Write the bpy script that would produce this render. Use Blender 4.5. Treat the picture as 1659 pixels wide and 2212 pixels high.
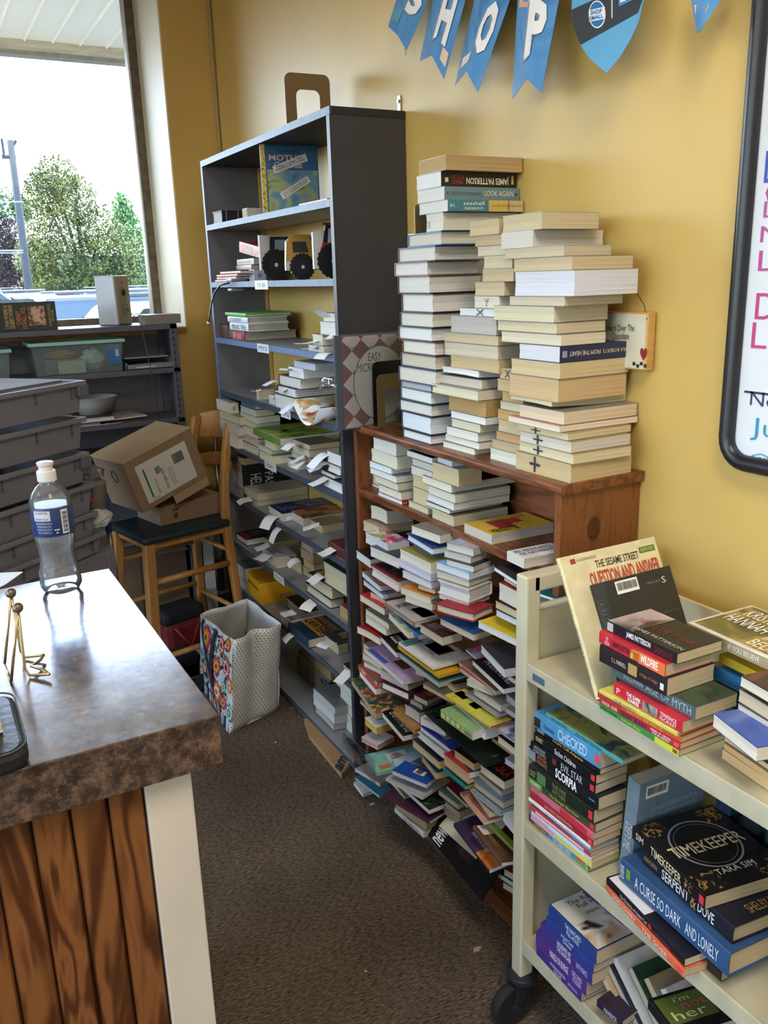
import bpy, bmesh, math, random
from mathutils import Vector, Matrix

for o in list(bpy.data.objects):
    bpy.data.objects.remove(o, do_unlink=True)
SC = bpy.context.scene
COL = SC.collection
random.seed(7)
R_ = math.radians

# ------------------------------------------------------------------ camera
FPX, IW, IH = 1838.85, 1659.0, 2212.0
CAMZ = 1.6
_yaw, _pit, _rol = R_(-28.31519527), R_(74.53177896), R_(-1.73985957)
CROT = Matrix.Rotation(_yaw, 3, 'Z') @ Matrix.Rotation(_pit, 3, 'X') @ Matrix.Rotation(_rol, 3, 'Z')
cam_data = bpy.data.cameras.new('camera')
cam_data.sensor_fit = 'HORIZONTAL'
cam_data.sensor_width = 36.0
cam_data.lens = FPX / IW * 36.0
cam_data.clip_start = 0.02
cam_data.clip_end = 300
cam = bpy.data.objects.new('camera', cam_data)
COL.objects.link(cam)
cam.matrix_world = Matrix.Translation((0, 0, CAMZ)) @ CROT.to_4x4()
SC.camera = cam

# ------------------------------------------------------------------ sky, sun, exposure
SC.view_settings.view_transform = 'Standard'
SC.view_settings.look = 'None'
SC.view_settings.gamma = 1.0
SC.view_settings.use_curve_mapping = False
SC.view_settings.exposure = 1.5
SC.cycles.max_bounces = 7
SC.cycles.diffuse_bounces = 4
SC.cycles.glossy_bounces = 3
SC.cycles.transmission_bounces = 4
SC.cycles.transparent_max_bounces = 16
SC.cycles.caustics_reflective = False
SC.cycles.caustics_refractive = False
SKY_STRENGTH = 0.95
world = bpy.data.worlds.new('sky_world')
SC.world = world
world.use_nodes = True
wn = world.node_tree
bg = wn.nodes['Background']
sky = wn.nodes.new('ShaderNodeTexSky')
sky.sky_type = 'NISHITA'
sky.sun_disc = False
sky.sun_elevation = R_(62)
sky.sun_rotation = R_(8)
sky.air_density = 1.0
sky.dust_density = 2.5
sky.ozone_density = 1.0
wn.links.new(sky.outputs[0], bg.inputs[0])
bg.inputs[1].default_value = SKY_STRENGTH

def add_light(name, kind, loc, energy, color=(1, 1, 1), rot=(0, 0, 0), size=None):
    d = bpy.data.lights.new(name, kind)
    d.energy = energy
    d.color = color
    if size:
        d.shape = 'RECTANGLE'
        d.size, d.size_y = size
    o = bpy.data.objects.new(name, d)
    COL.objects.link(o)
    o.location = loc
    o.rotation_euler = rot
    return o

# high sun in front of the shop: the canopy keeps it off the window, it lights the lot and trees
add_light('sun', 'SUN', (2, 20, 30), 4.0, (1, 0.95, 0.87), (R_(-27), R_(4), 0)).data.angle = R_(1.0)

# ------------------------------------------------------------------ small helpers
def lin(h):
    if not isinstance(h, str):
        return tuple(h)[:3]
    h = h.lstrip('#')
    c = [int(h[i:i + 2], 16) / 255 for i in (0, 2, 4)]
    return tuple(x / 12.92 if x <= 0.04045 else ((x + 0.055) / 1.055) ** 2.4 for x in c)

def ray(u, v):
    return CROT @ Vector(((u - IW / 2) / FPX, -(v - IH / 2) / FPX, -1.0))
def at_x(u, v, x):
    d = ray(u, v); return Vector((0, 0, CAMZ)) + d * (x / d.x)
def at_y(u, v, y):
    d = ray(u, v); return Vector((0, 0, CAMZ)) + d * (y / d.y)
def at_z(u, v, z):
    d = ray(u, v); return Vector((0, 0, CAMZ)) + d * ((z - CAMZ) / d.z)

MATS = {}
def nodes_of(name):
    m = bpy.data.materials.new(name)
    m.use_nodes = True
    nt = m.node_tree
    return m, nt, nt.nodes['Principled BSDF']

def mat(name, col, rough=0.6, metal=0.0, var=0.0, scale=20.0, bump=0.0, spec=0.5, stretch=(1, 1, 1), col2=None, alpha=1.0, emit=None, detail=4.0):
    """plain procedural material: colour with noise variation and a little relief"""
    if name in MATS:
        return MATS[name]
    m, nt, b = nodes_of(name)
    b.inputs['Roughness'].default_value = rough
    b.inputs['Metallic'].default_value = metal
    b.inputs['Specular IOR Level'].default_value = spec
    c = lin(col)
    b.inputs['Base Color'].default_value = (*c, 1)
    if var or bump or col2:
        tc = nt.nodes.new('ShaderNodeTexCoord')
        mp = nt.nodes.new('ShaderNodeMapping')
        mp.inputs['Scale'].default_value = stretch
        nz = nt.nodes.new('ShaderNodeTexNoise')
        nz.inputs['Scale'].default_value = scale
        nz.inputs['Detail'].default_value = detail
        nt.links.new(tc.outputs['Object'], mp.inputs[0])
        nt.links.new(mp.outputs[0], nz.inputs['Vector'])
        if var or col2:
            rp = nt.nodes.new('ShaderNodeValToRGB')
            c2 = lin(col2) if col2 else tuple(x * (1 - var) for x in c)
            c3 = c if col2 else tuple(min(1, x * (1 + var)) for x in c)
            rp.color_ramp.elements[0].color = (*c2, 1)
            rp.color_ramp.elements[0].position = 0.32
            rp.color_ramp.elements[1].color = (*c3, 1)
            rp.color_ramp.elements[1].position = 0.68
            nt.links.new(nz.outputs[0], rp.inputs[0])
            nt.links.new(rp.outputs[0], b.inputs['Base Color'])
        if bump:
            bp = nt.nodes.new('ShaderNodeBump')
            bp.inputs['Strength'].default_value = bump
            bp.inputs['Distance'].default_value = 0.004
            nt.links.new(nz.outputs[0], bp.inputs['Height'])
            nt.links.new(bp.outputs[0], b.inputs['Normal'])
    if alpha < 1:
        b.inputs['Alpha'].default_value = alpha
    if emit:
        b.inputs['Emission Color'].default_value = (*lin(col), 1)
        b.inputs['Emission Strength'].default_value = emit
    MATS[name] = m
    return m

def mat_objcol(name, rough, lines=None, spec=0.4, coat=0.0):
    """colour comes from the object's own colour; optional fine page lines along the local thickness"""
    m, nt, b = nodes_of(name)
    oi = nt.nodes.new('ShaderNodeObjectInfo')
    b.inputs['Roughness'].default_value = rough
    b.inputs['Specular IOR Level'].default_value = spec
    b.inputs['Coat Weight'].default_value = coat
    b.inputs['Coat Roughness'].default_value = 0.2
    tc = nt.nodes.new('ShaderNodeTexCoord')
    nz = nt.nodes.new('ShaderNodeTexNoise')
    mp = nt.nodes.new('ShaderNodeMapping')
    nt.links.new(tc.outputs['Object'], mp.inputs[0])
    nt.links.new(mp.outputs[0], nz.inputs['Vector'])
    if lines:
        mp.inputs['Scale'].default_value = (3, 3, lines)
        nz.inputs['Scale'].default_value = 1.0
        nz.inputs['Detail'].default_value = 3.0
        lo, hi = 0.72, 1.04
    else:
        nz.inputs['Scale'].default_value = 35
        nz.inputs['Detail'].default_value = 5
        lo, hi = 0.88, 1.08
    mr = nt.nodes.new('ShaderNodeMapRange')
    mr.inputs['From Min'].default_value = 0.3
    mr.inputs['From Max'].default_value = 0.7
    mr.inputs['To Min'].default_value = lo
    mr.inputs['To Max'].default_value = hi
    nt.links.new(nz.outputs[0], mr.inputs[0])
    mx = nt.nodes.new('ShaderNodeVectorMath')
    mx.operation = 'SCALE'
    nt.links.new(oi.outputs['Color'], mx.inputs[0])
    nt.links.new(mr.outputs[0], mx.inputs['Scale'])
    nt.links.new(mx.outputs[0], b.inputs['Base Color'])
    if lines:
        bp = nt.nodes.new('ShaderNodeBump')
        bp.inputs['Strength'].default_value = 0.5
        bp.inputs['Distance'].default_value = 0.001
        nt.links.new(nz.outputs[0], bp.inputs['Height'])
        nt.links.new(bp.outputs[0], b.inputs['Normal'])
    return m

def mat_art(name, cols, scale=14, rough=0.35, stretch=(1, 1, 1), detail=2.0, dist=1.0):
    """printed picture: bands of colour from a distorted noise"""
    if name in MATS:
        return MATS[name]
    m, nt, b = nodes_of(name)
    tc = nt.nodes.new('ShaderNodeTexCoord')
    mp = nt.nodes.new('ShaderNodeMapping')
    mp.inputs['Scale'].default_value = stretch
    nz = nt.nodes.new('ShaderNodeTexNoise')
    nz.inputs['Scale'].default_value = scale
    nz.inputs['Detail'].default_value = detail
    nz.inputs['Distortion'].default_value = dist
    rp = nt.nodes.new('ShaderNodeValToRGB')
    rp.color_ramp.interpolation = 'EASE'
    n = len(cols)
    while len(rp.color_ramp.elements) < n:
        rp.color_ramp.elements.new(0.5)
    for i, c in enumerate(cols):
        rp.color_ramp.elements[i].position = 0.3 + 0.4 * i / (n - 1)
        rp.color_ramp.elements[i].color = (*lin(c), 1)
    nt.links.new(tc.outputs['Object'], mp.inputs[0])
    nt.links.new(mp.outputs[0], nz.inputs['Vector'])
    nt.links.new(nz.outputs[0], rp.inputs[0])
    nt.links.new(rp.outputs[0], b.inputs['Base Color'])
    b.inputs['Roughness'].default_value = rough
    MATS[name] = m
    return m

def mat_clear(name, tint, opac, rough=0.05, ior=1.4):
    """thin clear plastic or glass film: transparent with a glossy skin"""
    if name in MATS:
        return MATS[name]
    m, nt, b = nodes_of(name)
    nt.nodes.remove(b)
    out = nt.nodes['Material Output']
    tr = nt.nodes.new('ShaderNodeBsdfTransparent')
    tr.inputs[0].default_value = (*tint, 1)
    gl = nt.nodes.new('ShaderNodeBsdfGlossy')
    gl.inputs['Roughness'].default_value = rough
    df = nt.nodes.new('ShaderNodeBsdfDiffuse')
    df.inputs[0].default_value = (*[0.3 + 0.6 * t for t in tint], 1)
    fr = nt.nodes.new('ShaderNodeFresnel')
    fr.inputs[0].default_value = ior
    m1 = nt.nodes.new('ShaderNodeMixShader')
    m1.inputs[0].default_value = opac
    m2 = nt.nodes.new('ShaderNodeMixShader')
    nt.links.new(tr.outputs[0], m1.inputs[1])
    nt.links.new(df.outputs[0], m1.inputs[2])
    nt.links.new(fr.outputs[0], m2.inputs[0])
    nt.links.new(m1.outputs[0], m2.inputs[1])
    nt.links.new(gl.outputs[0], m2.inputs[2])
    nt.links.new(m2.outputs[0], out.inputs[0])
    MATS[name] = m
    return m

def mat_wood(name, c1, c2, scale=6.0, stretch=(1, 14, 14), rough=0.4, dist=2.0, bands=3.0):
    """wood: stretched noise drives a ring wave"""
    if name in MATS:
        return MATS[name]
    m, nt, b = nodes_of(name)
    tc = nt.nodes.new('ShaderNodeTexCoord')
    mp = nt.nodes.new('ShaderNodeMapping')
    mp.inputs['Scale'].default_value = stretch
    oi = nt.nodes.new('ShaderNodeObjectInfo')
    sh_ = nt.nodes.new('ShaderNodeMath')
    sh_.operation = 'MULTIPLY'
    sh_.inputs[1].default_value = 9.0
    nt.links.new(oi.outputs['Random'], sh_.inputs[0])
    nt.links.new(sh_.outputs[0], mp.inputs['Location'])
    nz = nt.nodes.new('ShaderNodeTexNoise')
    nz.inputs['Scale'].default_value = scale
    nz.inputs['Detail'].default_value = 3
    nz.inputs['Distortion'].default_value = dist
    ma = nt.nodes.new('ShaderNodeMath')
    ma.operation = 'MULTIPLY'
    ma.inputs[1].default_value = bands
    fr = nt.nodes.new('ShaderNodeMath')
    fr.operation = 'PINGPONG'
    fr.inputs[1].default_value = 0.5
    rp = nt.nodes.new('ShaderNodeValToRGB')
    rp.color_ramp.elements[0].position = 0.12
    rp.color_ramp.elements[0].color = (*lin(c1), 1)
    rp.color_ramp.elements[1].position = 0.4
    rp.color_ramp.elements[1].color = (*lin(c2), 1)
    nt.links.new(tc.outputs['Object'], mp.inputs[0])
    nt.links.new(mp.outputs[0], nz.inputs['Vector'])
    nt.links.new(nz.outputs[0], ma.inputs[0])
    nt.links.new(ma.outputs[0], fr.inputs[0])
    nt.links.new(fr.outputs[0], rp.inputs[0])
    nt.links.new(rp.outputs[0], b.inputs['Base Color'])
    b.inputs['Roughness'].default_value = rough
    MATS[name] = m
    return m

# ------------------------------------------------------------------ mesh builder
class MB:
    def __init__(self):
        self.v, self.f = [], []
    def add(self, verts, faces):
        n = len(self.v)
        self.v += [tuple(p) for p in verts]
        self.f += [tuple(i + n for i in f) for f in faces]
        return self
    def box(self, a, b, M=None):
        x0, y0, z0 = a; x1, y1, z1 = b
        vs = [Vector(p) for p in ((x0, y0, z0), (x1, y0, z0), (x1, y1, z0), (x0, y1, z0), (x0, y0, z1), (x1, y0, z1), (x1, y1, z1), (x0, y1, z1))]
        if M is not None:
            vs = [M @ p for p in vs]
        return self.add(vs, [(0, 3, 2, 1), (4, 5, 6, 7), (0, 1, 5, 4), (1, 2, 6, 5), (2, 3, 7, 6), (3, 0, 4, 7)])
    def prism(self, poly, z0, z1, M=None):
        """poly: 2-D outline, extruded along z"""
        n = len(poly)
        vs = [Vector((p[0], p[1], z0)) for p in poly] + [Vector((p[0], p[1], z1)) for p in poly]
        if M is not None:
            vs = [M @ p for p in vs]
        fs = [tuple(range(n - 1, -1, -1)), tuple(range(n, 2 * n))]
        fs += [(i, (i + 1) % n, n + (i + 1) % n, n + i) for i in range(n)]
        return self.add(vs, fs)
    def tube(self, pts, r, n=10, closed=False, caps=True):
        pts = [Vector(p) for p in pts]
        rs = r if isinstance(r, (list, tuple)) else [r] * len(pts)
        rings, up = [], None
        for i, p in enumerate(pts):
            if closed:
                d = pts[(i + 1) % len(pts)] - pts[i - 1]
            else:
                d = pts[min(i + 1, len(pts) - 1)] - pts[max(i - 1, 0)]
            d.normalize()
            if up is None:
                up = Vector((0, 0, 1)) if abs(d.z) < 0.9 else Vector((1, 0, 0))
            s = d.cross(up).normalized()
            up = s.cross(d).normalized()
            rings.append([p + (s * math.cos(2 * math.pi * k / n) + up * math.sin(2 * math.pi * k / n)) * rs[i] for k in range(n)])
        vs = [q for ring in rings for q in ring]
        fs = []
        L = len(rings)
        for i in range(L if closed else L - 1):
            j = (i + 1) % L
            for k in range(n):
                fs.append((i * n + k, i * n + (k + 1) % n, j * n + (k + 1) % n, j * n + k))
        if caps and not closed:
            fs.append(tuple(range(n - 1, -1, -1)))
            fs.append(tuple((L - 1) * n + k for k in range(n)))
        return self.add(vs, fs)
    def lathe(self, prof, n=24, M=None):
        """prof: (radius, z) pairs turned about z"""
        vs, fs = [], []
        for r, z in prof:
            for k in range(n):
                a = 2 * math.pi * k / n
                p = Vector((r * math.cos(a), r * math.sin(a), z))
                vs.append(M @ p if M is not None else p)
        for i in range(len(prof) - 1):
            for k in range(n):
                fs.append((i * n + k, i * n + (k + 1) % n, (i + 1) * n + (k + 1) % n, (i + 1) * n + k))
        fs.append(tuple(range(n - 1, -1, -1)))
        fs.append(tuple((len(prof) - 1) * n + k for k in range(n)))
        return self.add(vs, fs)
    def ball(self, c, r, n=12):
        c = Vector(c)
        M = Matrix.Translation(c)
        prof = [(max(1e-5, r * math.sin(math.pi * i / n)), -r * math.cos(math.pi * i / n)) for i in range(n + 1)]
        return self.lathe(prof, n, M)
    def mesh(self, name, smooth=False):
        me = bpy.data.meshes.new(name)
        me.from_pydata(self.v, [], self.f)
        me.update()
        bm = bmesh.new()
        bm.from_mesh(me)
        bmesh.ops.recalc_face_normals(bm, faces=bm.faces)
        bm.to_mesh(me)
        bm.free()
        if smooth:
            me.polygons.foreach_set('use_smooth', [True] * len(me.polygons))
        return me
    def build(self, name, m, parent=None, smooth=False, bevel=0.0):
        o = bpy.data.objects.new(name, self.mesh(name, smooth))
        COL.objects.link(o)
        if m is not None:
            o.data.materials.append(m)
        if parent is not None:
            o.parent = parent
        if bevel:
            md = o.modifiers.new('bevel', 'BEVEL')
            md.width = bevel
            md.segments = 2
            md.limit_method = 'ANGLE'
            md.angle_limit = R_(40)
        if smooth == 'auto':
            try:
                o.data.set_sharp_from_angle(angle=R_(35))
            except Exception:
                pass
        return o

def tag(o, label=None, cat=None, group=None, kind=None):
    if label: o['label'] = label
    if cat: o['category'] = cat
    if group: o['group'] = group
    if kind: o['kind'] = kind
    return o

def thing(name, label, cat, loc=(0, 0, 0), rot=(0, 0, 0), group=None):
    o = bpy.data.objects.new(name, None)
    o.empty_display_size = 0.02
    COL.objects.link(o)
    o.location = loc
    o.rotation_euler = rot
    return tag(o, label, cat, group)

def bx(name, a, b, m, parent=None, bevel=0.0, **kw):
    o = MB().box(a, b).build(name, m, parent, bevel=bevel)
    return tag(o, **kw) if kw else o

def struct(name, mb, m, bevel=0.0):
    o = mb.build(name, m, bevel=bevel)
    o['kind'] = 'structure'
    return o

# text fitted into a box given by origin O and edge vectors U, V (any frame)
_TXT = {}
def text_mesh(s, bold=0.0):
    key = (s, bold)
    if key not in _TXT:
        cu = bpy.data.curves.new('lettering', 'FONT')
        cu.body = s
        cu.resolution_u = 2
        cu.offset = bold
        cu.align_x = 'CENTER' if '\n' in s else 'LEFT'
        cu.space_line = 0.85
        ob = bpy.data.objects.new('lettering', cu)
        me = bpy.data.meshes.new_from_object(ob)
        bpy.data.objects.remove(ob)
        bpy.data.curves.remove(cu)
        vs = [v.co.copy() for v in me.vertices]
        fs = [tuple(p.vertices) for p in me.polygons]
        bpy.data.meshes.remove(me)
        x0 = min(v.x for v in vs); x1 = max(v.x for v in vs)
        y0 = min(v.y for v in vs); y1 = max(v.y for v in vs)
        _TXT[key] = ([((v.x - x0) / (x1 - x0), (v.y - y0) / (y1 - y0)) for v in vs], fs)
    return _TXT[key]

INKS = {}
def ink(col, rough=0.5):
    k = (col, rough)
    if k not in INKS:
        INKS[k] = mat('ink_%s_%d' % (str(col).lstrip('#'), int(rough * 100)), col, rough)
    return INKS[k]

def rotframe(O, U, V, rot):
    if rot == 90:  return O + U, V, -U
    if rot == 180: return O + U + V, -U, -V
    if rot == 270: return O + V, -V, U
    return O, U, V

def lettering(parent, s, O, U, V, col, bold=0.0, name='lettering', lift=0.0004):
    uv, fs = text_mesh(s, bold)
    N = U.cross(V).normalized() * lift
    mb = MB().add([O + U * a + V * b + N for a, b in uv], fs)
    me = bpy.data.meshes.new(name)
    me.from_pydata(mb.v, [], mb.f)
    me.materials.append(ink(col))
    o = bpy.data.objects.new(name, me)
    COL.objects.link(o)
    o.parent = parent
    return o

def plate(parent, O, U, V, m, name='print', lift=0.0002, th=0.0002):
    """thin printed sheet lying on a face"""
    N = U.cross(V).normalized()
    a = O + N * lift
    b = a + N * th
    vs = [a, a + U, a + U + V, a + V, b, b + U, b + U + V, b + V]
    mb = MB().add(vs, [(0, 3, 2, 1), (4, 5, 6, 7), (0, 1, 5, 4), (1, 2, 6, 5), (2, 3, 7, 6), (3, 0, 4, 7)])
    return mb.build(name, m if not isinstance(m, str) else ink(m), parent)

def barcode(parent, O, U, V, seed=1, name='barcode', col='#15151a'):
    rnd = random.Random(seed)
    mb = MB()
    N = U.cross(V).normalized() * 0.0013
    t = 0.06
    while t < 0.92:
        w = rnd.choice((0.012, 0.02, 0.032))
        o = O + U * t + V * 0.25 + N
        mb.add([o, o + U * w, o + U * w + V * 0.6, o + V * 0.6], [(0, 1, 2, 3)])
        t += w + rnd.choice((0.014, 0.022))
    return mb.build(name, ink(col), parent)

# ================================================================== the room
WX, YW, YG = 1.321, 3.851, 4.30          # right wall, inner face of the window wall, glass line
JX = 1.10                                # window jamb
CEIL = 3.2
M_yellow = mat('yellow_wall_paint', '#cdab60', 0.42, var=0.05, scale=3, bump=0.03)
M_cream = mat('cream_jamb', '#e9dfc0', 0.5, var=0.05, scale=5)
M_white = mat('white_paint', '#e6e2da', 0.5, var=0.04, scale=4)

def carpet():
    m, nt, b = nodes_of('brown_carpet')
    tc = nt.nodes.new('ShaderNodeTexCoord')
    def noise(scale, stretch, detail=4.0):
        mp = nt.nodes.new('ShaderNodeMapping')
        mp.inputs['Scale'].default_value = stretch
        mp.inputs['Rotation'].default_value = (0, 0, R_(20))
        nz = nt.nodes.new('ShaderNodeTexNoise')
        nz.inputs['Scale'].default_value = scale
        nz.inputs['Detail'].default_value = detail
        nt.links.new(tc.outputs['Object'], mp.inputs[0])
        nt.links.new(mp.outputs[0], nz.inputs['Vector'])
        return nz
    a = noise(70, (1, 3.2, 1), 6)
    c = noise(2.2, (1, 1, 1), 5)
    rp = nt.nodes.new('ShaderNodeValToRGB')
    rp.color_ramp.elements[0].position = 0.3
    rp.color_ramp.elements[0].color = (*lin('#3d332a'), 1)
    rp.color_ramp.elements[1].position = 0.72
    rp.color_ramp.elements[1].color = (*lin('#8c7c6b'), 1)
    nt.links.new(a.outputs[0], rp.inputs[0])
    mr = nt.nodes.new('ShaderNodeMapRange')
    mr.inputs['From Min'].default_value = 0.3
    mr.inputs['From Max'].default_value = 0.6
    mr.inputs['To Min'].default_value = 0.62
    mr.inputs['To Max'].default_value = 1.0
    nt.links.new(c.outputs[0], mr.inputs[0])
    vm = nt.nodes.new('ShaderNodeVectorMath')
    vm.operation = 'SCALE'
    nt.links.new(rp.outputs[0], vm.inputs[0])
    nt.links.new(mr.outputs[0], vm.inputs['Scale'])
    nt.links.new(vm.outputs[0], b.inputs['Base Color'])
    b.inputs['Roughness'].default_value = 0.95
    b.inputs['Specular IOR Level'].default_value = 0.1
    bp = nt.nodes.new('ShaderNodeBump')
    bp.inputs['Strength'].default_value = 0.9
    bp.inputs['Distance'].default_value = 0.006
    nt.links.new(a.outputs[0], bp.inputs['Height'])
    nt.links.new(bp.outputs[0], b.inputs['Normal'])
    return m

struct('floor', MB().box((-4.2, -3.2, -0.08), (WX + 0.12, YG + 0.05, 0)), carpet())
struct('wall_right', MB().box((WX, -3.2, 0), (WX + 0.12, YG + 0.1, CEIL)), M_yellow)
struct('wall_far', MB().box((JX, YW, 0), (WX, YG + 0.08, CEIL)).box((-4.2, YW, 0), (JX, YG + 0.08, 1.385)).box((-4.2, YW, 3.0), (JX, YG + 0.08, CEIL)), M_yellow)
struct('wall_left', MB().box((-4.3, -3.2, 0), (-4.2, YG + 0.08, 0.45)).box((-4.3, -3.2, 2.95), (-4.2, YG + 0.08, CEIL)).box((-4.3, 3.6, 0.45), (-4.2, YG + 0.08, 2.95)).box((-4.3, -3.2, 0.45), (-4.2, -2.8, 2.95)), M_white)
struct('wall_back', MB().box((-4.2, -3.3, 0), (WX, -3.2, CEIL)), M_white)
struct('ceiling', MB().box((-4.3, -3.3, CEIL), (WX + 0.12, YG + 0.1, CEIL + 0.08)), M_white)
struct('trim_1', MB().box((JX - 0.006, YW + 0.002, 1.385), (JX, YG, 3.0)), M_cream)  # thin pale cream panel over the window reveal
struct('trim_2', MB().box((-4.2, YW - 0.02, 1.385), (JX - 0.006, YG, 1.41)), mat_wood('sill_wood', '#8a5a34', '#b57f4c', 5, (1, 10, 10)), 0.004)
M_bronze = mat('weathered_bronze_frame', '#6d6152', 0.45, 0.3, var=0.3, scale=30)
win = MB()
for x in (JX - 0.045, -0.95, -2.6, -4.19):
    win.box((x, YG - 0.06, 1.41), (x + 0.045, YG + 0.02, 3.0))
win.box((-4.19, YG - 0.05, 1.41), (JX, YG + 0.02, 1.45)).box((-4.19, YG - 0.05, 2.95), (JX, YG + 0.02, 3.0))
w1 = struct('window_1', win, M_bronze, 0.003)
M_glass = mat_clear('window_glass', (0.97, 0.99, 1.0), 0.015, 0.0)
for a, b in ((-4.15, -2.6), (-2.555, -0.95), (-0.905, JX - 0.045)):
    bx('pane', (a, YG - 0.012, 1.45), (b, YG - 0.006, 2.95), M_glass, w1)
bx('sealant', (JX - 0.053, YG - 0.062, 1.45), (JX - 0.045, YG - 0.058, 2.95), mat('white_sealant', '#dfe6ee', 0.4), w1)
portal = add_light('window_daylight', 'AREA', (-1.55, YG + 0.06, 2.2), 1.0, rot=(R_(-90), 0, 0), size=(5.2, 1.55))
portal.data.cycles.is_portal = True

# window added in the unseen side wall to bring in daylight from the left
wn2 = MB()
for y in (-2.8, -1.2, 0.4, 2.0, 3.555):
    wn2.box((-4.27, y, 0.45), (-4.21, y + 0.045, 2.95))
wn2.box((-4.27, -2.8, 0.45), (-4.21, 3.6, 0.5)).box((-4.27, -2.8, 2.9), (-4.21, 3.6, 2.95))
w2 = struct('fill_window', wn2, M_bronze)
for y in (-2.755, -1.155, 0.445, 2.045):
    bx('pane', (-4.243, y, 0.5), (-4.237, y + 1.555, 2.9), M_glass, w2)
portal2 = add_light('fill_window_daylight', 'AREA', (-4.32, 0.4, 1.7), 1.0, rot=(0, R_(-90), 0), size=(2.5, 6.4))
portal2.data.cycles.is_portal = True

# ceiling panels added as fill light, unseen above and behind the camera
FILL_POWER = 4.6
for x, y, lb_, lk in ((0.2, -0.3, 'closest to the book cart', 1.9), (-2.4, -0.9, 'deepest in the shop', 1.0), (-2.4, 1.9, 'closest to the window wall', 1.0)):
    M_tube = mat('fill_diffuser_%d' % int(lk * 10), '#fff6e6', 0.5, emit=FILL_POWER * lk)
    t = thing('ceiling_fill_light', 'added white ceiling fill panel ' + lb_, 'light', (x, y, CEIL), group='added ceiling fill panels')
    bx('housing', (-0.32, -0.62, -0.03), (0.32, 0.62, 0.0), M_white, t, 0.004)
    bx('diffuser', (-0.3, -0.6, -0.036), (0.3, 0.6, -0.031), M_tube, t)

# cable in the corner by the window
cab = MB().tube([(WX - 0.008, YW - 0.012, CEIL), (WX - 0.012, YW - 0.014, 2.5), (WX - 0.007, YW - 0.01, 2.1), (WX - 0.01, YW - 0.012, 1.8)], 0.006, 8)
tag(cab.build('wall_cable', mat('painted_cable', '#a5926a', 0.6), smooth=True), 'thin painted cable running down the corner beside the window pillar', 'cable')

# ================================================================== outside
GZ = -0.12
struct('ground', MB().box((-60, -40, GZ - 0.1), (-4.32, YG + 0.1, GZ)).box((-60, YG + 0.1, GZ - 0.1), (60, 120, GZ)), mat('asphalt', '#3f3f3f', 0.9, var=0.15, scale=3))
struct('bounce_sidewalk', MB().box((-30, YG + 0.1, GZ), (30, 6.1, GZ + 0.02)), mat('pale_bounce_concrete', '#b9b4aa', 0.85, var=0.06, scale=3))  # pale strip added out of view to bounce sun up onto the soffit
M_soffit = mat('white_soffit', '#f4f4f4', 0.5, var=0.02, scale=3)
can = thing('entrance_canopy', 'white ribbed canopy soffit above the shop window outside', 'canopy', (0, YG + 0.1, 3.02))
pan = MB().prism([(0, 0), (0.01, 0.012), (0.15, 0.012), (0.16, 0), (0.16, 0.04), (0, 0.04)], 0, 1.62, Matrix(((1, 0, 0, 0), (0, 0, 1, 0), (0, 1, 0, 0), (0, 0, 0, 1))))
pme = pan.mesh('soffit_panel')
pme.materials.append(M_soffit)
for i in range(40):
    o = bpy.data.objects.new('soffit_panel', pme)
    COL.objects.link(o); o.parent = can; o.location = (-3.6 + i * 0.16, 0, 0)
M_fasc = mat('weathered_white_fascia', '#d9d6cf', 0.6, var=0.15, scale=9, stretch=(1, 1, 6))
bx('fascia_beam', (-3.6, 1.6, -0.05), (2.8, 1.66, 0.16), M_fasc, can, 0.006)
bx('drip_edge', (-3.6, 1.58, -0.075), (2.8, 1.675, -0.052), mat('grey_drip_edge', '#8f8b84', 0.6, var=0.2, scale=14), can)

def leaf_cloud(mb, rnd, c, r, n, size):
    for _ in range(n):
        while True:
            p = Vector((rnd.uniform(-1, 1), rnd.uniform(-1, 1), rnd.uniform(-1, 1)))
            if 0.15 < p.length < 1: break
        p = Vector((c[0] + p.x * r[0], c[1] + p.y * r[1], c[2] + p.z * r[2]))
        a = Vector((rnd.gauss(0, 1), rnd.gauss(0, 1), rnd.gauss(0, 1))).normalized()
        b = a.cross(Vector((rnd.gauss(0, 1), rnd.gauss(0, 1), rnd.gauss(0, 1)))).normalized()
        s = size * rnd.uniform(0.6, 1.3)
        mb.add([p - a * s, p + b * s * 0.5, p + a * s, p - b * s * 0.5], [(0, 1, 2, 3)])

def tree(name, label, base, height, clumps, leafc, leafc2, seed, n=240, size=0.10, group=None):
    rnd = random.Random(seed)
    t = thing(name, label, 'tree', base, group=group)
    tr = MB()
    h0 = height * 0.32
    tr.tube([(0, 0, 0), (0.03, 0, h0), (0, 0, height * 0.8)], [0.13, 0.1, 0.03], 8)
    for c, r in clumps:
        c = Vector(c)
        tr.tube([(0.02, 0, h0), (c.x * 0.5, c.y * 0.5, (h0 + c.z) * 0.5), c], [0.06, 0.045, 0.012], 6)
    tr.build('trunk', mat('tree_bark', '#3a352f', 0.9, var=0.2, scale=20), t, smooth=True)
    cr = MB()
    for c, r in clumps:
        leaf_cloud(cr, rnd, c, r, n, size)
    m = mat_art('leaves_' + name + str(seed), (leafc2, leafc, leafc2, leafc, leafc2), 1.6, 0.6)
    o = cr.build('crown', m, t)
    o['kind'] = 'stuff'
    return t

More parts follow.
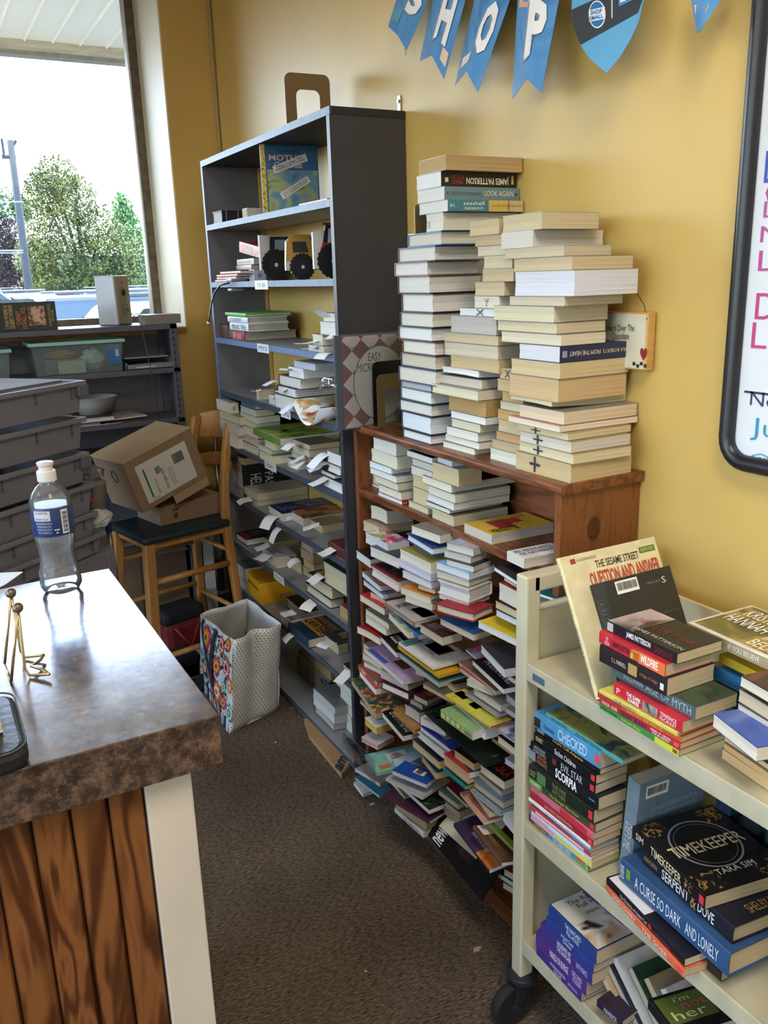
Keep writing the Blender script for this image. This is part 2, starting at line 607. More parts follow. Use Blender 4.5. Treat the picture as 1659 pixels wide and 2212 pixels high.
b0 = at_y(188, 640, 25.0)
def clumps_px(base, y, lst):
    out = []
    for u, v, ru, rv in lst:
        p = at_y(u, v, y)
        k = (p - Vector((0, 0, CAMZ))).length / FPX
        out.append(((p.x - base[0], 0, p.z - base[2]), (ru * k, ru * k * 0.9, rv * k)))
    return out
base = (b0.x, 25.0, GZ)
tree('street_tree', 'broad green street tree in the parking lot, tallest behind the window', base, at_y(120, 340, 25).z - GZ,
     clumps_px(base, 25.0, [(120, 385, 45, 42), (95, 420, 40, 45), (160, 430, 45, 50), (90, 500, 45, 60), (150, 500, 55, 60), (215, 500, 50, 55), (75, 560, 40, 45), (130, 570, 55, 50), (200, 565, 55, 50), (255, 540, 50, 50), (270, 590, 40, 35), (100, 605, 45, 30), (175, 600, 45, 28), (230, 600, 40, 30)]), '#7c8840', '#2e3c1a', 3, 1900, 0.045)
base = (at_y(268, 640, 34).x, 34.0, GZ)
tree('background_tree', 'bright green tree behind the street tree beside the window frame', base, at_y(265, 420, 34).z - GZ,
     clumps_px(base, 34.0, [(265, 460, 22, 40), (275, 500, 35, 40), (300, 540, 30, 45), (322, 590, 30, 45), (285, 600, 40, 40)]), '#6a9a4a', '#355f34', 5, 1100, 0.07)
base = (at_y(10, 640, 40).x, 40.0, GZ)
tree('background_tree', 'light green tree standing behind the utility pole', base, at_y(10, 410, 40).z - GZ,
     clumps_px(base, 40.0, [(15, 450, 40, 40), (45, 450, 20, 25), (-30, 460, 40, 50)]), '#4f7f40', '#2a4f2a', 6, 900, 0.08)
base = (at_y(8, 640, 30).x, 30.0, GZ)
tree('purple_tree', 'dark purple-leaved tree to one side of the utility pole', base, at_y(8, 470, 30).z - GZ,
     clumps_px(base, 30.0, [(12, 510, 34, 40), (18, 560, 32, 40), (-10, 540, 40, 60), (25, 600, 30, 30)]), '#3f2f3a', '#221a22', 8, 1100, 0.06)

pl = thing('utility_pole', 'weathered grey utility pole leaning in front of the trees', 'pole', (at_y(60, 620, 18).x, 18, GZ))
ptop = at_y(22, 303, 18)
MB().tube([(0, 0, 0), (ptop.x - pl.location.x, 0, ptop.z - GZ)], [0.09, 0.06], 10).build('pole_shaft', mat('grey_pole_wood', '#3a3d3f', 0.8, var=0.15, scale=10), pl, smooth=True)
MB().box((-0.14, -0.03, ptop.z - GZ - 0.32), (0.1, 0.03, ptop.z - GZ - 0.26)).tube([(-0.1, 0, ptop.z - GZ - 0.3), (-0.1, 0, ptop.z - GZ + 0.02)], 0.025, 6).tube([(0.07, 0, ptop.z - GZ - 0.1), (0.14, 0, ptop.z - GZ + 0.0)], 0.03, 6).build('crossarm', mat('grey_pole_wood', '#8b8f90'), pl)
for k, v in enumerate((436, 541, 546)):
    a, b = at_y(-60, v - 4, 17.8), at_y(50, v, 17.8)
    tag(MB().tube([a, (a + b) / 2 - Vector((0, 0, 0.02)), b], 0.012, 5).build('overhead_wire', mat('wire_grey', '#8fa0ac', 0.6)), ['pale overhead wire strung high from the utility pole', 'overhead wire low on the pole, upper of two', 'overhead wire low on the pole, lower of two'][k], 'wire')

def car(label, loc, yaw, paint, L=4.5, H=1.5, cabin=(0.22, 0.36, 0.78, 0.97)):
    t = thing('parked_car', label, 'car', loc, (0, 0, yaw), 'parked cars outside')
    M = Matrix(((1, 0, 0, 0), (0, 0, 1, 0), (0, 1, 0, 0), (0, 0, 0, 1)))
    W = 0.88
    zb, zw = 0.28, H * 0.61
    c0, c1, c2, c3 = [c * L for c in cabin]
    body = [(0, 0.45), (0.05 * L, zb), (0.95 * L, zb), (L, 0.5), (L * 0.995, zw * 0.86), (c3, zw), (c0, zw), (0.03 * L, zw * 0.86)]
    mb = MB().prism(body, -W, W, M)
    mb.build('body', paint, t, bevel=0.07)
    cb = MB()
    wi, wo = W * 0.78, W * 0.97
    cb.add([(c0, -wo, zw - 0.01), (c3, -wo, zw - 0.01), (c3, wo, zw - 0.01), (c0, wo, zw - 0.01), (c1, -wi, H), (c2, -wi, H), (c2, wi, H), (c1, wi, H)],
           [(0, 3, 2, 1), (4, 5, 6, 7), (0, 1, 5, 4), (1, 2, 6, 5), (2, 3, 7, 6), (3, 0, 4, 7)])
    cb.build('roof', paint, t, bevel=0.05)
    gm = mat('car_glass', '#33474f', 0.05, spec=0.9)
    def q(s, x0, x1, z0, z1):
        def pt(x, z):
            k = (z - zw) / (H - zw)
            return Vector((x, s * (wo + (wi - wo) * k + 0.006), z))
        e = 0.12
        return [pt(x0 + e * 0.9, z0), pt(x1, z0), pt(x1, z1), pt(x0 + e * 4.2, z1)]
    for s in (-1, 1):
        zz0, zz1 = zw + 0.03, H - 0.09
        mid = (c0 + c3) / 2
        p = q(s, c0, mid - 0.04, zz0, zz1)
        MB().add(p, [(0, 1, 2, 3)]).build('side_window', gm, t)
        p = q(s, c0, mid, zz0, zz1)
        lo, hi = c3 - 0.12, c2 - 0.05
        def pt(x, z):
            k = (z - zw) / (H - zw)
            return Vector((x, s * (wo + (wi - wo) * k + 0.006), z))
        MB().add([pt(mid + 0.04, zz0), pt(lo, zz0), pt(hi, zz1), pt(mid + 0.04, zz1)], [(0, 1, 2, 3)]).build('side_window', gm, t)
        MB().box((c1 + 0.1, s * wi * 0.86 - 0.02, H + 0.03), (c2 - 0.1, s * wi * 0.86 + 0.02, H + 0.06)).build('roof_rail', mat('rail_grey', '#59646e', 0.4), t, bevel=0.01)
    for xa, xb, nm in ((c0, c1, 'windscreen'), (c3, c2, 'rear_window')):
        sg = -1 if nm == 'windscreen' else 1
        a, b = 0.1, 0.88
        f = lambda k: (xa + (xb - xa) * k + sg * 0.008, zw + (H - zw) * k)
        x0, z0 = f(a); x1, z1 = f(b)
        MB().add([(x0, -wo + 0.12, z0), (x0, wo - 0.12, z0), (x1, wi - 0.1, z1), (x1, -wi + 0.1, z1)], [(0, 1, 2, 3)]).build(nm, gm, t)
    for s in (-1, 1):
        MB().box((L - 0.03, s * W * 0.9 - 0.12, zw * 0.68), (L + 0.012, s * W * 0.9 + 0.08, zw * 0.88)).build('tail_light', mat('tail_light_red', '#c0262b', 0.2), t, bevel=0.02)
        for x in (0.19 * L, 0.8 * L):
            MB().tube([(x, s * (W - 0.2), 0.32), (x, s * (W + 0.01), 0.32)], 0.32, 18).build('wheel', mat('tyre_black', '#1c1c1d', 0.8), t)
    return t
def paint(n, c):
    return mat('car_paint_' + n, c, 0.35, 0.0, spec=0.4)
p = at_y(228, 650, 8.1)
car('dark teal estate car with roof rails, parked closest to the window', (p.x + 0.75, 8.1, GZ), R_(180), paint('teal', '#24424a'), 4.7, 1.72, (0.2, 0.36, 0.85, 0.99))
p = at_y(120, 670, 5.6)
car('grey green saloon car showing only its roof above the steel shelf', (p.x - 1.15, 5.6, GZ), 0.0, paint('green', '#3a5046'), 4.2, 1.60)
p = at_y(222, 650, 16.5)
car('white car with a red tail light behind the speaker', (p.x - 4.3, 16.5, GZ), R_(3), paint('white', '#8a8c90'), 4.3, 1.62)
p = at_y(300, 650, 11.6)
car('silver hatchback parked beside the window frame', (p.x + 1.9, 11.6, GZ), R_(180), paint('silver', '#4f5860'), 4.0, 1.6)
p = at_y(130, 620, 27)
car('dark car far across the lot below the trees', (p.x + 0.6, 27, GZ), R_(180), paint('dark', '#1f2930'), 4.6, 1.66)
p = at_y(345, 620, 22)
car('pale grey car far across the lot beside the window frame', (p.x + 1.6, 22, GZ), R_(180), paint('pale', '#5a6268'), 4.4, 1.62)
bd = thing('strip_mall_building', 'low brown brick building across the parking lot', 'building', (at_y(100, 620, 55).x, 55, GZ))
bx('wall', (0, 0, 0), (26, 6, 3.0), mat('far_brick', '#5a3c30', 0.8, var=0.12, scale=2), bd)
bx('roof', (-0.3, -0.4, 3.0), (26.3, 6, 3.4), mat('far_roof', '#6c6f77', 0.7), bd)
for i in range(6):
    w = bx('window', (1.5 + i * 4, -0.05, 0.6), (4.2 + i * 4, 0.0, 2.2), mat('far_window', '#4d6276', 0.2), bd)
bx('sign_band', (4, -0.08, 2.35), (12, -0.01, 2.85), mat('far_sign', '#a8474a', 0.5), bd)

# ================================================================== grey painted bookcase against the yellow wall
GX, GY0, GY1, GTOP = 1.082, 2.252, 3.412, 2.026
M_grey = mat('grey_shelf_paint', '#8b8d92', 0.38, var=0.06, scale=8)
M_dark = mat('charcoal_side_paint', '#3a383d', 0.55, var=0.08, scale=6)
M_edge = mat('sky_tinted_edge_paint', '#5d7299', 0.5, var=0.14, scale=40)  # grey-blue paint with the sky's reflection put into its colour
gc = thing('tall_bookcase', 'tall grey and charcoal painted wooden bookcase against the yellow wall', 'bookcase', (GX, GY0, 0))
D = WX - GX - 0.003
Wd = GY1 - GY0
bx('side_panel', (0.004, 0, 0), (D, 0.018, GTOP), M_dark, gc)
bx('side_panel', (0.004, Wd - 0.018, 0), (D, Wd, GTOP), mat('grey_side_paint', '#6b696d', 0.5, var=0.06, scale=6), gc)
bx('front_stile', (0, -0.001, 0), (0.004, 0.019, GTOP), mat('charcoal_stile', '#30343f', 0.45, var=0.2, scale=30), gc)
bx('front_stile', (0, Wd - 0.019, 0), (0.004, Wd, GTOP), M_edge, gc)
bx('top_board', (0.004, -0.002, GTOP), (D, Wd, GTOP + 0.002 + 0.018), mat('black_top_board', '#222127', 0.6, var=0.2, scale=12), gc)
bx('edge_strip', (0, -0.002, GTOP - 0.001), (0.004, Wd, GTOP + 0.02), M_edge, gc)
bx('end_strip', (D - 0.012, Wd - 0.024, 0.02), (D, Wd - 0.018, GTOP), mat('raw_wood_edge', '#c9a25e', 0.6), gc)
GS = [1.811, 1.597, 1.382, 1.172, 0.958, 0.743, 0.529, 0.328, 0.03]
shelf_obj = []
for i, z in enumerate(GS):
    s = bx('shelf', (0.004, 0.018, z - 0.019), (D, Wd - 0.018, z), M_grey, gc)
    bx('edge_strip', (0, 0.018, z - 0.0195), (0.004, Wd - 0.018, z + 0.0002), M_edge if i < 3 else mat('dark_blue_edge_paint', '#454d5b', 0.4, var=0.2, scale=40), s)  # painted sky tint on the upper edges only
    shelf_obj.append(s)
bx('kickboard', (0.01, 0.018, 0), (0.02, Wd - 0.018, 0.011), M_dark, gc)
# taped paper labels on the shelf edges
def shelf_label(i, u0, u1, txt, curl=0.0):
    z = GS[i]
    a, b = at_x(u0, 0, GX), at_x(u1, 0, GX)
    # project onto the shelf edge
    def yz(u):
        lo, hi = 0.0, 2212.0
        for _ in range(40):
            m_ = (lo + hi) / 2
            if at_x(u, m_, GX).z > z - 0.01: lo = m_
            else: hi = m_
        return at_x(u, lo, GX).y
    y0, y1 = yz(u0), yz(u1)
    O = Vector((-0.0006, y0 - GY0, z - 0.026 - (z - 0)))
    O = Vector((-0.0006, y0 - GY0, z - 0.028))
    U = Vector((0, y1 - y0, 0)); V = Vector((0, 0, 0.03))
    pl_ = plate(shelf_obj[i], O, U, V, mat('tape_paper', '#dfe3e6', 0.35), 'shelf_label')
    return lettering(pl_, txt, O + U * 0.15 + V * 0.25, U * 0.7, V * 0.5, '#3a3d45', 0.0, lift=0.0008)
shelf_label(1, 551, 579, 'YA BK')
shelf_label(2, 556, 581, 'MYS')
shelf_label(3, 607, 628, 'REFG')
shelf_label(4, 572, 597, 'REGENCY')
shelf_label(6, 592, 614, '0-01')
# ================================================================== brown wooden bookcase
BX, BY0, BY1, BTOP = 1.102, 1.291, 2.222, 1.188
M_brown = mat_wood('brown_bookcase_wood', '#5e3319', '#7d4a2a', 4.0, (6, 1.0, 6), 0.35, 1.2, 4)
M_brownv = mat_wood('brown_side_wood', '#6b3c20', '#7d4a2a', 4.0, (5, 5, 0.9), 0.35, 1.6, 3)
wc = thing('wooden_bookcase', 'low brown stained wooden bookcase crammed with books beside the tall grey one', 'bookcase', (BX, BY0, 0))
bw, bd_ = BY1 - BY0, WX - BX - 0.003
top = [(-0.004, 0), (-0.012, 0.006), (-0.012, 0.016), (-0.006, 0.022), (bd_, 0.022), (bd_, 0)]
MB().prism(top, -0.012, bw, Matrix(((1, 0, 0, 0), (0, 0, 1, 0), (0, 1, 0, BTOP - 0.022), (0, 0, 0, 1)))).build('top_board', M_brown, wc, bevel=0.002)
for y in (0.0, bw - 0.02):
    bx('side_panel', (0, y, 0), (bd_, y + 0.02, BTOP - 0.022), M_brownv, wc, 0.0015)
bx('back_panel', (bd_ - 0.006, 0.02, 0.05), (bd_, bw - 0.02, BTOP - 0.022), mat_wood('brown_back_wood', '#6e4023', '#875031', 3.0, (5, 1, 5), 0.4, 1, 3), wc)
WS = [0.995, 0.768, 0.06]
for z in WS:
    bx('shelf', (0.0, 0.02, z - 0.021), (bd_ - 0.006, bw - 0.02, z), M_brown, wc, 0.0015)
bx('plinth', (0.006, 0.02, 0), (0.02, bw - 0.02, 0.038), M_brown, wc)

# knot on the visible side panel
kn = MB()
for k in range(20):
    a = 2 * math.pi * k / 20
    kn.v.append((0.09 + 0.018 * math.cos(a), -0.0006, 1.08 + 0.026 * math.sin(a)))
kn.f.append(tuple(range(20)))
kn.build('wood_knot', mat('dark_knot', '#4a2513', 0.5, var=0.3, scale=60), wc)

# ================================================================== beige steel book cart
CX, CY1 = 0.946, 1.232           # front face of the posts, far end
CD, CL = 0.315, 0.92             # depth, length
M_cart = mat('beige_enamel', '#c2b99c', 0.35, 0.0, var=0.05, scale=9)
M_cartw = mat('beige_enamel_worn', '#b7ae92', 0.4, 0.0, var=0.10, scale=16)
ct = thing('book_cart', 'beige enamelled steel library book cart on black casters', 'book cart', (CX, CY1 - CL, 0))
pw = 0.034
CT = 1.047
for y in (CL - pw, 0.0):
    for x in (0.0, CD - pw):
        bx('post', (x, y, 0.125), (x + pw, y + pw, CT), M_cart, ct, 0.004)
    bx('top_rail', (pw * 0.5, y, CT - pw), (CD - pw * 0.5, y + pw, CT - 0.0005), M_cart, ct, 0.004)
    bx('end_panel', (pw * 0.6, y + 0.012, 0.2), (CD - pw * 0.6, y + 0.02, 0.975), M_cartw, ct)
    MB().tube([(pw * 0.6, y + 0.016, 0.975), (CD - pw * 0.6, y + 0.016, 0.975)], 0.007, 8).build('panel_roll', M_cart, ct, smooth=True)
CS = [0.872, 0.518, 0.228]
for i, z in enumerate(CS):
    s = MB()
    s.box((0.004, pw, z - 0.004), (CD - 0.004, CL - pw, z))
    s.box((0.002, pw, z - 0.036), (0.008, CL - pw, z + 0.0005))
    s.box((CD - 0.008, pw, z - 0.036), (CD - 0.002, CL - pw, z + 0.0005))
    s.build('shelf', M_cartw, ct, bevel=0.0015)
bk = bx('back_panel', (CD - 0.012, pw, CS[0]), (CD - 0.004, CL - pw, 0.975), M_cart, ct)
lb = plate(ct, Vector((0.0015, CL - pw - 0.02, CS[0] - 0.026)), Vector((0, -0.035, 0)), Vector((0, 0, 0.014)), mat('blue_grey_badge', '#5b7486', 0.4, 0.3), 'maker_badge')
M_rub = mat('black_caster_rubber', '#1d1d20', 0.55)
M_cst = mat('dark_caster_metal', '#3b3d42', 0.4, 0.6)
for cx_, cy_ in ((0.017, CL - 0.017), (CD - 0.017, CL - 0.017), (0.017, 0.017), (CD - 0.017, 0.017)):
    c = MB()
    c.lathe([(0.03, 0.112), (0.036, 0.116), (0.036, 0.128), (0.026, 0.13)], 18, Matrix.Translation((cx_, cy_, 0)))
    for s in (-1, 1):
        c.prism([(-0.024, 0.115), (0.024, 0.115), (-0.02, 0.045), (-0.034, 0.045)], 0.0, 0.004, Matrix(((1, 0, 0, cx_), (0, 0, 1, cy_ + s * 0.017 - 0.002), (0, 1, 0, 0), (0, 0, 0, 1))))
    f = c.build('caster', M_cst, ct, bevel=0.001)
    wl = MB()
    Mw = Matrix(((1, 0, 0, cx_ - 0.026), (0, 0, 1, cy_), (0, 1, 0, 0.054), (0, 0, 0, 1)))
    wl.lathe([(0.01, -0.012), (0.034, -0.012), (0.046, -0.013), (0.052, -0.009), (0.054, 0), (0.052, 0.009), (0.046, 0.013), (0.034, 0.012), (0.01, 0.012)], 28, Mw)
    w = wl.build('wheel', M_rub, f, smooth='auto')
    MB().tube([(cx_ - 0.026, cy_ - 0.022, 0.054), (cx_ - 0.026, cy_ + 0.022, 0.054)], 0.008, 10).build('axle', M_cst, f)

# ================================================================== counter
KX, KY0, KY1, KZ, KT = 0.3065, 1.087, 1.8485, 1.0, 0.079
def counter_top_mat():
    m, nt, b = nodes_of('mottled_brown_laminate')
    tc = nt.nodes.new('ShaderNodeTexCoord')
    nz = nt.nodes.new('ShaderNodeTexNoise')
    nz.inputs['Scale'].default_value = 38
    nz.inputs['Detail'].default_value = 8
    nz.inputs['Roughness'].default_value = 0.78
    nz.inputs['Distortion'].default_value = 0.0
    rp = nt.nodes.new('ShaderNodeValToRGB')
    e = rp.color_ramp.elements
    e[0].position, e[0].color = 0.36, (*lin('#120c0a'), 1)
    e[1].position, e[1].color = 0.7, (*lin('#8a6e58'), 1)
    for pos, c in ((0.45, '#2e211b'), (0.53, '#564236'), (0.6, '#6a5444')):
        k = e.new(pos); k.color = (*lin(c), 1)
    nt.links.new(tc.outputs['Object'], nz.inputs['Vector'])
    nt.links.new(nz.outputs[0], rp.inputs[0])
    nt.links.new(rp.outputs[0], b.inputs['Base Color'])
    n2 = nt.nodes.new('ShaderNodeTexNoise')
    n2.inputs['Scale'].default_value = 9
    n2.inputs['Detail'].default_value = 9
    mr = nt.nodes.new('ShaderNodeMapRange')
    mr.inputs['From Min'].default_value = 0.3
    mr.inputs['From Max'].default_value = 0.7
    mr.inputs['To Min'].default_value = 0.14
    mr.inputs['To Max'].default_value = 0.26
    nt.links.new(tc.outputs['Object'], n2.inputs['Vector'])
    nt.links.new(n2.outputs[0], mr.inputs[0])
    nt.links.new(mr.outputs[0], b.inputs['Roughness'])
    bp = nt.nodes.new('ShaderNodeBump')
    bp.inputs['Strength'].default_value = 0.12
    bp.inputs['Distance'].default_value = 0.001
    nt.links.new(nz.outputs[0], bp.inputs['Height'])
    nt.links.new(bp.outputs[0], b.inputs['Normal'])
    b.inputs['Specular IOR Level'].default_value = 1.0
    n3 = nt.nodes.new('ShaderNodeTexNoise')
    n3.inputs['Scale'].default_value = 26
    n3.inputs['Detail'].default_value = 9
    n3.inputs['Roughness'].default_value = 0.7
    nt.links.new(tc.outputs['Object'], n3.inputs['Vector'])
    m3_ = nt.nodes.new('ShaderNodeMapRange')
    m3_.inputs['From Min'].default_value = 0.34
    m3_.inputs['From Max'].default_value = 0.62
    m3_.inputs['To Min'].default_value = 0.25
    m3_.inputs['To Max'].default_value = 1.0
    nt.links.new(n3.outputs[0], m3_.inputs[0])
    nt.links.new(m3_.outputs[0], b.inputs['Coat Weight'])
    b.inputs['Coat IOR'].default_value = 1.75
    b.inputs['Coat Roughness'].default_value = 0.12
    return m
M_lam = counter_top_mat()
kt = thing('shop_counter', 'shop counter with mottled laminate top, oak plank front and white corner post', 'counter', (KX, KY0, 0))
bx('countertop', (-1.9, 0, KZ - KT), (0, KY1 - KY0, KZ), M_lam, kt, 0.0015)
tp = at_y(415, 1690, KY0 + 0.03)
tq = at_y(315, 1720, KY0 + 0.03)
px1, px0 = tp.x - KX, tq.x - KX
bx('corner_post', (px0, 0.03, 0), (px1, 0.08, KZ - KT), mat('off_white_post', '#cfc4b4', 0.5, var=0.08, scale=5, stretch=(1, 1, 0.4)), kt, 0.002)
bx('side_board', (px1 - 0.03, 0.08, 0), (px1 - 0.002, KY1 - KY0 - 0.05, KZ - KT), mat('off_white_post', '#cfc4b4'), kt)
M_oak = mat_wood('stained_oak_plank', '#4c2811', '#80502a', 1.6, (6, 2, 0.9), 0.35, 0.9, 6.5)
x = px0 - 0.001
k = 0
pm = None
PWD = 0.051
while x > -1.85:
    n = MB().prism([(0.0015, 0.005), (0.0045, 0), (PWD - 0.0045, 0), (PWD - 0.0015, 0.005), (PWD - 0.0015, 0.014), (0.0015, 0.014)], 0, KZ - KT)
    o = n.build('plank', M_oak, kt)
    o.location = (x - PWD, 0.036, 0)
    # shift the grain from plank to plank: the mesh is moved inside its own frame
    x -= PWD
    k += 1
bx('panel_backing', (-1.88, 0.05, 0), (px0, 0.07, KZ - KT), mat('dark_groove', '#3a1f0e', 0.6), kt)

# ================================================================== books: machinery
M_cover = mat_objcol('book_cover', 0.38, coat=0.15)
M_hard = mat_objcol('book_board', 0.5)
M_pages = mat_objcol('book_pages', 0.8, lines=900, spec=0.15)

def ribbon(out, inn, y0, y1, warp=None, m=1):
    """solid strip between two matching outlines in (a, z), run along y"""
    n = len(out)
    mb = MB()
    ys = [y0 + (y1 - y0) * k / m for k in range(m + 1)]
    vs = []
    for y in ys:
        for a, z in out: vs.append((a, y, z))
        for a, z in inn: vs.append((a, y, z))
    fs = []
    for k in range(m):
        o = k * 2 * n; q = o + 2 * n
        for i in range(n - 1):
            fs.append((o + i, o + i + 1, q + i + 1, q + i))
            fs.append((o + n + i + 1, o + n + i, q + n + i, q + n + i + 1))
        fs.append((o, q, q + n, o + n))
        fs.append((o + n - 1, o + 2 * n - 1, q + 2 * n - 1, q + n - 1))
    for i in range(n - 1):
        fs.append((i, n + i, n + i + 1, i + 1))
        e = m * 2 * n
        fs.append((e + i, e + i + 1, e + n + i + 1, e + n + i))
    mb.add(vs, fs)
    return mb

def book_meshes(W, H, t, hard, warp, skew):
    """canonical book: spine along a = 0, fore-edge at a = W, head and foot along b"""
    c = 0.0026 if hard else 0.0009
    e = 0.003 if hard else 0.0004
    t = max(t, 2 * c + 0.0015)
    n = 6 if warp else 1
    xs = [W - (W - c * 1.2) * i / n for i in range(n + 1)]
    out = [(x, 0.0) for x in xs[:-1]] + [(c * 1.4, 0), (c * 0.35, c * 0.7), (0, t * 0.3), (0, t * 0.7), (c * 0.35, t - c * 0.7), (c * 1.4, t)] + [(x, t) for x in reversed(xs[:-1])]
    inn = [(x, c) for x in xs[:-1]] + [(c * 1.6, c), (c * 1.2, c * 1.5), (c, t * 0.35), (c, t * 0.65), (c * 1.2, t - c * 1.5), (c * 1.6, t - c)] + [(x, t - c) for x in reversed(xs[:-1])]
    cov = ribbon(out, inn, 0, H, m=3 if warp else 1)
    xe = W - e
    ps = [c + (xe - c) * i / n for i in range(n + 1)]
    d = min(0.004, t * 0.12) if hard else min(0.0015, t * 0.05)
    mid = [(x, t * 0.5) for x in ps]
    pg = MB()
    # pages: lower half and upper half share the hollow fore-edge
    lo = [(x, c) for x in ps]; hi = [(x, t - c) for x in ps]
    mid[-1] = (xe - d, t * 0.5)
    m = 3 if warp else 1
    ys = [e + (H - 2 * e) * k / m for k in range(m + 1)]
    L = len(ps)
    vs, fs = [], []
    for y in ys:
        for row in (lo, mid, hi):
            for a, z in row: vs.append((a, y, z))
    S = 3 * L
    for k in range(m):
        o = k * S; q = o + S
        for i in range(L - 1):
            fs.append((o + i, o + i + 1, q + i + 1, q + i))
            fs.append((o + 2 * L + i + 1, o + 2 * L + i, q + 2 * L + i, q + 2 * L + i + 1))
        for r in (0, 1):
            fs.append((o + r * L, q + r * L, q + (r + 1) * L, o + (r + 1) * L))
            fs.append((o + (r + 1) * L - 1, o + (r + 2) * L - 1, q + (r + 2) * L - 1, q + (r + 1) * L - 1))
    for i in range(L - 1):
        for r in (0, 1):
            fs.append((r * L + i, (r + 1) * L + i, (r + 1) * L + i + 1, r * L + i + 1))
            e0 = m * S
            fs.append((e0 + r * L + i, e0 + r * L + i + 1, e0 + (r + 1) * L + i + 1, e0 + (r + 1) * L + i))
    pg.add(vs, fs)
    def deform(mb):
        nv = []
        for a, b, z in mb.v:
            if warp:
                k = a / W
                z = z + warp * (k * k - 0.35 * k) + 0.25 * warp * math.sin(b / H * math.pi)
            a = a + skew * (z / max(t, 0.01))
            nv.append((a, b, z))
        mb.v = nv
        return mb
    return deform(cov), deform(pg)

BOOKS = []
def book(loc, wx, wy, t, yaw=0.0, tilt=(0.0, 0.0), spine='+x', hard=False, col='#888888', page='#d9d0bd', warp=0.0, skew=0.0,
         prints=(), label=None, group=None, name='book', cover_art=None, rot=None):
    if spine in ('-x', '+x'): W, H = wx, wy
    else: W, H = wy, wx
    cov, pg = book_meshes(W, H, t, hard, warp, skew)
    def place(mb):
        vs = []
        for a, b, z in mb.v:
            if spine == '-x': p = (a, b, z)
            elif spine == '+x': p = (wx - a, b, z)
            elif spine == '-y': p = (b, a, z)
            else: p = (b, wy - a, z)
            vs.append(p)
        mb.v = vs
        return mb
    root = thing(name, label, 'book', loc, group=group)
    root.rotation_euler = (Matrix.Rotation(yaw, 3, 'Z') @ Matrix.Rotation(tilt[1], 3, 'Y') @ Matrix.Rotation(tilt[0], 3, 'X')).to_euler() if rot is None else rot.to_euler()
    co = place(cov).build('cover', M_hard if hard else M_cover, root)
    co.color = (*lin(col), 1)
    po = place(pg).build('pages', M_pages, root)
    po.color = (*lin(page), 1)
    if warp:
        for ob in (co, po): ob.data.polygons.foreach_set('use_smooth', [False] * len(ob.data.polygons))
    X, Y, Z = Vector((wx, 0, 0)), Vector((0, wy, 0)), Vector((0, 0, t))
    faces = {'L': (Y.copy(), -Y, Z), 'R': (Vector(), X, Z), 'top': (Z.copy(), X, Y)}
    if cover_art:
        O, U, V = faces['top']
        plate(co, O + U * 0.004 + V * 0.004, U * 0.992, V * 0.992, cover_art, 'cover_picture', 0.0001, 0.0002)
    for i, p in enumerate(prints):
        kind, face = p[0], p[1]
        O, U, V = faces[face]
        if kind == 't':
            _, _, s, u0, v0, u1, v1, c = p[:8]
            rot_ = p[8] if len(p) > 8 else 0
            bold = p[9] if len(p) > 9 else 0.0
            O, U, V = rotframe(O, U, V, rot_)
            pa = co if face == 'top' or (face == 'L' and spine == '-x') or (face == 'R' and spine == '-y') else po
            lettering(pa, s, O + U * u0 + V * v0, U * (u1 - u0), V * (v1 - v0), c, bold, 'title_lettering' if pa is co else 'pen_mark', 0.0008 if not warp else 0.002)
        elif kind == 'p':
            _, _, u0, v0, u1, v1, m = p[:7]
            plate(co, O + U * u0 + V * v0, U * (u1 - u0), V * (v1 - v0), m, 'cover_print', 0.0003)
        elif kind == 'bar':
            _, _, u0, v0, u1, v1 = p[:6]
            rot_ = p[6] if len(p) > 6 else 0
            O2, U2, V2 = O + U * u0 + V * v0, U * (u1 - u0), V * (v1 - v0)
            plate(co, O2, U2, V2, '#e8e6df', 'barcode_sticker', 0.0005)
            a, b, c_ = rotframe(O2, U2, V2, rot_)
            barcode(co, a, b, c_, i + int(u0 * 100))
    BOOKS.append(root)
    return root

CROPS = {'k5': (840, 300, 2.765), 'k6': (840, 680, 2.765), 'k7': (480, 1000, 3.456), 'k4': (420, 640, 3.456), 'k3': (420, 180, 3.456), 'k8': (740, 900, 3.318),
         'm1': (740, 1340, 3.568), 'm2': (1090, 1160, 2.9156), 'm3': (1090, 1660, 2.9156), 'px': (0, 0, 1.0)}
def cpx(c, x, y):
    ox, oy, s = CROPS[c]
    return ox + x / s, oy + y / s

ORD = ['lowest', 'second', 'third', 'fourth', 'fifth', 'sixth', 'seventh', 'eighth', 'ninth', 'tenth', 'eleventh', 'twelfth', 'thirteenth', 'fourteenth',
       'fifteenth', 'sixteenth', 'seventeenth', 'eighteenth', 'nineteenth', 'twentieth', 'twenty-first', 'twenty-second', 'twenty-third']
def ordinal(i, n):
    if n == 1: return 'alone in'
    if i == n - 1: return 'topmost in'
    return 'lowest in' if i == 0 else ORD[i] + ' up in'

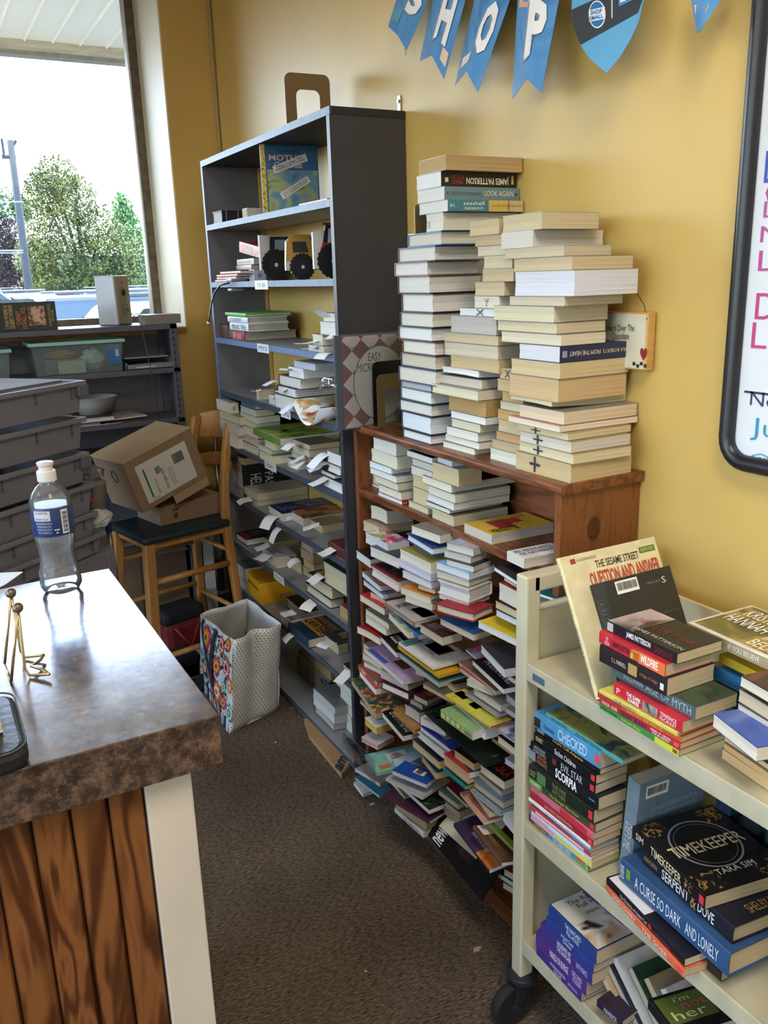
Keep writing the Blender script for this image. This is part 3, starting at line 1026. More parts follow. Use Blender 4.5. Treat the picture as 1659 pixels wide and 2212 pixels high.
def stack(where, group, z0, x, rows, wx=0.15, xmax=1.316, ymin=-9.0, auto=False, solve=False):
    """rows bottom to top: crop, left, corner, top, bottom, right (or None), description, options; all measured at the near corner"""
    z = z0
    n = len(rows)
    for i, (c, l, k, tp, bt, r, desc, op) in enumerate(rows):
        op = dict(op)
        xx = x + op.pop('dx', 0.0)
        u, vb = cpx(c, k, bt)
        _, vt = cpx(c, k, tp)
        ul, _ = cpx(c, l, bt)
        if auto and i == 0:
            x = min(max(at_z(u, vb, z0).x, auto[0]), auto[1])
            xx = x
        if solve and i > 0:
            xx = min(max(at_z(u, vb, z).x, x - 0.035), x + 0.07)
        p = at_x(u, (vb + vt) / 2, xx)
        ztop = at_x(u, vt, xx).z
        t = max(0.008, ztop - z)
        wy = max(0.03, at_x(ul, (vb + vt) / 2 - (u - ul) * 0.15, xx).y - p.y)
        if p.y < ymin:
            wy = max(0.05, wy - (ymin - p.y)); p.y = ymin
        if r is not None:
            ur, _ = cpx(c, r, bt)
            w = at_y(ur, vb - (ur - u) * 0.15, p.y).x - xx
        else:
            w = op.pop('wx', wx)
        w = min(w, xmax - xx)
        op.pop('wx', None)
        yaw = op.pop('yaw', random.uniform(-1.5, 1.5))
        lab = '%s, %s %s' % (desc, ordinal(i, n), where)
        book((xx, p.y, z), w, wy, t - 0.0006, yaw=R_(yaw), label=lab, group=group, **op)
        z += t

def mark(s='X', a=0.35, b=0.6, col='#2a2a33'):
    return ('t', 'L', s, a, 0.15, b, 0.9, col)

CR, TN, WH, GYW, LT = '#d2c4a4', '#bda279', '#e6e3de', '#cbc7c0', '#dccfae'
H_ = dict(hard=True)
def hc(col, page='#d8d2c6', **k): return dict(hard=True, col=col, page=page, spine=k.pop('spine', '+y'), **k)
def pb(page='#d2c4a4', col='#8a8578', **k): return dict(page=page, col=col, spine='+x', **k)
# ------------------------------------------------------------------ four tall stacks on top of the wooden case
S1 = 'the tall hardcover stack'
stack(S1, 'hardcover stack on the wooden bookcase', BTOP, 1.104, [
    ('k6', 80, 250, 722, 790, None, 'white-paged hardcover', hc('#2f3a44', WH)),
    ('k6', 70, 250, 612, 722, None, 'thick white-paged hardcover', hc('#3a3842', '#dfe2e8')),
    ('k6', 65, 255, 540, 612, None, 'cream-paged hardcover with dark boards', hc('#4a2a3a', '#ddd8cc')),
    ('k6', 62, 252, 462, 540, None, 'white-paged hardcover with green boards', hc('#2f5f55', WH)),
    ('k6', 75, 250, 425, 462, None, 'thin grey-paged hardcover', hc('#8a8794', '#b9b6bb')),
    ('k6', 55, 280, 335, 425, None, 'cream-paged hardcover with blue boards', hc('#31455c', '#ddd5c6')),
    ('k6', 62, 278, 248, 335, None, 'tan-paged hardcover with navy boards', hc('#28364e', '#cfc3ab')),
    ('k6', 80, 275, 165, 248, None, 'cream-paged hardcover with brown boards', hc('#6a3a2c', '#e0dacd')),
    ('k6', 48, 255, 80, 165, None, 'white-paged hardcover with slate boards', hc('#39404a', WH)),
    ('k5', 65, 262, 1040, 1130, None, 'cream-paged hardcover with black boards', hc('#24272c', '#dcd6c8')),
    ('k5', 68, 262, 925, 1040, None, 'thick white-paged hardcover with maroon boards', hc('#4a2029', '#e2dfd8')),
    ('k5', 45, 242, 815, 925, None, 'white-paged hardcover with black boards', hc('#202026', '#dedad0')),
    ('k5', 30, 230, 730, 815, None, 'white-paged hardcover with pink boards', hc('#9a5a66', '#e2ded6')),
    ('k5', 60, 275, 635, 730, None, 'white-paged hardcover with grey and orange boards', hc('#56606c', '#dedad2')),
    ('k5', 105, 312, 548, 635, None, 'tan-paged hardcover with bright blue boards', hc('#3d72a8', '#d8cfbd')),
    ('k5', 220, 322, 436, 545, 810, 'white paperback marked with a pen cross', dict(page='#e0dccf', col='#7b6a4a', prints=[('t', 'L', 'X', 0.1, 0.2, 0.26, 0.62, '#33333d')], spine='+x')),
    ('k5', 182, 352, 360, 446, 820, 'paperback with teal and sand coloured spine', dict(spine='-y', col='#3f7f93', page='#e2dfd8', prints=[
        ('p', 'R', 0.53, 0.01, 0.81, 0.99, '#d0b25a'), ('p', 'R', 0.79, 0.01, 0.995, 0.99, '#c9b48c'), ('t', 'R', 'seashell\nseason', 0.2, 0.16, 0.47, 0.88, '#e8efe9'), ('t', 'R', 'holly chamberlin', 0.58, 0.36, 0.98, 0.66, '#8a6a3c'), ('t', 'R', 'K', 0.03, 0.36, 0.1, 0.64, '#d7e4e6')])),
    ('k5', 175, 332, 280, 360, 812, 'paperback with slate blue spine', dict(spine='-y', col='#6d8790', page='#e4e1da', prints=[
        ('t', 'R', 'LISA SCOTTOLINE', 0.09, 0.36, 0.48, 0.6, '#2f3a40'), ('t', 'R', 'LOOK AGAIN', 0.52, 0.34, 0.92, 0.74, '#e6e2c8'), ('p', 'R', 0.03, 0.38, 0.055, 0.62, '#8a3a34'), ('p', 'R', 0.945, 0.42, 0.975, 0.6, '#2c343c')])),
    ('k5', 165, 312, 190, 280, 802, 'paperback with black spine and upside-down white lettering', dict(spine='-y', col='#1d1e22', page='#eceae8', prints=[
        ('t', 'R', 'JAMES PATTERSON', 0.11, 0.24, 0.68, 0.8, '#e6e0c0', 180, 0.02), ('t', 'R', 'PRIVATE\nMOSCOW', 0.71, 0.22, 0.88, 0.82, '#b23a40', 180), ('p', 'R', 0.05, 0.3, 0.09, 0.6, '#d8d2a8'), ('p', 'R', 0.925, 0.25, 0.955, 0.85, '#c0b23c')])),
    ('k5', 180, 340, 92, 190, 803, 'tan-paged paperback', dict(page='#c0a374', col='#b49a70', spine='+y')),
])
S2 = 'the stack beside the hardcovers'
stack(S2, 'second paperback stack on the wooden bookcase', BTOP, 1.122, [
    ('k6', 330, 510, 800, 840, None, 'white-paged paperback', pb('#e2dcc9')),
    ('k6', 330, 538, 765, 805, None, 'slightly bowed white paperback', pb('#e6e0d0')),
    ('k6', 350, 530, 705, 765, None, 'cream-paged paperback', pb('#e4dfd0')),
    ('k6', 372, 543, 655, 705, None, 'pale tan-paged paperback', pb('#d7ccb2')),
    ('k6', 365, 575, 615, 660, None, 'thin white paperback', pb('#e8e4db')),
    ('k6', 350, 577, 512, 615, None, 'thick orange-tan paperback', pb('#b8935f')),
    ('k6', 255, 530, 455, 514, None, 'cream paperback sticking far out', pb('#ddd2b2', dx=-0.02)),
    ('k6', 300, 555, 390, 456, None, 'greyish paperback', pb('#cbbfae')),
    ('k6', 310, 535, 345, 392, None, 'white paperback with curled edge', pb('#ebe8e3', warp=0.006)),
    ('k6', 370, 655, 275, 345, None, 'tan paperback with wavy pages', pb('#c8b084', warp=0.005)),
    ('k6', 335, 650, 188, 260, None, 'beige-paged paperback', pb('#cfc2a8')),
    ('k6', 325, 650, 125, 190, None, 'plain beige paperback', pb('#c9b795')),
    ('k5', 370, 640, 1065, 1150, None, 'pale grey-paged paperback', pb('#bdb6ad')),
    ('k5', 415, 665, 1015, 1068, None, 'white paperback with a bold cross mark', pb('#e0dedb', prints=[('t', 'L', 'X', 0.42, 0.1, 0.62, 0.9, '#26262c')])),
    ('k5', 505, 658, 938, 1018, None, 'white paperback marked with a Y', pb('#dcd3c2', prints=[('t', 'L', 'Y', 0.42, 0.15, 0.6, 0.8, '#8a3d44')])),
    ('k5', 510, 688, 852, 938, None, 'tan-paged paperback', pb('#cdb793')),
    ('k5', 560, 742, 770, 854, None, 'darker tan-paged paperback', pb('#c6b08a')),
    ('k5', 565, 735, 690, 770, None, 'light tan paperback', pb('#cfbfa0')),
    ('k5', 527, 700, 630, 690, None, 'cream paperback with flush pages', pb('#d2c4a8')),
    ('k5', 515, 690, 565, 632, None, 'tan-paged paperback with dark cover', pb('#bfa982', '#4a3f38')),
    ('k5', 480, 655, 470, 566, 790, 'tan paperback with black cover', pb('#cdb88f', '#2a2528')),
])
S3 = 'the stack wedged behind the largest'
stack(S3, 'stack wedged behind the largest one', BTOP, 1.128, [
    ('k6', 602, 790, 838, 888, None, 'pale green-tinted paperback', pb('#dcdac2')),
    ('k6', 618, 795, 780, 842, None, 'tan paperback with browned edges', pb('#c0a881')),
    ('k6', 643, 800, 728, 786, None, 'orange-tan paperback', pb('#c39a6a')),
    ('k6', 650, 800, 650, 730, None, 'beige paperback', pb('#c9b48d')),
    ('k6', 650, 800, 588, 650, None, 'warm tan paperback', pb('#c49c62')),
    ('k6', 665, 800, 535, 590, None, 'pale beige paperback', pb('#cdbf9f')),
    ('k6', 680, 800, 475, 535, None, 'brownish paperback', pb('#b99d6c')),
    ('k6', 650, 790, 398, 475, None, 'yellowed paperback', pb('#c3ab7f')),
    ('k6', 660, 790, 328, 400, None, 'tan paperback marked with a pen cross', pb('#c8ae80', prints=[('t', 'L', 'X', 0.25, 0.15, 0.5, 0.85, '#2c2622')])),
    ], wx=0.13)
S4 = 'the largest wall stack'
X4 = 1.118
def tally(s='+', p='#cdb88f', **k): return dict(page=p, col='#9c8a66', spine='+x', prints=[('t', 'L', s, 0.28, 0.1, 0.46, 0.95, '#26242a')], **k)
stack(S4, 'largest paperback stack by the whiteboard', BTOP, X4, [
    ('k6', 765, 1085, 892, 998, 1455, 'thick tan paperback with a pen tally', tally('+', '#cbb386')),
    ('k6', 770, 1100, 832, 898, 1440, 'cream paperback with a pen tally', tally('+', '#d8c9a4')),
    ('k6', 780, 1087, 758, 834, 1440, 'pale grey paperback with a pen tally', tally('+', '#d2c8b8')),
    ('k6', 775, 1070, 708, 762, 1450, 'beige paperback with a small pen tally', tally('+', '#d3c198')),
    ('k6', 705, 1018, 663, 715, 1483, 'thin paperback with pink cover', pb('#e2d9bd', '#b76a6c', dx=-0.01)),
    ('k6', 780, 1045, 580, 663, 1480, 'pinkish-paged paperback', pb('#dcc6a8')),
    ('k6', 718, 970, 520, 606, 1430, 'battered paperback with wavy splayed pages', pb('#d9caa0', warp=0.008)),
    ('k6', 722, 1010, 386, 496, 1420, 'thick orange-tan paperback', pb('#d0b184')),
    ('k6', 735, 1020, 288, 388, 1440, 'thick pale tan paperback', pb('#d3bd92')),
    ('k6', 780, 1022, 188, 290, 1497, 'white paperback with navy spine and upside-down lettering', dict(spine='-y', col='#20264a', page='#dcdbe0', prints=[
        ('t', 'R', 'NORA ROBERTS', 0.04, 0.38, 0.44, 0.62, '#d8c58a', 180), ('t', 'R', 'FROM THE HEART', 0.47, 0.36, 0.88, 0.64, '#e0dccf', 180), ('p', 'R', 0.03, 0.3, 0.09, 0.7, '#8f93a8')])),
    ('k6', 680, 1028, 118, 188, 1300, 'cream paperback', pb('#ddd2b6')),
    ('k6', 645, 1000, 50, 124, 1290, 'wavy cream paperback', pb('#d6c6a6')),
    ('k5', 630, 985, 1000, 1105, 1310, 'thick cream paperback sticking out', pb('#d9cdae')),
    ('k5', 722, 1048, 940, 1008, 1400, 'grey cream paperback', pb('#cfc3ab')),
    ('k5', 755, 1106, 783, 942, 1487, 'very thick bright white paperback', dict(page='#dcdde6', col='#c9c2b2', spine='+x')),
    ('k5', 745, 1093, 698, 785, 1460, 'beige paperback under a tan one', pb('#cdb995')),
    ('k5', 700, 1045, 632, 702, 1335, 'greyish tan paperback', pb('#cbbd9f')),
    ('k5', 678, 862, 543, 662, 1290, 'white-edged paperback with loose cover', dict(page='#d8d2c6', col='#d4ccba', spine='+y')),
    ('k5', 680, 912, 432, 540, 1255, 'tan paperback with grey barcoded back cover', dict(page='#cfbf9c', col='#9b9a96', spine='+x', prints=[('bar', 'top', 0.25, 0.25, 0.8, 0.7)])),
])
# ------------------------------------------------------------------ upper bay of the wooden case
Z1 = WS[0]
U1 = 'the white stack of the upper bay'
stack('the recessed stack of the upper bay', 'recessed stack in the upper bay', Z1, 1.15, [
    ('k8', 155, 280, 535, 585, None, 'white-paged paperback', pb('#e0dccf')),
    ('k8', 172, 270, 410, 535, None, 'thick tan paperback', pb('#cdbfa0')),
    ('k8', 145, 240, 330, 410, None, 'beige paperback', pb('#d2c7ae')),
    ('k8', 118, 225, 240, 330, None, 'white paperback', pb('#e2dfd6')),
], wx=0.12)
stack(U1, 'white stack in the upper bay', Z1, 1.112, [
    ('k8', 265, 428, 605, 665, 498, 'white paperback with a red spine end', dict(page='#e4e1d8', col='#8a2430', spine='-y', prints=[('t', 'R', 'SU', 0.1, 0.2, 0.45, 0.65, '#e8d8d8')], wx=0.12)),
    ('k8', 265, 420, 545, 607, None, 'cream paperback', pb('#ddd5c0')),
    ('k8', 230, 395, 482, 545, None, 'beige paperback', pb('#d6cbb2')),
    ('k8', 197, 385, 430, 484, None, 'white paperback', pb('#e3e0d8')),
    ('k8', 197, 348, 368, 432, None, 'bluish white paperback', pb('#dfe2e6')),
    ('k8', 200, 388, 288, 366, None, 'cream paperback with yellow cover edge', pb('#dfd9c4', '#b6ad4a')),
    ('k8', 220, 382, 185, 290, 560, 'thick white paperback', pb('#e3dfd0', '#b5afa0')),
])
stack('the middle stack of the upper bay', 'middle stack in the upper bay', Z1, 1.118, [
    ('k8', 470, 612, 655, 722, None, 'tan paperback', pb('#d3c5a2')),
    ('k8', 500, 640, 550, 655, None, 'thick yellowed paperback', pb('#cdbc92')),
    ('k8', 498, 640, 460, 550, None, 'tan paperback with brown edges', pb('#cfb98c')),
    ('k8', 495, 640, 395, 462, None, 'cream paperback', pb('#d8d0bc')),
    ('k8', 495, 648, 345, 398, None, 'grey-cream paperback', pb('#c9c1b0')),
    ('k8', 457, 640, 295, 365, None, 'white paperback with black patterned cover', pb('#dcdacd', '#24282c')),
], wx=0.13)
stack('the wide stack of the upper bay', 'wide stack in the upper bay', Z1, 1.112, [
    ('k8', 640, 795, 712, 785, 1183, 'brown-edged paperback', pb('#cbbd9c', '#6b5a44')),
    ('k8', 603, 765, 665, 718, 1150, 'white paperback with black cover', pb('#ddd8c8', '#26262a')),
    ('k8', 603, 795, 620, 685, 1190, 'white thick-paged paperback', pb('#dedcd2')),
    ('k8', 615, 805, 560, 622, 1200, 'tan-sided paperback', pb('#d8d0be')),
    ('k8', 572, 778, 488, 572, 1240, 'long cream paperback with dark cover', pb('#e0d9c4', '#7a5a4c')),
    ('k8', 648, 830, 378, 475, 1000, 'thick tan paperback', pb('#cdb98f')),
    ('k8', 660, 782, 290, 382, 930, 'bluish grey paperback at an angle', pb('#c6c8cc', '#9a8e7c', yaw=-6)),
])

# ================================================================== books and things in the grey bookcase
def upright(loc, w, h, t, yaw, **k):
    """book standing on its foot, front cover towards the camera; lean tips it back"""
    lean = k.pop('lean', 0.0)
    rot = Matrix.Rotation(R_(yaw), 3, 'Z') @ Matrix.Rotation(R_(90 - lean), 3, 'X')
    return book(loc, w, h, t, rot=rot, **k)

def slip(c, u, v, label, x=GX - 0.004, w=0.045, L=0.07, droop=0.03, yaw=0.0, lines=True, drop0=0.0):
    """till receipt tucked between books, hanging out over the edge"""
    p = at_x(*cpx(c, u, v), x)
    n = 7
    mb = MB()
    vs, fs = [], []
    for i in range(n):
        s_ = i / (n - 1)
        for j, y in enumerate((-w / 2, w / 2)):
            vs.append((0.02 - s_ * (L + 0.02), y, -droop * s_ * s_ + 0.004 * math.sin(s_ * 4 + u)))
    m0 = len(vs)
    vs += [(a, b, cc - 0.0003) for a, b, cc in vs]
    for i in range(n - 1):
        a = 2 * i
        fs.append((a, a + 1, a + 3, a + 2))
        fs.append((m0 + a, m0 + a + 2, m0 + a + 3, m0 + a + 1))
    mb.add(vs, fs)
    o = mb.build('paper_slip', mat('slip_paper', '#e9e9ea', 0.6), smooth=True)
    o.location = p
    o.rotation_euler = (0, 0, R_(yaw))
    tag(o, label, 'paper slip', 'paper slips in the grey bookcase')
    return o

GZ_ = GS
def gstack(where, group, z0, x, rows, wx=0.15):
    stack(where, group, z0, x, rows, wx=wx, ymin=GY0 + 0.022, auto=(GX - 0.03, GX + 0.12))
gx = GX + 0.006
G = 'books in the grey bookcase'
def gstack2(where, group, z0, x, rows, wx=0.15):
    stack(where, group, z0, x, rows, wx=wx, ymin=GY0 + 0.022)
# --- top display shelf
stack('the display shelf of the grey bookcase', G, GS[0], gx, [('k3', 137, 205, 945, 1037, 360, 'small black ribbed book with white pages', dict(spine='-y', col='#1b1c24', page='#e4e2de', hard=True, prints=[('p', 'R', 0.2, 0.02, 0.24, 0.98, '#8d90a0'), ('p', 'R', 0.78, 0.02, 0.82, 0.98, '#8d90a0')]))])
stack('the display shelf beside the picture book', G, GS[0], gx + 0.004, [('k3', 357, 393, 928, 1002, 520, 'white paperback with lifting cover', dict(spine='+y', col='#dcd8cf', page='#d8d0c0'))])
pmg = at_x(*cpx('k3', 512, 965), GX + 0.012)
M_mg = mat_art('picture_book_landscape', ('#3f6f9f', '#6f9db8', '#a9b58a', '#6f8f4a', '#c9b27a'), 9, 0.35, (1, 1, 1))
mg = upright((GX + 0.012, pmg.y, GS[0]), 0.2, 0.222, 0.01, -4, spine='-x', hard=True, col='#3c6a98', page='#e8e4da', label='blue illustrated picture book with gold foil spine, standing on the display shelf', group=G, prints=[
    ('p', 'top', 0.0, 0.0, 0.075, 1.0, mat_art('gold_foil_spine', ('#6b4e10', '#d9b545', '#f1db7c', '#8a6a1c'), 60, 0.25)),
    ('p', 'top', 0.1, 0.02, 0.98, 0.62, M_mg),
    ('t', 'top', 'WALT DISNEY\'S', 0.3, 0.86, 0.66, 0.895, '#1c2a48'),
    ('t', 'top', 'MOTHER', 0.14, 0.745, 0.82, 0.83, '#f0c9bf', 0, 0.02), ('t', 'top', 'GOOSE', 0.22, 0.65, 0.72, 0.735, '#f0c9bf', 0, 0.02)])
def sticker(parent, O, U, V, ang, m, txt, tc):
    """paper label stuck on a cover at an angle"""
    N = U.cross(V).normalized()
    R2 = Matrix.Rotation(R_(ang), 3, N)
    U2, V2 = R2 @ U, R2 @ V
    s = plate(parent, O, U2, V2, m, 'paper_sticker', 0.0012)
    lettering(s, txt, O + U2 * 0.06 + V2 * 0.15, U2 * 0.88, V2 * 0.7, tc, 0.0, 'lettering', 0.002)
    return s
mgc = [c for c in mg.children if c.name.startswith('cover')][0]
sticker(mgc, Vector((0.046, 0.125, 0.01)), Vector((0.125, 0, 0)), Vector((0, 0.024, 0)), 20, '#e9e6e2', 'This copy for\nDISPLAY only', '#26262c')
sticker(mgc, Vector((0.07, 0.045, 0.01)), Vector((0.115, 0, 0)), Vector((0, 0.022, 0)), 30, '#e9e6e2', 'If you LOVE this book, we\'ve\ngot a copy behind the desk!', '#26262c')
book((gx, 2.30, GS[0]), 0.14, 0.2, 0.006, spine='-x', col='#b8405e', page='#e9dfe0', label='thin pink booklet lying flat beside the standing picture book', group=G)
# --- truck shelf
zB = GS[1]
stack('the red booklet pile by the clip lamp', G, zB, gx, [
    ('k3', 150, 300, 1463, 1483, None, 'thin red booklet', dict(spine='-x', col='#a83238', page='#d9d6d2')),
    ('k3', 162, 310, 1443, 1463, None, 'thin red and white booklet', dict(spine='-x', col='#b5454a', page='#d9d6d2')),
    ('k3', 172, 320, 1422, 1443, None, 'thin crimson booklet', dict(spine='-x', col='#a02c34', page='#d9d6d2')),
    ('k3', 200, 345, 1398, 1422, None, 'thin dark red booklet', dict(spine='-x', col='#8c2a30', page='#d9d6d2')),
], wx=0.14)
stack('the small pile behind the red booklets', G, zB, gx + 0.05, [
    ('k3', 405, 447, 1388, 1482, 535, 'white book with blue sketched spine', dict(spine='-y', col='#b9c6dc', page='#e6e3dc', prints=[('t', 'R', 'dh', 0.3, 0.3, 0.6, 0.7, '#3b4d78')])),
    ('k3', 305, 425, 1352, 1390, None, 'dark red paperback', dict(spine='-x', col='#7a2b2b', page='#cfc8b8')),
    ('k3', 310, 442, 1303, 1352, None, 'grey-white paperback with lettered spine', dict(spine='-x', col='#b7b2ac', page='#ded8cc', prints=[('t', 'L', 'WISH YOU WERE', 0.1, 0.3, 0.9, 0.7, '#6d6a6c')])),
])
pr = at_x(*cpx('k3', 500, 1350), gx + 0.03)
book((gx + 0.03, pr.y, zB + 0.075), 0.12, 0.185, 0.038, yaw=R_(4), tilt=(R_(9), 0), spine='-x', col='#c4453f', page='#d9d0c0', label='red paperback tipped on the small pile, cartoon-lettered spine', group=G, prints=[
    ('t', 'L', 'DINNER CLANKS', 0.06, 0.5, 0.45, 0.85, '#f0d6d0'), ('t', 'L', 'I MAKE', 0.06, 0.12, 0.3, 0.45, '#f0e6e0'), ('t', 'L', 'NEVER PLANE', 0.52, 0.14, 0.95, 0.5, '#f0e6e0'), ('p', 'L', 0.42, 0.15, 0.6, 0.8, '#9fb6cf')])

def disc(r, t, n=24, jag=0.0):
    return [((r + (jag if i % 2 else 0)) * math.cos(2 * math.pi * i / n), (r + (jag if i % 2 else 0)) * math.sin(2 * math.pi * i / n)) for i in range(n)]
def board_truck(label, u, yaw, body, wheels, parts_):
    """die-cut board book in the shape of a vehicle, standing on the shelf, cover towards the camera"""
    p = at_x(*cpx('k3', u, 1478), gx + 0.006)
    t = thing('board_book', label, 'book', (p.x, p.y, zB), (0, 0, R_(yaw)), 'vehicle-shaped board books')
    Ms = Matrix(((1, 0, 0, 0), (0, 0, 1, 0), (0, 1, 0, 0), (0, 0, 0, 1)))
    MB().prism(body[0], 0.0, 0.012, Ms).build('back_board', mat('board_grey', '#c9c6c2', 0.5), t)
    for i, (poly, c, nm) in enumerate(parts_):
        MB().prism(poly, -0.0025 - 0.0004 * i, 0.0, Ms).build(nm, ink(c, 0.35), t)
    for (x, z, r) in wheels:
        w = MB().prism([(x + a, z + b) for a, b in disc(r, 0, 40, 0.004)], -0.006, 0.0, Ms).build('tyre', ink('#17181d', 0.5), t)
        MB().prism([(x + a, z + b) for a, b in disc(r * 0.62, 0, 20)], -0.0075, -0.006, Ms).build('wheel_rim', ink('#22232b', 0.4), w)
        MB().prism([(x + a, z + b) for a, b in disc(r * 0.14, 0, 12)], -0.009, -0.0075, Ms).build('hub', ink('#c9c9c4', 0.3), w)
    return t
board_truck('die-cut board book of a dark tractor with huge black tyre', 505, 6, ([(0, 0.035), (0, 0.15), (0.13, 0.148), (0.13, 0.12), (0.1, 0.1), (0.1, 0.035)],),
            [(0.055, 0.052, 0.05)], [([(0.035, 0.09), (0.04, 0.145), (0.12, 0.145), (0.11, 0.09)], '#1f2226', 'cab'), ([(0.055, 0.1), (0.058, 0.135), (0.1, 0.135), (0.095, 0.1)], '#8fa3ad', 'cab_window')])
board_truck('die-cut board book of a yellow dump truck with brown load', 690, -2, ([(0, 0.05), (0.005, 0.12), (0.03, 0.14), (0.18, 0.14), (0.18, 0.03), (0, 0.03)],),
            [(0.055, 0.04, 0.04)], [([(0.0, 0.06), (0.005, 0.115), (0.02, 0.14), (0.075, 0.14), (0.1, 0.12), (0.095, 0.06)], '#b98a3d', 'cab'), ([(0.025, 0.085), (0.025, 0.118), (0.07, 0.118), (0.08, 0.085)], '#3a3431', 'cab_window'),
             ([(0.08, 0.14), (0.1, 0.125), (0.13, 0.14), (0.15, 0.155), (0.18, 0.15), (0.18, 0.1), (0.1, 0.1)], '#4b382f', 'load'), ([(0.1, 0.03), (0.1, 0.1), (0.17, 0.1), (0.17, 0.03)], '#7d2430', 'side_door')])
board_truck('die-cut board book of a red tractor with white back board', 900, -4, ([(0, 0.03), (0, 0.135), (0.04, 0.14), (0.19, 0.15), (0.19, 0.03)],),
            [(0.06, 0.052, 0.048), (0.15, 0.04, 0.036)], [([(0.03, 0.1), (0.04, 0.155), (0.13, 0.155), (0.12, 0.1)], '#262a30', 'cab'), ([(0.045, 0.105), (0.05, 0.145), (0.1, 0.145), (0.1, 0.105)], '#c0c4c6', 'cab_window'), ([(0.02, 0.08), (0.03, 0.105), (0.13, 0.105), (0.17, 0.09), (0.17, 0.06), (0.1, 0.06)], '#a33138', 'bonnet'), ([(0.03, 0.155), (0.035, 0.162), (0.135, 0.162), (0.135, 0.155)], '#8e2a30', 'cab_roof')])
# clip-on reading light
cl = thing('clip_lamp', 'small clip-on reading lamp with black gooseneck hanging from the shelf edge', 'lamp', (0, 0, 0))
pc = at_x(*cpx('k3', 275, 1475), GX - 0.004)
bx('clip', (pc.x - 0.01, pc.y - 0.03, zB + 0.001), (pc.x + 0.05, pc.y + 0.03, zB + 0.011), mat('grey_clip', '#7f8488', 0.4), cl, 0.003)
bx('clip_jaw', (pc.x - 0.01, pc.y - 0.022, zB - 0.034), (pc.x + 0.04, pc.y + 0.022, zB - 0.024), mat('grey_clip', '#7f8488'), cl, 0.003)
pts = [Vector((pc.x - 0.008, pc.y, zB - 0.004))] + [at_x(u, v, GX - 0.02 - 0.01 * i) for i, (u, v) in enumerate(((476, 616), (464, 632), (457, 655), (453, 680), (451, 695)))]
MB().tube(pts, 0.0035, 8).build('gooseneck', mat('black_gooseneck', '#202226', 0.4), cl, smooth=True)
MB().ball(pts[-1] + Vector((0, 0, -0.006)), 0.0085).build('lamp_head', mat('chrome_tip', '#b9b9b6', 0.25, 0.8), cl, smooth=True)
# --- shelf with the green book
zC = GS[2]
stack('the green-topped pile', G, zC, gx, [
    ('k4', 280, 372, 262, 336, 766, 'wide hardcover with red spine', dict(spine='-x', hard=True, col='#7d2a33', page='#b3aaa0', prints=[('p', 'L', 0.02, 0.05, 0.8, 0.95, '#a3232f'), ('t', 'L', 'QV', 0.1, 0.25, 0.3, 0.8, '#e5d9d5'), ('t', 'L', 'ESCAPE', 0.45, 0.25, 0.75, 0.7, '#d9b9b5')])),
    ('k4', 262, 400, 205, 256, 708, 'hardcover with white lettered spine', dict(spine='-x', hard=True, col='#dcdfe6', page='#b8b2a8', prints=[('t', 'L', 'MAGIC TREE', 0.15, 0.2, 0.9, 0.8, '#2c3a5c')])),
    ('k4', 248, 396, 158, 206, 700, 'hardcover with white spine', dict(spine='-x', hard=True, col='#d3d8e2', page='#b5aea2', prints=[('t', 'L', 'COUNTRY', 0.15, 0.25, 0.7, 0.8, '#39486a')])),
    ('k4', 222, 382, 128, 162, 722, 'bright green hardcover', dict(spine='-x', hard=True, col='#58a83c', page='#c2bcae')),
])
pg_ = at_x(*cpx('k4', 285, 300), gx + 0.01)
book((gx + 0.012, pg_.y + 0.06, zC), 0.16, 0.13, 0.052, spine='-x', hard=True, col='#5a3a34', page='#c8bda8', label='glossy brown hardcover behind the green-topped pile', group=G)
gstack2('the slip-filled pile by the charcoal side', G, zC, gx + 0.004, [
    ('k4', 843, 965, 372, 418, 1065, 'cream paperback', pb('#ddd6c8')),
    ('k4', 880, 955, 285, 366, 1065, 'thick paperback with dark brown side', dict(page='#d8d0c0', col='#5a4a42', spine='+x')),
    ('k4', 935, 1075, 195, 285, None, 'white paperback', pb('#e2ded6', wx=0.12)),
    ('k4', 962, 1085, 128, 195, None, 'grey-covered white paperback', pb('#e2ded6', '#6f7488', wx=0.12)),
], wx=0.13)
# --- shelf with the plastic clip
zD = GS[3]
stack('the thick pile above the curled brochure', G, zD, gx, [
    ('k4', 610, 745, 762, 838, 1060, 'white paperback', pb('#e2ddd2')),
    ('k4', 622, 752, 690, 776, 1060, 'thick hardcover with black boards', dict(spine='+y', hard=True, col='#22242b', page='#e4e2dd')),
    ('k4', 630, 790, 615, 688, 1060, 'hardcover with dark red boards', dict(spine='+y', hard=True, col='#6e2a31', page='#d9d5cd')),
    ('k4', 705, 812, 540, 615, 1060, 'white paperback under loose leaves', pb('#e6e4e2', '#8a8d96')),
    ('k4', 745, 900, 505, 540, 1060, 'thin grey pamphlet', pb('#b9bcc6', '#9aa0b0')),
])
stack('the pale shelf below the green book', G, zD, gx + 0.01, [('k4', 468, 480, 698, 768, 600, 'small tan paperback with brown side', pb('#cdbfa6', '#8a7a64'))])
stack('the gap beside the small tan book', G, zD, gx + 0.01, [('k4', 556, 600, 740, 800, 640, 'little white paperback', pb('#e0dacb', '#9d9484'))])
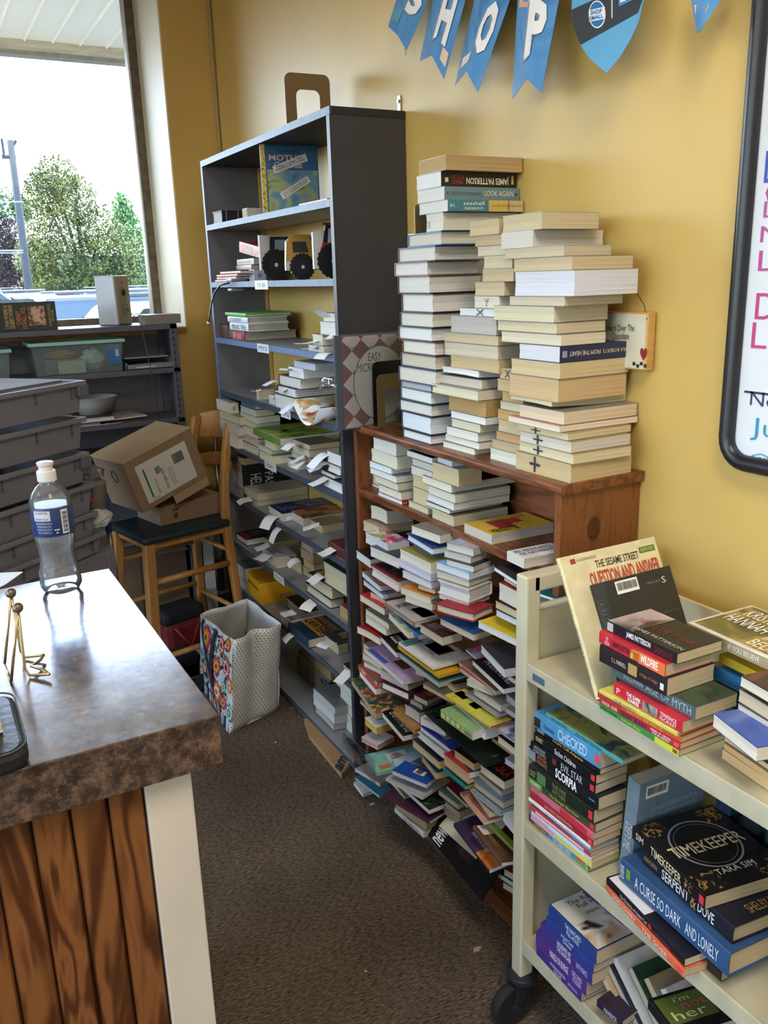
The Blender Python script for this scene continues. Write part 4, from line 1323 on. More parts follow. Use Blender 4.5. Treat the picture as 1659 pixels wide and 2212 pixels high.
# curled brochure hanging over the shelf edge
br = MB()
pb0 = at_x(*cpx('k4', 800, 850), GX - 0.003)
pb1 = at_x(*cpx('k4', 1010, 860), GX - 0.003)
vs, fs = [], []
for i in range(11):
    s_ = i / 10
    y = pb0.y + (pb1.y - pb0.y) * s_
    sag = 0.045 * (1 - (2 * s_ - 1) ** 2)
    for xo in (-0.035, 0.14):
        vs.append((GX + xo, y, zD + 0.012 + (0.04 * (2 * s_ - 1) ** 2) - (sag * 0.6 if xo < 0 else 0)))
n0 = len(vs)
vs += [(a, b, c + 0.003) for a, b, c in vs]
for i in range(10):
    a = 2 * i
    fs += [(a, a + 1, a + 3, a + 2), (n0 + a, n0 + a + 2, n0 + a + 3, n0 + a + 1), (a, a + 2, n0 + a + 2, n0 + a), (a + 1, n0 + a + 1, n0 + a + 3, a + 3)]
tag(br.add(vs, fs).build('curled_brochure', mat_art('brochure_print', ('#e8e6e4', '#e8e6e4', '#c9a36a', '#b4423c'), 18), smooth=True), 'curled white brochure sagging over the shelf edge below the thick pile', 'brochure')
# --- fifth shelf down: long row with the green cover
zE = GS[4]
gstack('the binder pile behind the stool', G, zE, gx + 0.004, [
    ('k4', 215, 320, 1040, 1140, None, 'cream paperback', pb('#d2c9b6')),
    ('k4', 200, 330, 960, 1040, None, 'tan paperback', pb('#c8bda6')),
    ('k4', 195, 340, 905, 960, None, 'yellowed paperback', pb('#cdbf9f')),
    ('k4', 165, 268, 800, 905, 335, 'cream ring binder', dict(spine='-y', col='#d9cfb8', page='#dcd4c2', prints=[('p', 'R', 0.3, 0.3, 0.6, 0.7, '#9a8d74')])),
], wx=0.14)
gstack('the seven-book pile next to the binder', G, zE, gx - 0.005, [
    ('k4', 345, 478, 1130, 1192, None, 'dark hardcover', pb('#cfc6b4', '#3a3538')),
    ('k4', 350, 480, 1070, 1132, None, 'rose-edged paperback', pb('#d2b8a8', '#7d3a3e')),
    ('k4', 330, 470, 1000, 1072, 640, 'cream paperback', pb('#d9d1be')),
    ('k4', 350, 450, 945, 1008, 640, 'tan-sided paperback', pb('#d6cbb4', '#a58d66')),
    ('k4', 335, 465, 905, 965, 640, 'pale green-edged paperback', pb('#d5d2bc', '#b9b79a')),
    ('k4', 340, 455, 850, 910, 600, 'beige paperback', pb('#d2c8b2', '#3f3d3a')),
    ('k4', 345, 450, 815, 862, 580, 'teal paperback with orange strip', dict(page='#c9bda2', col='#3c6f86', spine='-x')),
])
gstack('the green-cover pile', G, zE, gx - 0.012, [
    ('k4', 485, 590, 1195, 1258, 740, 'yellowish paperback', pb('#ddd4b4')),
    ('k4', 470, 565, 1140, 1200, 740, 'mint-edged paperback', pb('#c9d2b8', '#8ba58c')),
    ('k4', 520, 600, 1100, 1158, 740, 'cream paperback', pb('#d9ceb2')),
    ('k4', 432, 640, 1062, 1108, 1080, 'wide picture book with green witch cover', dict(page='#d6d2c4', col='#6f8f3c', spine='-x', wx=0.22, cover_art=mat_art('green_witch_cover', ('#1f2a1c', '#5f8a2e', '#8fae3f', '#c5cf6a', '#2c2438'), 11))),
])
gstack('the slip-filled middle pile', G, zE, gx - 0.01, [
    ('k4', 690, 765, 1235, 1300, 960, 'cream paperback', pb('#ddd2b4')),
    ('k4', 765, 888, 1290, 1352, 960, 'pale yellow paperback', pb('#d9cba8')),
    ('k4', 720, 870, 1215, 1290, 960, 'tan paperback', pb('#d3c7ab')),
    ('k4', 740, 855, 1150, 1212, 1085, 'beige paperback', pb('#d6caae')),
    ('k4', 740, 858, 1110, 1150, 1085, 'brown-sided paperback', pb('#cdbb97', '#6b6250')),
])
gstack('the black hardcover pile by the charcoal side', G, zE, gx - 0.02, [
    ('k4', 950, 1108, 1400, 1490, None, 'white-paged hardcover with slate boards', hc('#3c4450', '#e2dfd8', spine='+x', wx=0.14)),
    ('k4', 935, 1042, 1330, 1398, 1110, 'black hardcover', hc('#1d1d22', '#ddd6c4', spine='+x')),
    ('k4', 985, 1080, 1270, 1320, 1110, 'white-paged hardcover', hc('#252830', '#e4e2da', spine='+x')),
    ('k4', 990, 1095, 1190, 1268, 1110, 'white paperback', pb('#e2e0dc', '#9a9488')),
])
# --- sixth shelf down
zF = GS[5]
gstack('the dim corner pile behind the stool', G, zF, gx + 0.006, [
    ('k4', 285, 370, 1440, 1490, None, 'grey paperback', pb('#b8b0a4')),
    ('k4', 285, 372, 1330, 1440, None, 'thick grey-white paperback', pb('#c2bcb2')),
    ('k4', 300, 365, 1255, 1330, None, 'brownish paperback', pb('#a8977f', '#6b4d38')),
], wx=0.14)
ph = at_x(*cpx('k4', 385, 1480), gx + 0.02)
upright((gx + 0.02, ph.y + 0.03, zF), 0.2, 0.135, 0.035, 4, spine='-x', col='#17181d', page='#cfc6b2', label='black paperback standing on edge with white lettering, dim sixth shelf', group=G, prints=[('t', 'top', 'HELLF', 0.3, 0.1, 0.85, 0.34, '#cfcfd2', 270), ('t', 'top', 'PASS', 0.3, 0.42, 0.8, 0.62, '#cfcfd2', 270)])
book((gx + 0.02, ph.y - 0.0, zF + 0.136), 0.15, 0.075, 0.028, spine='+x', col='#4c3a30', page='#b59f80', label='brown paperback lying across the standing black one', group=G)
gstack('the cream hardcover pair', G, zF, gx - 0.012, [
    ('k7', 185, 262, 285, 322, 660, 'cream hardcover', pb('#c3b394', '#bfb49c')),
    ('k7', 165, 262, 232, 288, 662, 'large beige hardcover with faint title', dict(page='#c6b898', col='#b5ac98', spine='-x', prints=[('t', 'top', 'The Great\nEscape', 0.1, 0.3, 0.5, 0.8, '#7d7468')])),
])
gstack('the blue thriller pile', G, zF, gx - 0.012, [
    ('k7', 345, 450, 380, 440, 860, 'thick paperback with dark blue glossy cover', dict(page='#d5ccb8', col='#171c3c', spine='+y', prints=[('t', 'top', 'DANIEL\nSILVA', 0.45, 0.3, 0.95, 0.9, '#9aa0b8'), ('t', 'top', 'The Order', 0.05, 0.3, 0.4, 0.7, '#8a93c8')], cover_art=mat_art('blue_thriller_cover', ('#0c0f26', '#1d2660', '#11163a'), 10))),
])
gstack('the pile by the sixth shelf label', G, zF, gx - 0.014, [
    ('k7', 510, 608, 415, 480, 910, 'paperback with fiery dark cover', dict(page='#cfc6b6', col='#4a3d36', spine='+y', cover_art=mat_art('fiery_cover', ('#211c20', '#574436', '#c0662a', '#8f8a80'), 14))),
])
gstack('the sixth shelf front edge', G, zF, gx - 0.016, [('k7', 660, 745, 470, 528, 915, 'tan paperback beside two slips', pb('#cdb88e', '#8d8066'))])
gstack('the sixth shelf end by the charcoal side', G, zF, gx - 0.03, [('k7', 790, 925, 662, 740, None, 'dark red hardcover', hc('#5a2a24', '#d5c8a8', spine='-x', wx=0.15))])
# --- seventh shelf down
zG = GS[6]
gstack('the seventh shelf end behind the stool', G, zG, gx - 0.004, [('k7', 110, 182, 572, 622, 365, 'black and red hardcover with lettered cover', dict(page='#d5cfc4', col='#1d1a1e', spine='+y', hard=True, prints=[('t', 'top', 'RUSSIAN\nROULETTE', 0.4, 0.25, 0.95, 0.8, '#b9b2ac'), ('p', 'top', 0.05, 0.1, 0.3, 0.9, '#8c2028')]))])
gstack('the seventh shelf pile with a cream receipt', G, zG, gx - 0.006, [
    ('k7', 300, 375, 600, 645, 580, 'tan paperback', pb('#c4b08a')),
])
gstack('the seventh shelf front', G, zG, gx - 0.012, [
    ('k7', 295, 405, 705, 790, 560, 'white paperback with dark lettered cover', dict(page='#d0c6b2', col='#4a4a4f', spine='+y', cover_art=mat_art('grey_note_cover', ('#c9c8c8', '#bdbcbe', '#8f8e93'), 20))),
])
gstack('the seventh shelf middle', G, zG, gx - 0.012, [('k7', 480, 585, 755, 830, 600, 'small cream paperback', pb('#c9bb9d'))])
gstack('the tan column on the seventh shelf', G, zG, gx - 0.006, [
    ('k7', 595, 682, 820, 882, 800, 'tan paperback', pb('#cbb68c', '#8a7a5c')),
    ('k7', 605, 685, 765, 822, 800, 'yellowed paperback', pb('#c9b28a', '#8a7a5c')),
    ('k7', 588, 680, 690, 768, 790, 'brown paperback', pb('#b7a283', '#77644c')),
    ('k7', 585, 672, 620, 692, 780, 'dark tan paperback', pb('#b8a78a', '#7d6c56')),
])
gstack('the green thriller pile', G, zG, gx - 0.03, [
    ('k7', 630, 805, 1020, 1092, 915, 'hardcover with black and blue boards', hc('#23303c', '#d6cdb8', spine='+x')),
    ('k7', 655, 812, 925, 1022, 930, 'hardcover with black cover and yellow mark', dict(page='#d3c7a6', col='#23221f', spine='+x', hard=True, prints=[('p', 'top', 0.35, 0.1, 0.95, 0.9, '#a59a3a'), ('t', 'top', 'JT', 0.45, 0.25, 0.7, 0.7, '#1c1c1c')])),
    ('k7', 760, 935, 835, 930, None, 'hardcover with dark green cover', hc('#26382d', '#d2c5a4', spine='+x', wx=0.14)),
])
gstack('the seventh shelf end below the green thriller', G, zG, gx - 0.02, [('k7', 880, 945, 1100, 1190, None, 'brown-edged paperback', pb('#b99a70', '#8a4a2a', wx=0.13))])
# --- eighth shelf down
zH = GS[7]
gstack('the shelf of the yellow box', G, zH, gx + 0.02, [
    ('k7', 105, 170, 880, 950, None, 'grey magazine', pb('#a59f94', '#6f6f6c')),
    ('k7', 105, 175, 795, 880, None, 'thin folded magazine', pb('#b0aaa0', '#5a6a60')),
], wx=0.14)
yb0 = at_z(*cpx('k7', 290, 1062), zH)
yb = thing('yellow_box', 'bright yellow cardboard shoe box lying on the shelf behind the tote bag', 'box', (max(yb0.x, GX + 0.004), yb0.y, zH), (0, 0, R_(-4)))
M_yb = mat('yellow_card', '#d9991b', 0.45, var=0.05, scale=12)
bx('box_body', (0, 0, 0), (0.2, 0.3, 0.085), M_yb, yb, 0.002)
bx('lid', (-0.002, -0.002, 0.06), (0.202, 0.302, 0.092), M_yb, yb, 0.002)
MB().box((-0.0035, 0.02, 0.056), (-0.001, 0.2, 0.0585)).build('lid_gap', ink('#5d3c08'), yb)
lettering(yb, 'an-up', Vector((0.075, -0.0015, 0.012)), Vector((0.09, 0, 0)), Vector((0, 0, 0.022)), '#8f8a80', 0.01)
gstack('the dark pile right of the yellow box', G, zH, gx - 0.01, [
    ('k7', 480, 622, 1120, 1200, 770, 'thick hardcover with black cover', hc('#1b1a1f', '#bfb195', spine='+x')),
])
gstack('the pile behind the bright lawyer novel', G, zH, gx - 0.004, [('k7', 440, 520, 1180, 1260, None, 'white magazines pressed together', pb('#cfcac4', '#a5a09a', wx=0.14))])
gstack('the eighth shelf front edge', G, zH, gx - 0.035, [
    ('k7', 500, 640, 1320, 1388, 945, 'hardcover with orange lettered thriller cover', dict(page='#d6ccb0', col='#1d3548', spine='-x', hard=True, prints=[
        ('p', 'top', 0.3, 0.03, 0.62, 0.97, mat_art('orange_thriller', ('#d9822b', '#e0a23c', '#b5521f'), 16)), ('t', 'top', 'LAWYER', 0.08, 0.36, 0.92, 0.6, '#17181c', 270, 0.03), ('t', 'top', 'INFIRMIERE', 0.08, 0.66, 0.92, 0.84, '#c98a4a', 270)])),
])
gstack('the eighth shelf below the slip', G, zH, gx - 0.03, [('k7', 745, 865, 1360, 1434, 945, 'paperback with blue-grey cover', dict(page='#c9b592', col='#33404a', spine='+x'))])
gstack('the eighth shelf end by the charcoal side', G, zH, gx - 0.02, [('k7', 905, 975, 1560, 1640, None, 'dark brown paperback with big slip', pb('#b8a88a', '#2c2628', wx=0.12))])
# --- bottom shelf and the books in front of it
zI = GS[8]
gstack('the bottom shelf back pile', G, zI, gx + 0.09, [
    ('k7', 560, 660, 1590, 1655, None, 'black paperback', pb('#8f8778', '#1d1c22')),
    ('k7', 565, 665, 1540, 1592, None, 'dark paperback', pb('#8d8576', '#232228')),
    ('k7', 575, 670, 1490, 1542, None, 'charcoal paperback', pb('#97907f', '#2a292f')),
    ('k7', 590, 675, 1430, 1492, None, 'black and grey paperback', pb('#958d7e', '#222126')),
], wx=0.12)
gstack('the bottom shelf brown pile', G, zI, gx + 0.07, [
    ('k7', 690, 800, 1620, 1690, None, 'brown hardcover', pb('#8a7455', '#4b3a2c')),
    ('k7', 690, 810, 1560, 1625, None, 'yellow-brown hardcover', pb('#a08a5c', '#6d5526')),
    ('k7', 690, 800, 1490, 1562, None, 'tan hardcover', pb('#9a8767', '#4f463c')),
], wx=0.12)
gstack('the black-spined pair on the bottom shelf', G, zI, gx + 0.01, [
    ('k7', 745, 900, 1790, 1850, 990, 'cream paperback', pb('#c9bda2', '#2a2a32')),
    ('k7', 742, 905, 1740, 1795, 990, 'black paperback with white spine lettering', dict(page='#b9af9c', col='#20222c', spine='-x', prints=[('t', 'L', 'TRUTH OR DARE', 0.1, 0.2, 0.9, 0.8, '#9a9cab')])),
])
gstack('the leaning pile at the bookcase foot', G, zI, gx - 0.05, [
    ('k7', 850, 965, 1900, 2020, None, 'white-spined paperback', pb('#d5cfc0', '#c9c4b8')),
    ('k7', 855, 968, 1830, 1905, None, 'cream paperback', pb('#d9cfb2')),
    ('k7', 880, 970, 1760, 1835, None, 'white paperback with mint cover', pb('#e0dccf', '#9fb8a4')),
    ('k7', 850, 962, 1690, 1765, None, 'large white paperback', pb('#dcd8cc', '#8fa89a')),
], wx=0.16)
gstack('the wavy magazine pile', G, zI, gx - 0.06, [
    ('k7', 700, 830, 1960, 2010, None, 'thick bundle of curled grey magazine', pb('#b9b4aa', '#8f8b86', warp=0.01)),
    ('k7', 690, 835, 1890, 1962, None, 'white curled magazine', pb('#d4d0c8', '#b4b0aa', warp=0.012)),
    ('k7', 695, 840, 1840, 1892, None, 'grey curled magazine', pb('#c4c0b8', '#77787c', warp=0.012)),
], wx=0.14)
# --- slips
SL = [('k4', 960, 150, 'curled slip on the topmost book by the charcoal side', 0.05, 0.04, -0.02), ('k4', 870, 335, 'long slip under the dark brown paperback', 0.06, 0.07, 0.01), ('k4', 870, 375, 'slip just above the cream paperback', 0.05, 0.06, 0.015), ('k4', 985, 415, 'wide slip hanging over the shelf edge', 0.06, 0.05, 0.02), ('k4', 1020, 290, 'short slip half hidden by the bookcase side', 0.04, 0.04, 0.01),
      ('k4', 690, 545, 'slip poking from the loose leaves on the thick pile', 0.05, 0.04, 0.0), ('k4', 585, 640, 'slip on the black-board hardcover', 0.05, 0.05, 0.005), ('k4', 650, 690, 'slip across the black-board hardcover', 0.05, 0.04, 0.01), ('k4', 730, 810, 'blue-white slip beside the curled brochure', 0.06, 0.06, 0.02), ('k4', 900, 830, 'slip lying on the curled brochure', 0.07, 0.06, 0.005), ('k4', 455, 700, 'tiny slip on the small tan paperback', 0.04, 0.03, 0.0), ('k4', 550, 755, 'tiny slip on the little white paperback', 0.04, 0.03, 0.0),
      ('k4', 735, 1105, 'slip on the brown-sided paperback', 0.06, 0.05, 0.01), ('k4', 775, 1205, 'slip poking from the yellow paperback pile', 0.06, 0.05, 0.02), ('k4', 780, 1240, 'slip low in the middle pile', 0.06, 0.05, 0.01), ('k4', 950, 1190, 'large curved receipt on the black hardcover pile', 0.075, 0.07, 0.03), ('k4', 950, 1255, 'slip above the black hardcover', 0.06, 0.06, 0.015), ('k4', 895, 1280, 'short slip in the middle pile', 0.05, 0.04, 0.01), ('k4', 945, 1365, 'slip hanging past the shelf edge below the black hardcover', 0.06, 0.06, 0.03),
      ('k7', 180, 265, 'broad slip under the beige hardcover', 0.09, 0.07, 0.02), ('k7', 370, 400, 'rolled long receipt on the blue thriller', 0.07, 0.07, 0.05), ('k7', 400, 480, 'receipt tail hanging below the sixth shelf', 0.06, 0.04, 0.06), ('k7', 545, 405, 'slip on the fiery-covered paperback', 0.06, 0.05, 0.01), ('k7', 680, 470, 'slip on the tan paperback', 0.06, 0.06, 0.01), ('k7', 800, 650, 'slip on the dark red hardcover', 0.06, 0.05, 0.02),
      ('k7', 310, 620, 'slip on the tan seventh-shelf paperback', 0.07, 0.05, 0.01), ('k7', 310, 695, 'crumpled slips on the white lettered paperback', 0.08, 0.05, 0.01), ('k7', 540, 730, 'slip on the small cream paperback', 0.07, 0.05, 0.02), ('k7', 705, 855, 'slip under the dark green hardcover', 0.07, 0.05, 0.01), ('k7', 670, 1030, 'slip hanging from the black and blue hardcover', 0.07, 0.06, 0.03),
      ('k7', 500, 1115, 'slip on the thick black-cover hardcover', 0.06, 0.05, 0.01), ('k7', 515, 1285, 'slip under the orange lettered thriller', 0.055, 0.05, 0.02), ('k7', 790, 1340, 'slip on the blue-grey paperback', 0.06, 0.06, 0.01), ('k7', 920, 1570, 'handwritten slip at the end of the eighth shelf', 0.05, 0.06, 0.02)]
for i, (c, u, v, d, w, L, dr) in enumerate(SL):
    slip(c, u, v, 'white paper ' + d, GX - 0.006, w * 0.8, L * random.uniform(0.45, 0.75), dr * random.uniform(0.3, 1.0) + 0.002, yaw=random.uniform(-25, 25))

# ================================================================== the overflowing wooden bookcase
HG = 'books heaped in the wooden bookcase'
def hb(c, l, k, tp, x, wx, desc, right=None, ymax=2.19, **op):
    """heap book: l = bottom far end of the room-side face, k = bottom near corner, tp = thickness in crop pixels"""
    s = CROPS[c][2]
    u, v = cpx(c, *k)
    P = at_x(u, v, x)
    t = max(0.006, at_x(u, v - tp / s, x).z - P.z)
    Q = at_z(*cpx(c, *l), P.z)
    dx, dy = Q.x - P.x, Q.y - P.y
    yaw = math.atan2(-dx, dy)
    lim = R_(op.pop('lim', 16))
    yaw = max(-lim, min(lim, yaw))
    wy = max(0.04, min(math.hypot(dx, dy), 0.34))
    if P.z < 0.002: P.z = 0.002
    if P.y + wy * math.cos(yaw) > ymax: wy = max(0.05, (ymax - P.y) / math.cos(yaw))
    if right is not None:
        ur, vr = cpx(c, *right)
        Rp = at_z(ur, vr, P.z)
        wx = max(0.06, min(math.hypot(Rp.x - P.x, Rp.y - P.y), 0.26))
    if not op.pop('free', False):
        wx = min(wx, 1.312 - P.x)
    return book(P, wx, wy, t, yaw=yaw, label=desc, group=HG, **op)

def P_(page, col, **k): return dict(page=page, col=col, spine=k.pop('spine', '+x'), **k)
A_kid = mat_art('bright_kids_cover', ('#e9e7ea', '#3d6fb5', '#d6495f', '#e6e4e0', '#57a05a', '#e0a53c'), 16)
A_red = mat_art('red_splash_cover', ('#d9b23a', '#d9b23a', '#a8242a', '#d9b23a'), 8)
A_dark = mat_art('dark_photo_cover', ('#17151a', '#4a2a26', '#1e1a20', '#7a5a4a'), 10)
A_leaf = mat_art('dark_leaf_cover', ('#0f1412', '#23402b', '#12100f', '#3c6b45'), 40)
A_comic = mat_art('comic_cover', ('#2f5f9a', '#e8d9b0', '#c03a30', '#3f8f5a', '#2a2a5a', '#e0b040'), 26)
A_teal = mat_art('teal_swirl_cover', ('#2f7f86', '#3f97a0', '#c65a86', '#2c6f78', '#e6e0d0'), 13)
A_sea = mat_art('blue_wave_cover', ('#1b2f6a', '#5a63b5', '#e8e8ee', '#27408a'), 12)
A_food = mat_art('recipe_cover', ('#efede6', '#c8a05a', '#8fae4f', '#efede6', '#b54a3a'), 20)
A_mem = mat_art('faded_photo_cover', ('#e7e4e2', '#cfcbd2', '#b09aa8', '#8fb0c4', '#e4d7c2'), 14)

# --- lower shelf visible behind the cart: the yellow novel and the white one
def flatbook(c, near, far, right, t, **k):
    """book flat on a shelf at z: near bottom corner, far end of the room side, end of the camera side"""
    z = k.pop('z')
    P = at_z(*cpx(c, *near), z); Q = at_z(*cpx(c, *far), z); Rr = at_z(*cpx(c, *right), z)
    wy = (Q - P).length; wx_ = (Rr - P).length
    yaw = math.atan2(-(Q.x - P.x), Q.y - P.y)
    wx_ = min(wx_, 1.31 - P.x)
    return book(P, wx_, wy, t, yaw=yaw, group=HG, **k)
flatbook('k8', (1070, 918), (872, 830), (1495, 822), 0.024, z=WS[0], spine='+y', col='#d9b23a', page='#c9c0b2', label='yellow paperback with red splatter cover lying alone on the upper shelf', prints=[
    ('p', 'top', 0.25, 0.25, 0.5, 0.8, '#a8242a'), ('p', 'top', 0.5, 0.45, 0.72, 0.75, '#b53a26'), ('t', 'top', 'VENDETTA', 0.06, 0.06, 0.5, 0.28, '#3a2010', 0, 0.02), ('t', 'top', 'LEON DONNA', 0.42, 0.74, 0.9, 0.9, '#9a7a20')])
flatbook('k8', (1300, 1090), (1178, 1030), (1560, 1005), 0.022, z=WS[0], spine='+y', col='#e2dfdb', page='#d8d0bc', label='white paperback with black script title beside the cart', prints=[
    ('t', 'top', 'AN ABUNDANCE\nOF KATHERINES', 0.05, 0.3, 0.9, 0.85, '#2a2a30')])

x0 = 1.068
# --- bay under the upper shelf, far end
hb('k8', (150, 815), (258, 862), 72, 1.10, 0.15, 'tan paperback with pinkish side in the dark corner of the bay', right=(490, 800), **P_('#cfb894', '#b59a8a'))
hb('k8', (205, 745), (318, 790), 95, 1.12, 0.15, 'paperback with fanned-out pages under the shelf edge', right=(450, 735), **P_('#cfc8b4', '#8f7d6b', warp=0.012))
hb('k8', (100, 1015), (200, 1088), 62, x0 - 0.01, 0.16, 'white paperback with black cover at the far end of the bay', **P_('#dedad0', '#1d1c20'))
hb('k8', (200, 1000), (405, 1092), 75, x0 - 0.005, 0.15, 'cream paperback with blue-black cover edge', **P_('#dcd6c6', '#2a2f44'))
hb('k8', (165, 900), (322, 992), 76, x0, 0.14, 'white paperback with pink and green illustrated cover', right=(475, 960), cover_art=A_kid, **P_('#d9d6cf', '#e0dde0', prints=[('p', 'top', 0.35, 0.1, 0.65, 0.4, '#c8357a')]))
hb('k8', (200, 1140), (395, 1266), 86, x0 - 0.025, 0.15, 'thick hardcover with red edges and black cover', right=(490, 1190), hard=True, **P_('#dcd4c0', '#8a1f2c', prints=[('p', 'top', 0.1, 0.05, 0.9, 0.95, A_dark)]))
hb('k8', (140, 1145), (268, 1255), 38, x0 - 0.02, 0.12, 'white paperback below the black-covered ones', **P_('#dfdcd4', '#8f8a86'))
hb('k8', (150, 1205), (290, 1312), 36, x0 - 0.022, 0.13, 'thin paperback with blue cover edge', **P_('#d9d7d2', '#3c6a94'))
hb('k8', (200, 1295), (302, 1342), 40, x0 - 0.01, 0.12, 'short tan paperback above the red one', **P_('#d0b594', '#6b5a4c'))
hb('k8', (125, 1320), (300, 1427), 50, x0 - 0.03, 0.11, 'paperback with plain red cover and white lettering', **P_('#ddd6c6', '#b8242c', prints=[('t', 'top', 'JOANNA GARRETT', 0.3, 0.1, 0.8, 0.3, '#e8cfc8', 270)]))
hb('k8', (165, 1420), (330, 1530), 45, x0 - 0.022, 0.13, 'cream paperback with grey-green cover', **P_('#d6d2c4', '#8a917f'))
hb('k8', (165, 1475), (312, 1572), 52, x0 - 0.028, 0.13, 'white paperback with worn lower edge', **P_('#e0dcd0', '#b9b09c'))
hb('k8', (105, 1565), (268, 1655), 50, x0 - 0.035, 0.12, 'cream book with a curled red and grey magazine on it', **P_('#dbd6c8', '#a8322c', warp=0.01))
# --- bay middle column
hb('k8', (494, 838), (698, 914), 62, x0, 0.13, 'cream paperback right under the shelf edge, middle column', right=(780, 885), **P_('#d9d1be', '#6f665a'))
hb('k8', (457, 885), (640, 998), 55, x0 - 0.012, 0.13, 'blue hardcover with ribbon marker', right=(725, 960), hard=True, **P_('#dedad0', '#33518c'))
hb('k8', (412, 1018), (632, 1128), 78, x0 - 0.012, 0.15, 'thick cream paperback with yellow cover under the blue hardcover', right=(710, 1095), **P_('#dcd6bc', '#a59a5a'))
hb('k8', (396, 1068), (632, 1186), 55, x0 - 0.016, 0.15, 'lavender-white paperback under the thick cream one', right=(700, 1160), **P_('#d4d0dc', '#c0bccb'))
hb('k8', (430, 1150), (635, 1240), 50, x0 - 0.014, 0.14, 'white paperback under the lavender one', **P_('#dcd9de', '#b5b2ba'))
hb('k8', (540, 1235), (662, 1272), 28, x0 - 0.01, 0.12, 'thin tan paperback under the white ones', **P_('#cdb794', '#9a8466'))
hb('k8', (450, 1325), (642, 1392), 42, x0 - 0.02, 0.14, 'cream paperback under the orange-covered one', **P_('#ddd6c6', '#c9c2b0'))
hb('k8', (418, 1268), (628, 1350), 52, x0 - 0.02, 0.14, 'paperback with orange printed cover', right=(680, 1330), **P_('#dcd4c0', '#d98f3a', prints=[('t', 'top', 'some lines of printed text\nrunning over the cover here\nin a small even type\nfrom edge to edge', 0.12, 0.15, 0.88, 0.85, '#8a5a24', 270)]))
hb('k8', (302, 1362), (518, 1516), 38, x0 - 0.05, 0.16, 'grey-covered devotional with black title and brown spine', right=(600, 1440), lim=30, **P_('#d2cbc0', '#8c7a6c', spine='-x', prints=[('p', 'top', 0.0, 0.02, 0.98, 0.98, '#bcb8b2'), ('t', 'top', 'JIM GEORGE', 0.12, 0.6, 0.92, 0.78, '#26262a', 0, 0.02), ('p', 'top', 0.45, 0.1, 0.95, 0.5, '#4a3a3c'), ('t', 'L', 'MAN OF DEVOTION', 0.35, 0.25, 0.95, 0.7, '#e0d8cc')]))
hb('k8', (330, 1445), (472, 1592), 42, x0 - 0.055, 0.1, 'white booklet with orange food picture', cover_art=A_food, **P_('#e4e1d8', '#d9d2c2'))
hb('k8', (350, 1425), (542, 1602), 36, x0 - 0.045, 0.1, 'blue paperback with glossy blue spine', right=(600, 1560), **P_('#d9d6d0', '#2f62a5', spine='-x'))
hb('k8', (556, 1545), (715, 1645), 62, x0 - 0.055, 0.13, 'paperback with dark red-brown lettered cover', right=(780, 1600), **P_('#d3c9b4', '#3a1d1e', prints=[('p', 'top', 0.55, 0.1, 0.95, 0.6, '#7d2a2a'), ('t', 'top', 'with several lines\nof back cover text\nset in small type', 0.15, 0.45, 0.6, 0.85, '#c0aca0')]))
hb('k8', (700, 1490), (940, 1610), 48, x0 - 0.03, 0.13, 'long tan paperback with blue cover', right=(985, 1570), **P_('#d2c6ac', '#2f5f92'))
# --- bay, white hardcover column
hb('k8', (704, 975), (937, 1004), 52, x0 + 0.012, 0.12, 'paperback with grey photo cover, top of the white hardcover column', right=(1050, 985), cover_art=A_mem, **P_('#cbc5bd', '#8f8d8c'))
hb('k8', (716, 1008), (917, 1055), 45, x0 + 0.006, 0.13, 'grey-paged paperback second in the white hardcover column', right=(1040, 1030), **P_('#c9c3b8', '#b4afa6'))
hb('k8', (726, 1072), (938, 1118), 44, x0, 0.14, 'white paperback with black cover in the white hardcover column', right=(1100, 1080), **P_('#cfcac0', '#1f1e20', prints=[('t', 'top', 'DUNE', 0.5, 0.3, 0.8, 0.6, '#c0bcb4')]))
hb('k8', (673, 1092), (905, 1174), 52, x0 - 0.012, 0.16, 'white paperback with pale blue cover', right=(1110, 1120), **P_('#dcdcde', '#7fb0d6'))
hb('k8', (676, 1150), (905, 1222), 50, x0 - 0.008, 0.16, 'cream paperback above the white hardcover', right=(1120, 1180), **P_('#d0c6b2', '#b8ae98'))
hb('k8', (682, 1262), (906, 1338), 96, x0 - 0.012, 0.17, 'thick white hardcover standing out in the bay', right=(1120, 1290), hard=True, **P_('#d5d2cc', '#d8d5ce'))
hb('k8', (692, 1300), (902, 1370), 34, x0 - 0.01, 0.17, 'white paperback under the white hardcover', right=(1090, 1320), **P_('#d8d4c8', '#cfcbc2'))
hb('k8', (622, 1345), (892, 1422), 26, x0 - 0.02, 0.2, 'brown photo album with rounded picture', right=(1095, 1345), hard=True, **P_('#a5947a', '#3a2c28', prints=[('p', 'top', 0.25, 0.3, 0.75, 0.95, '#b29a72')]))
hb('k8', (606, 1432), (940, 1486), 62, x0 - 0.03, 0.19, 'scuffed red binder bulging with cream leaves', right=(1100, 1420), hard=True, **P_('#d8cdb0', '#9a2630', spine='+y', warp=0.006))
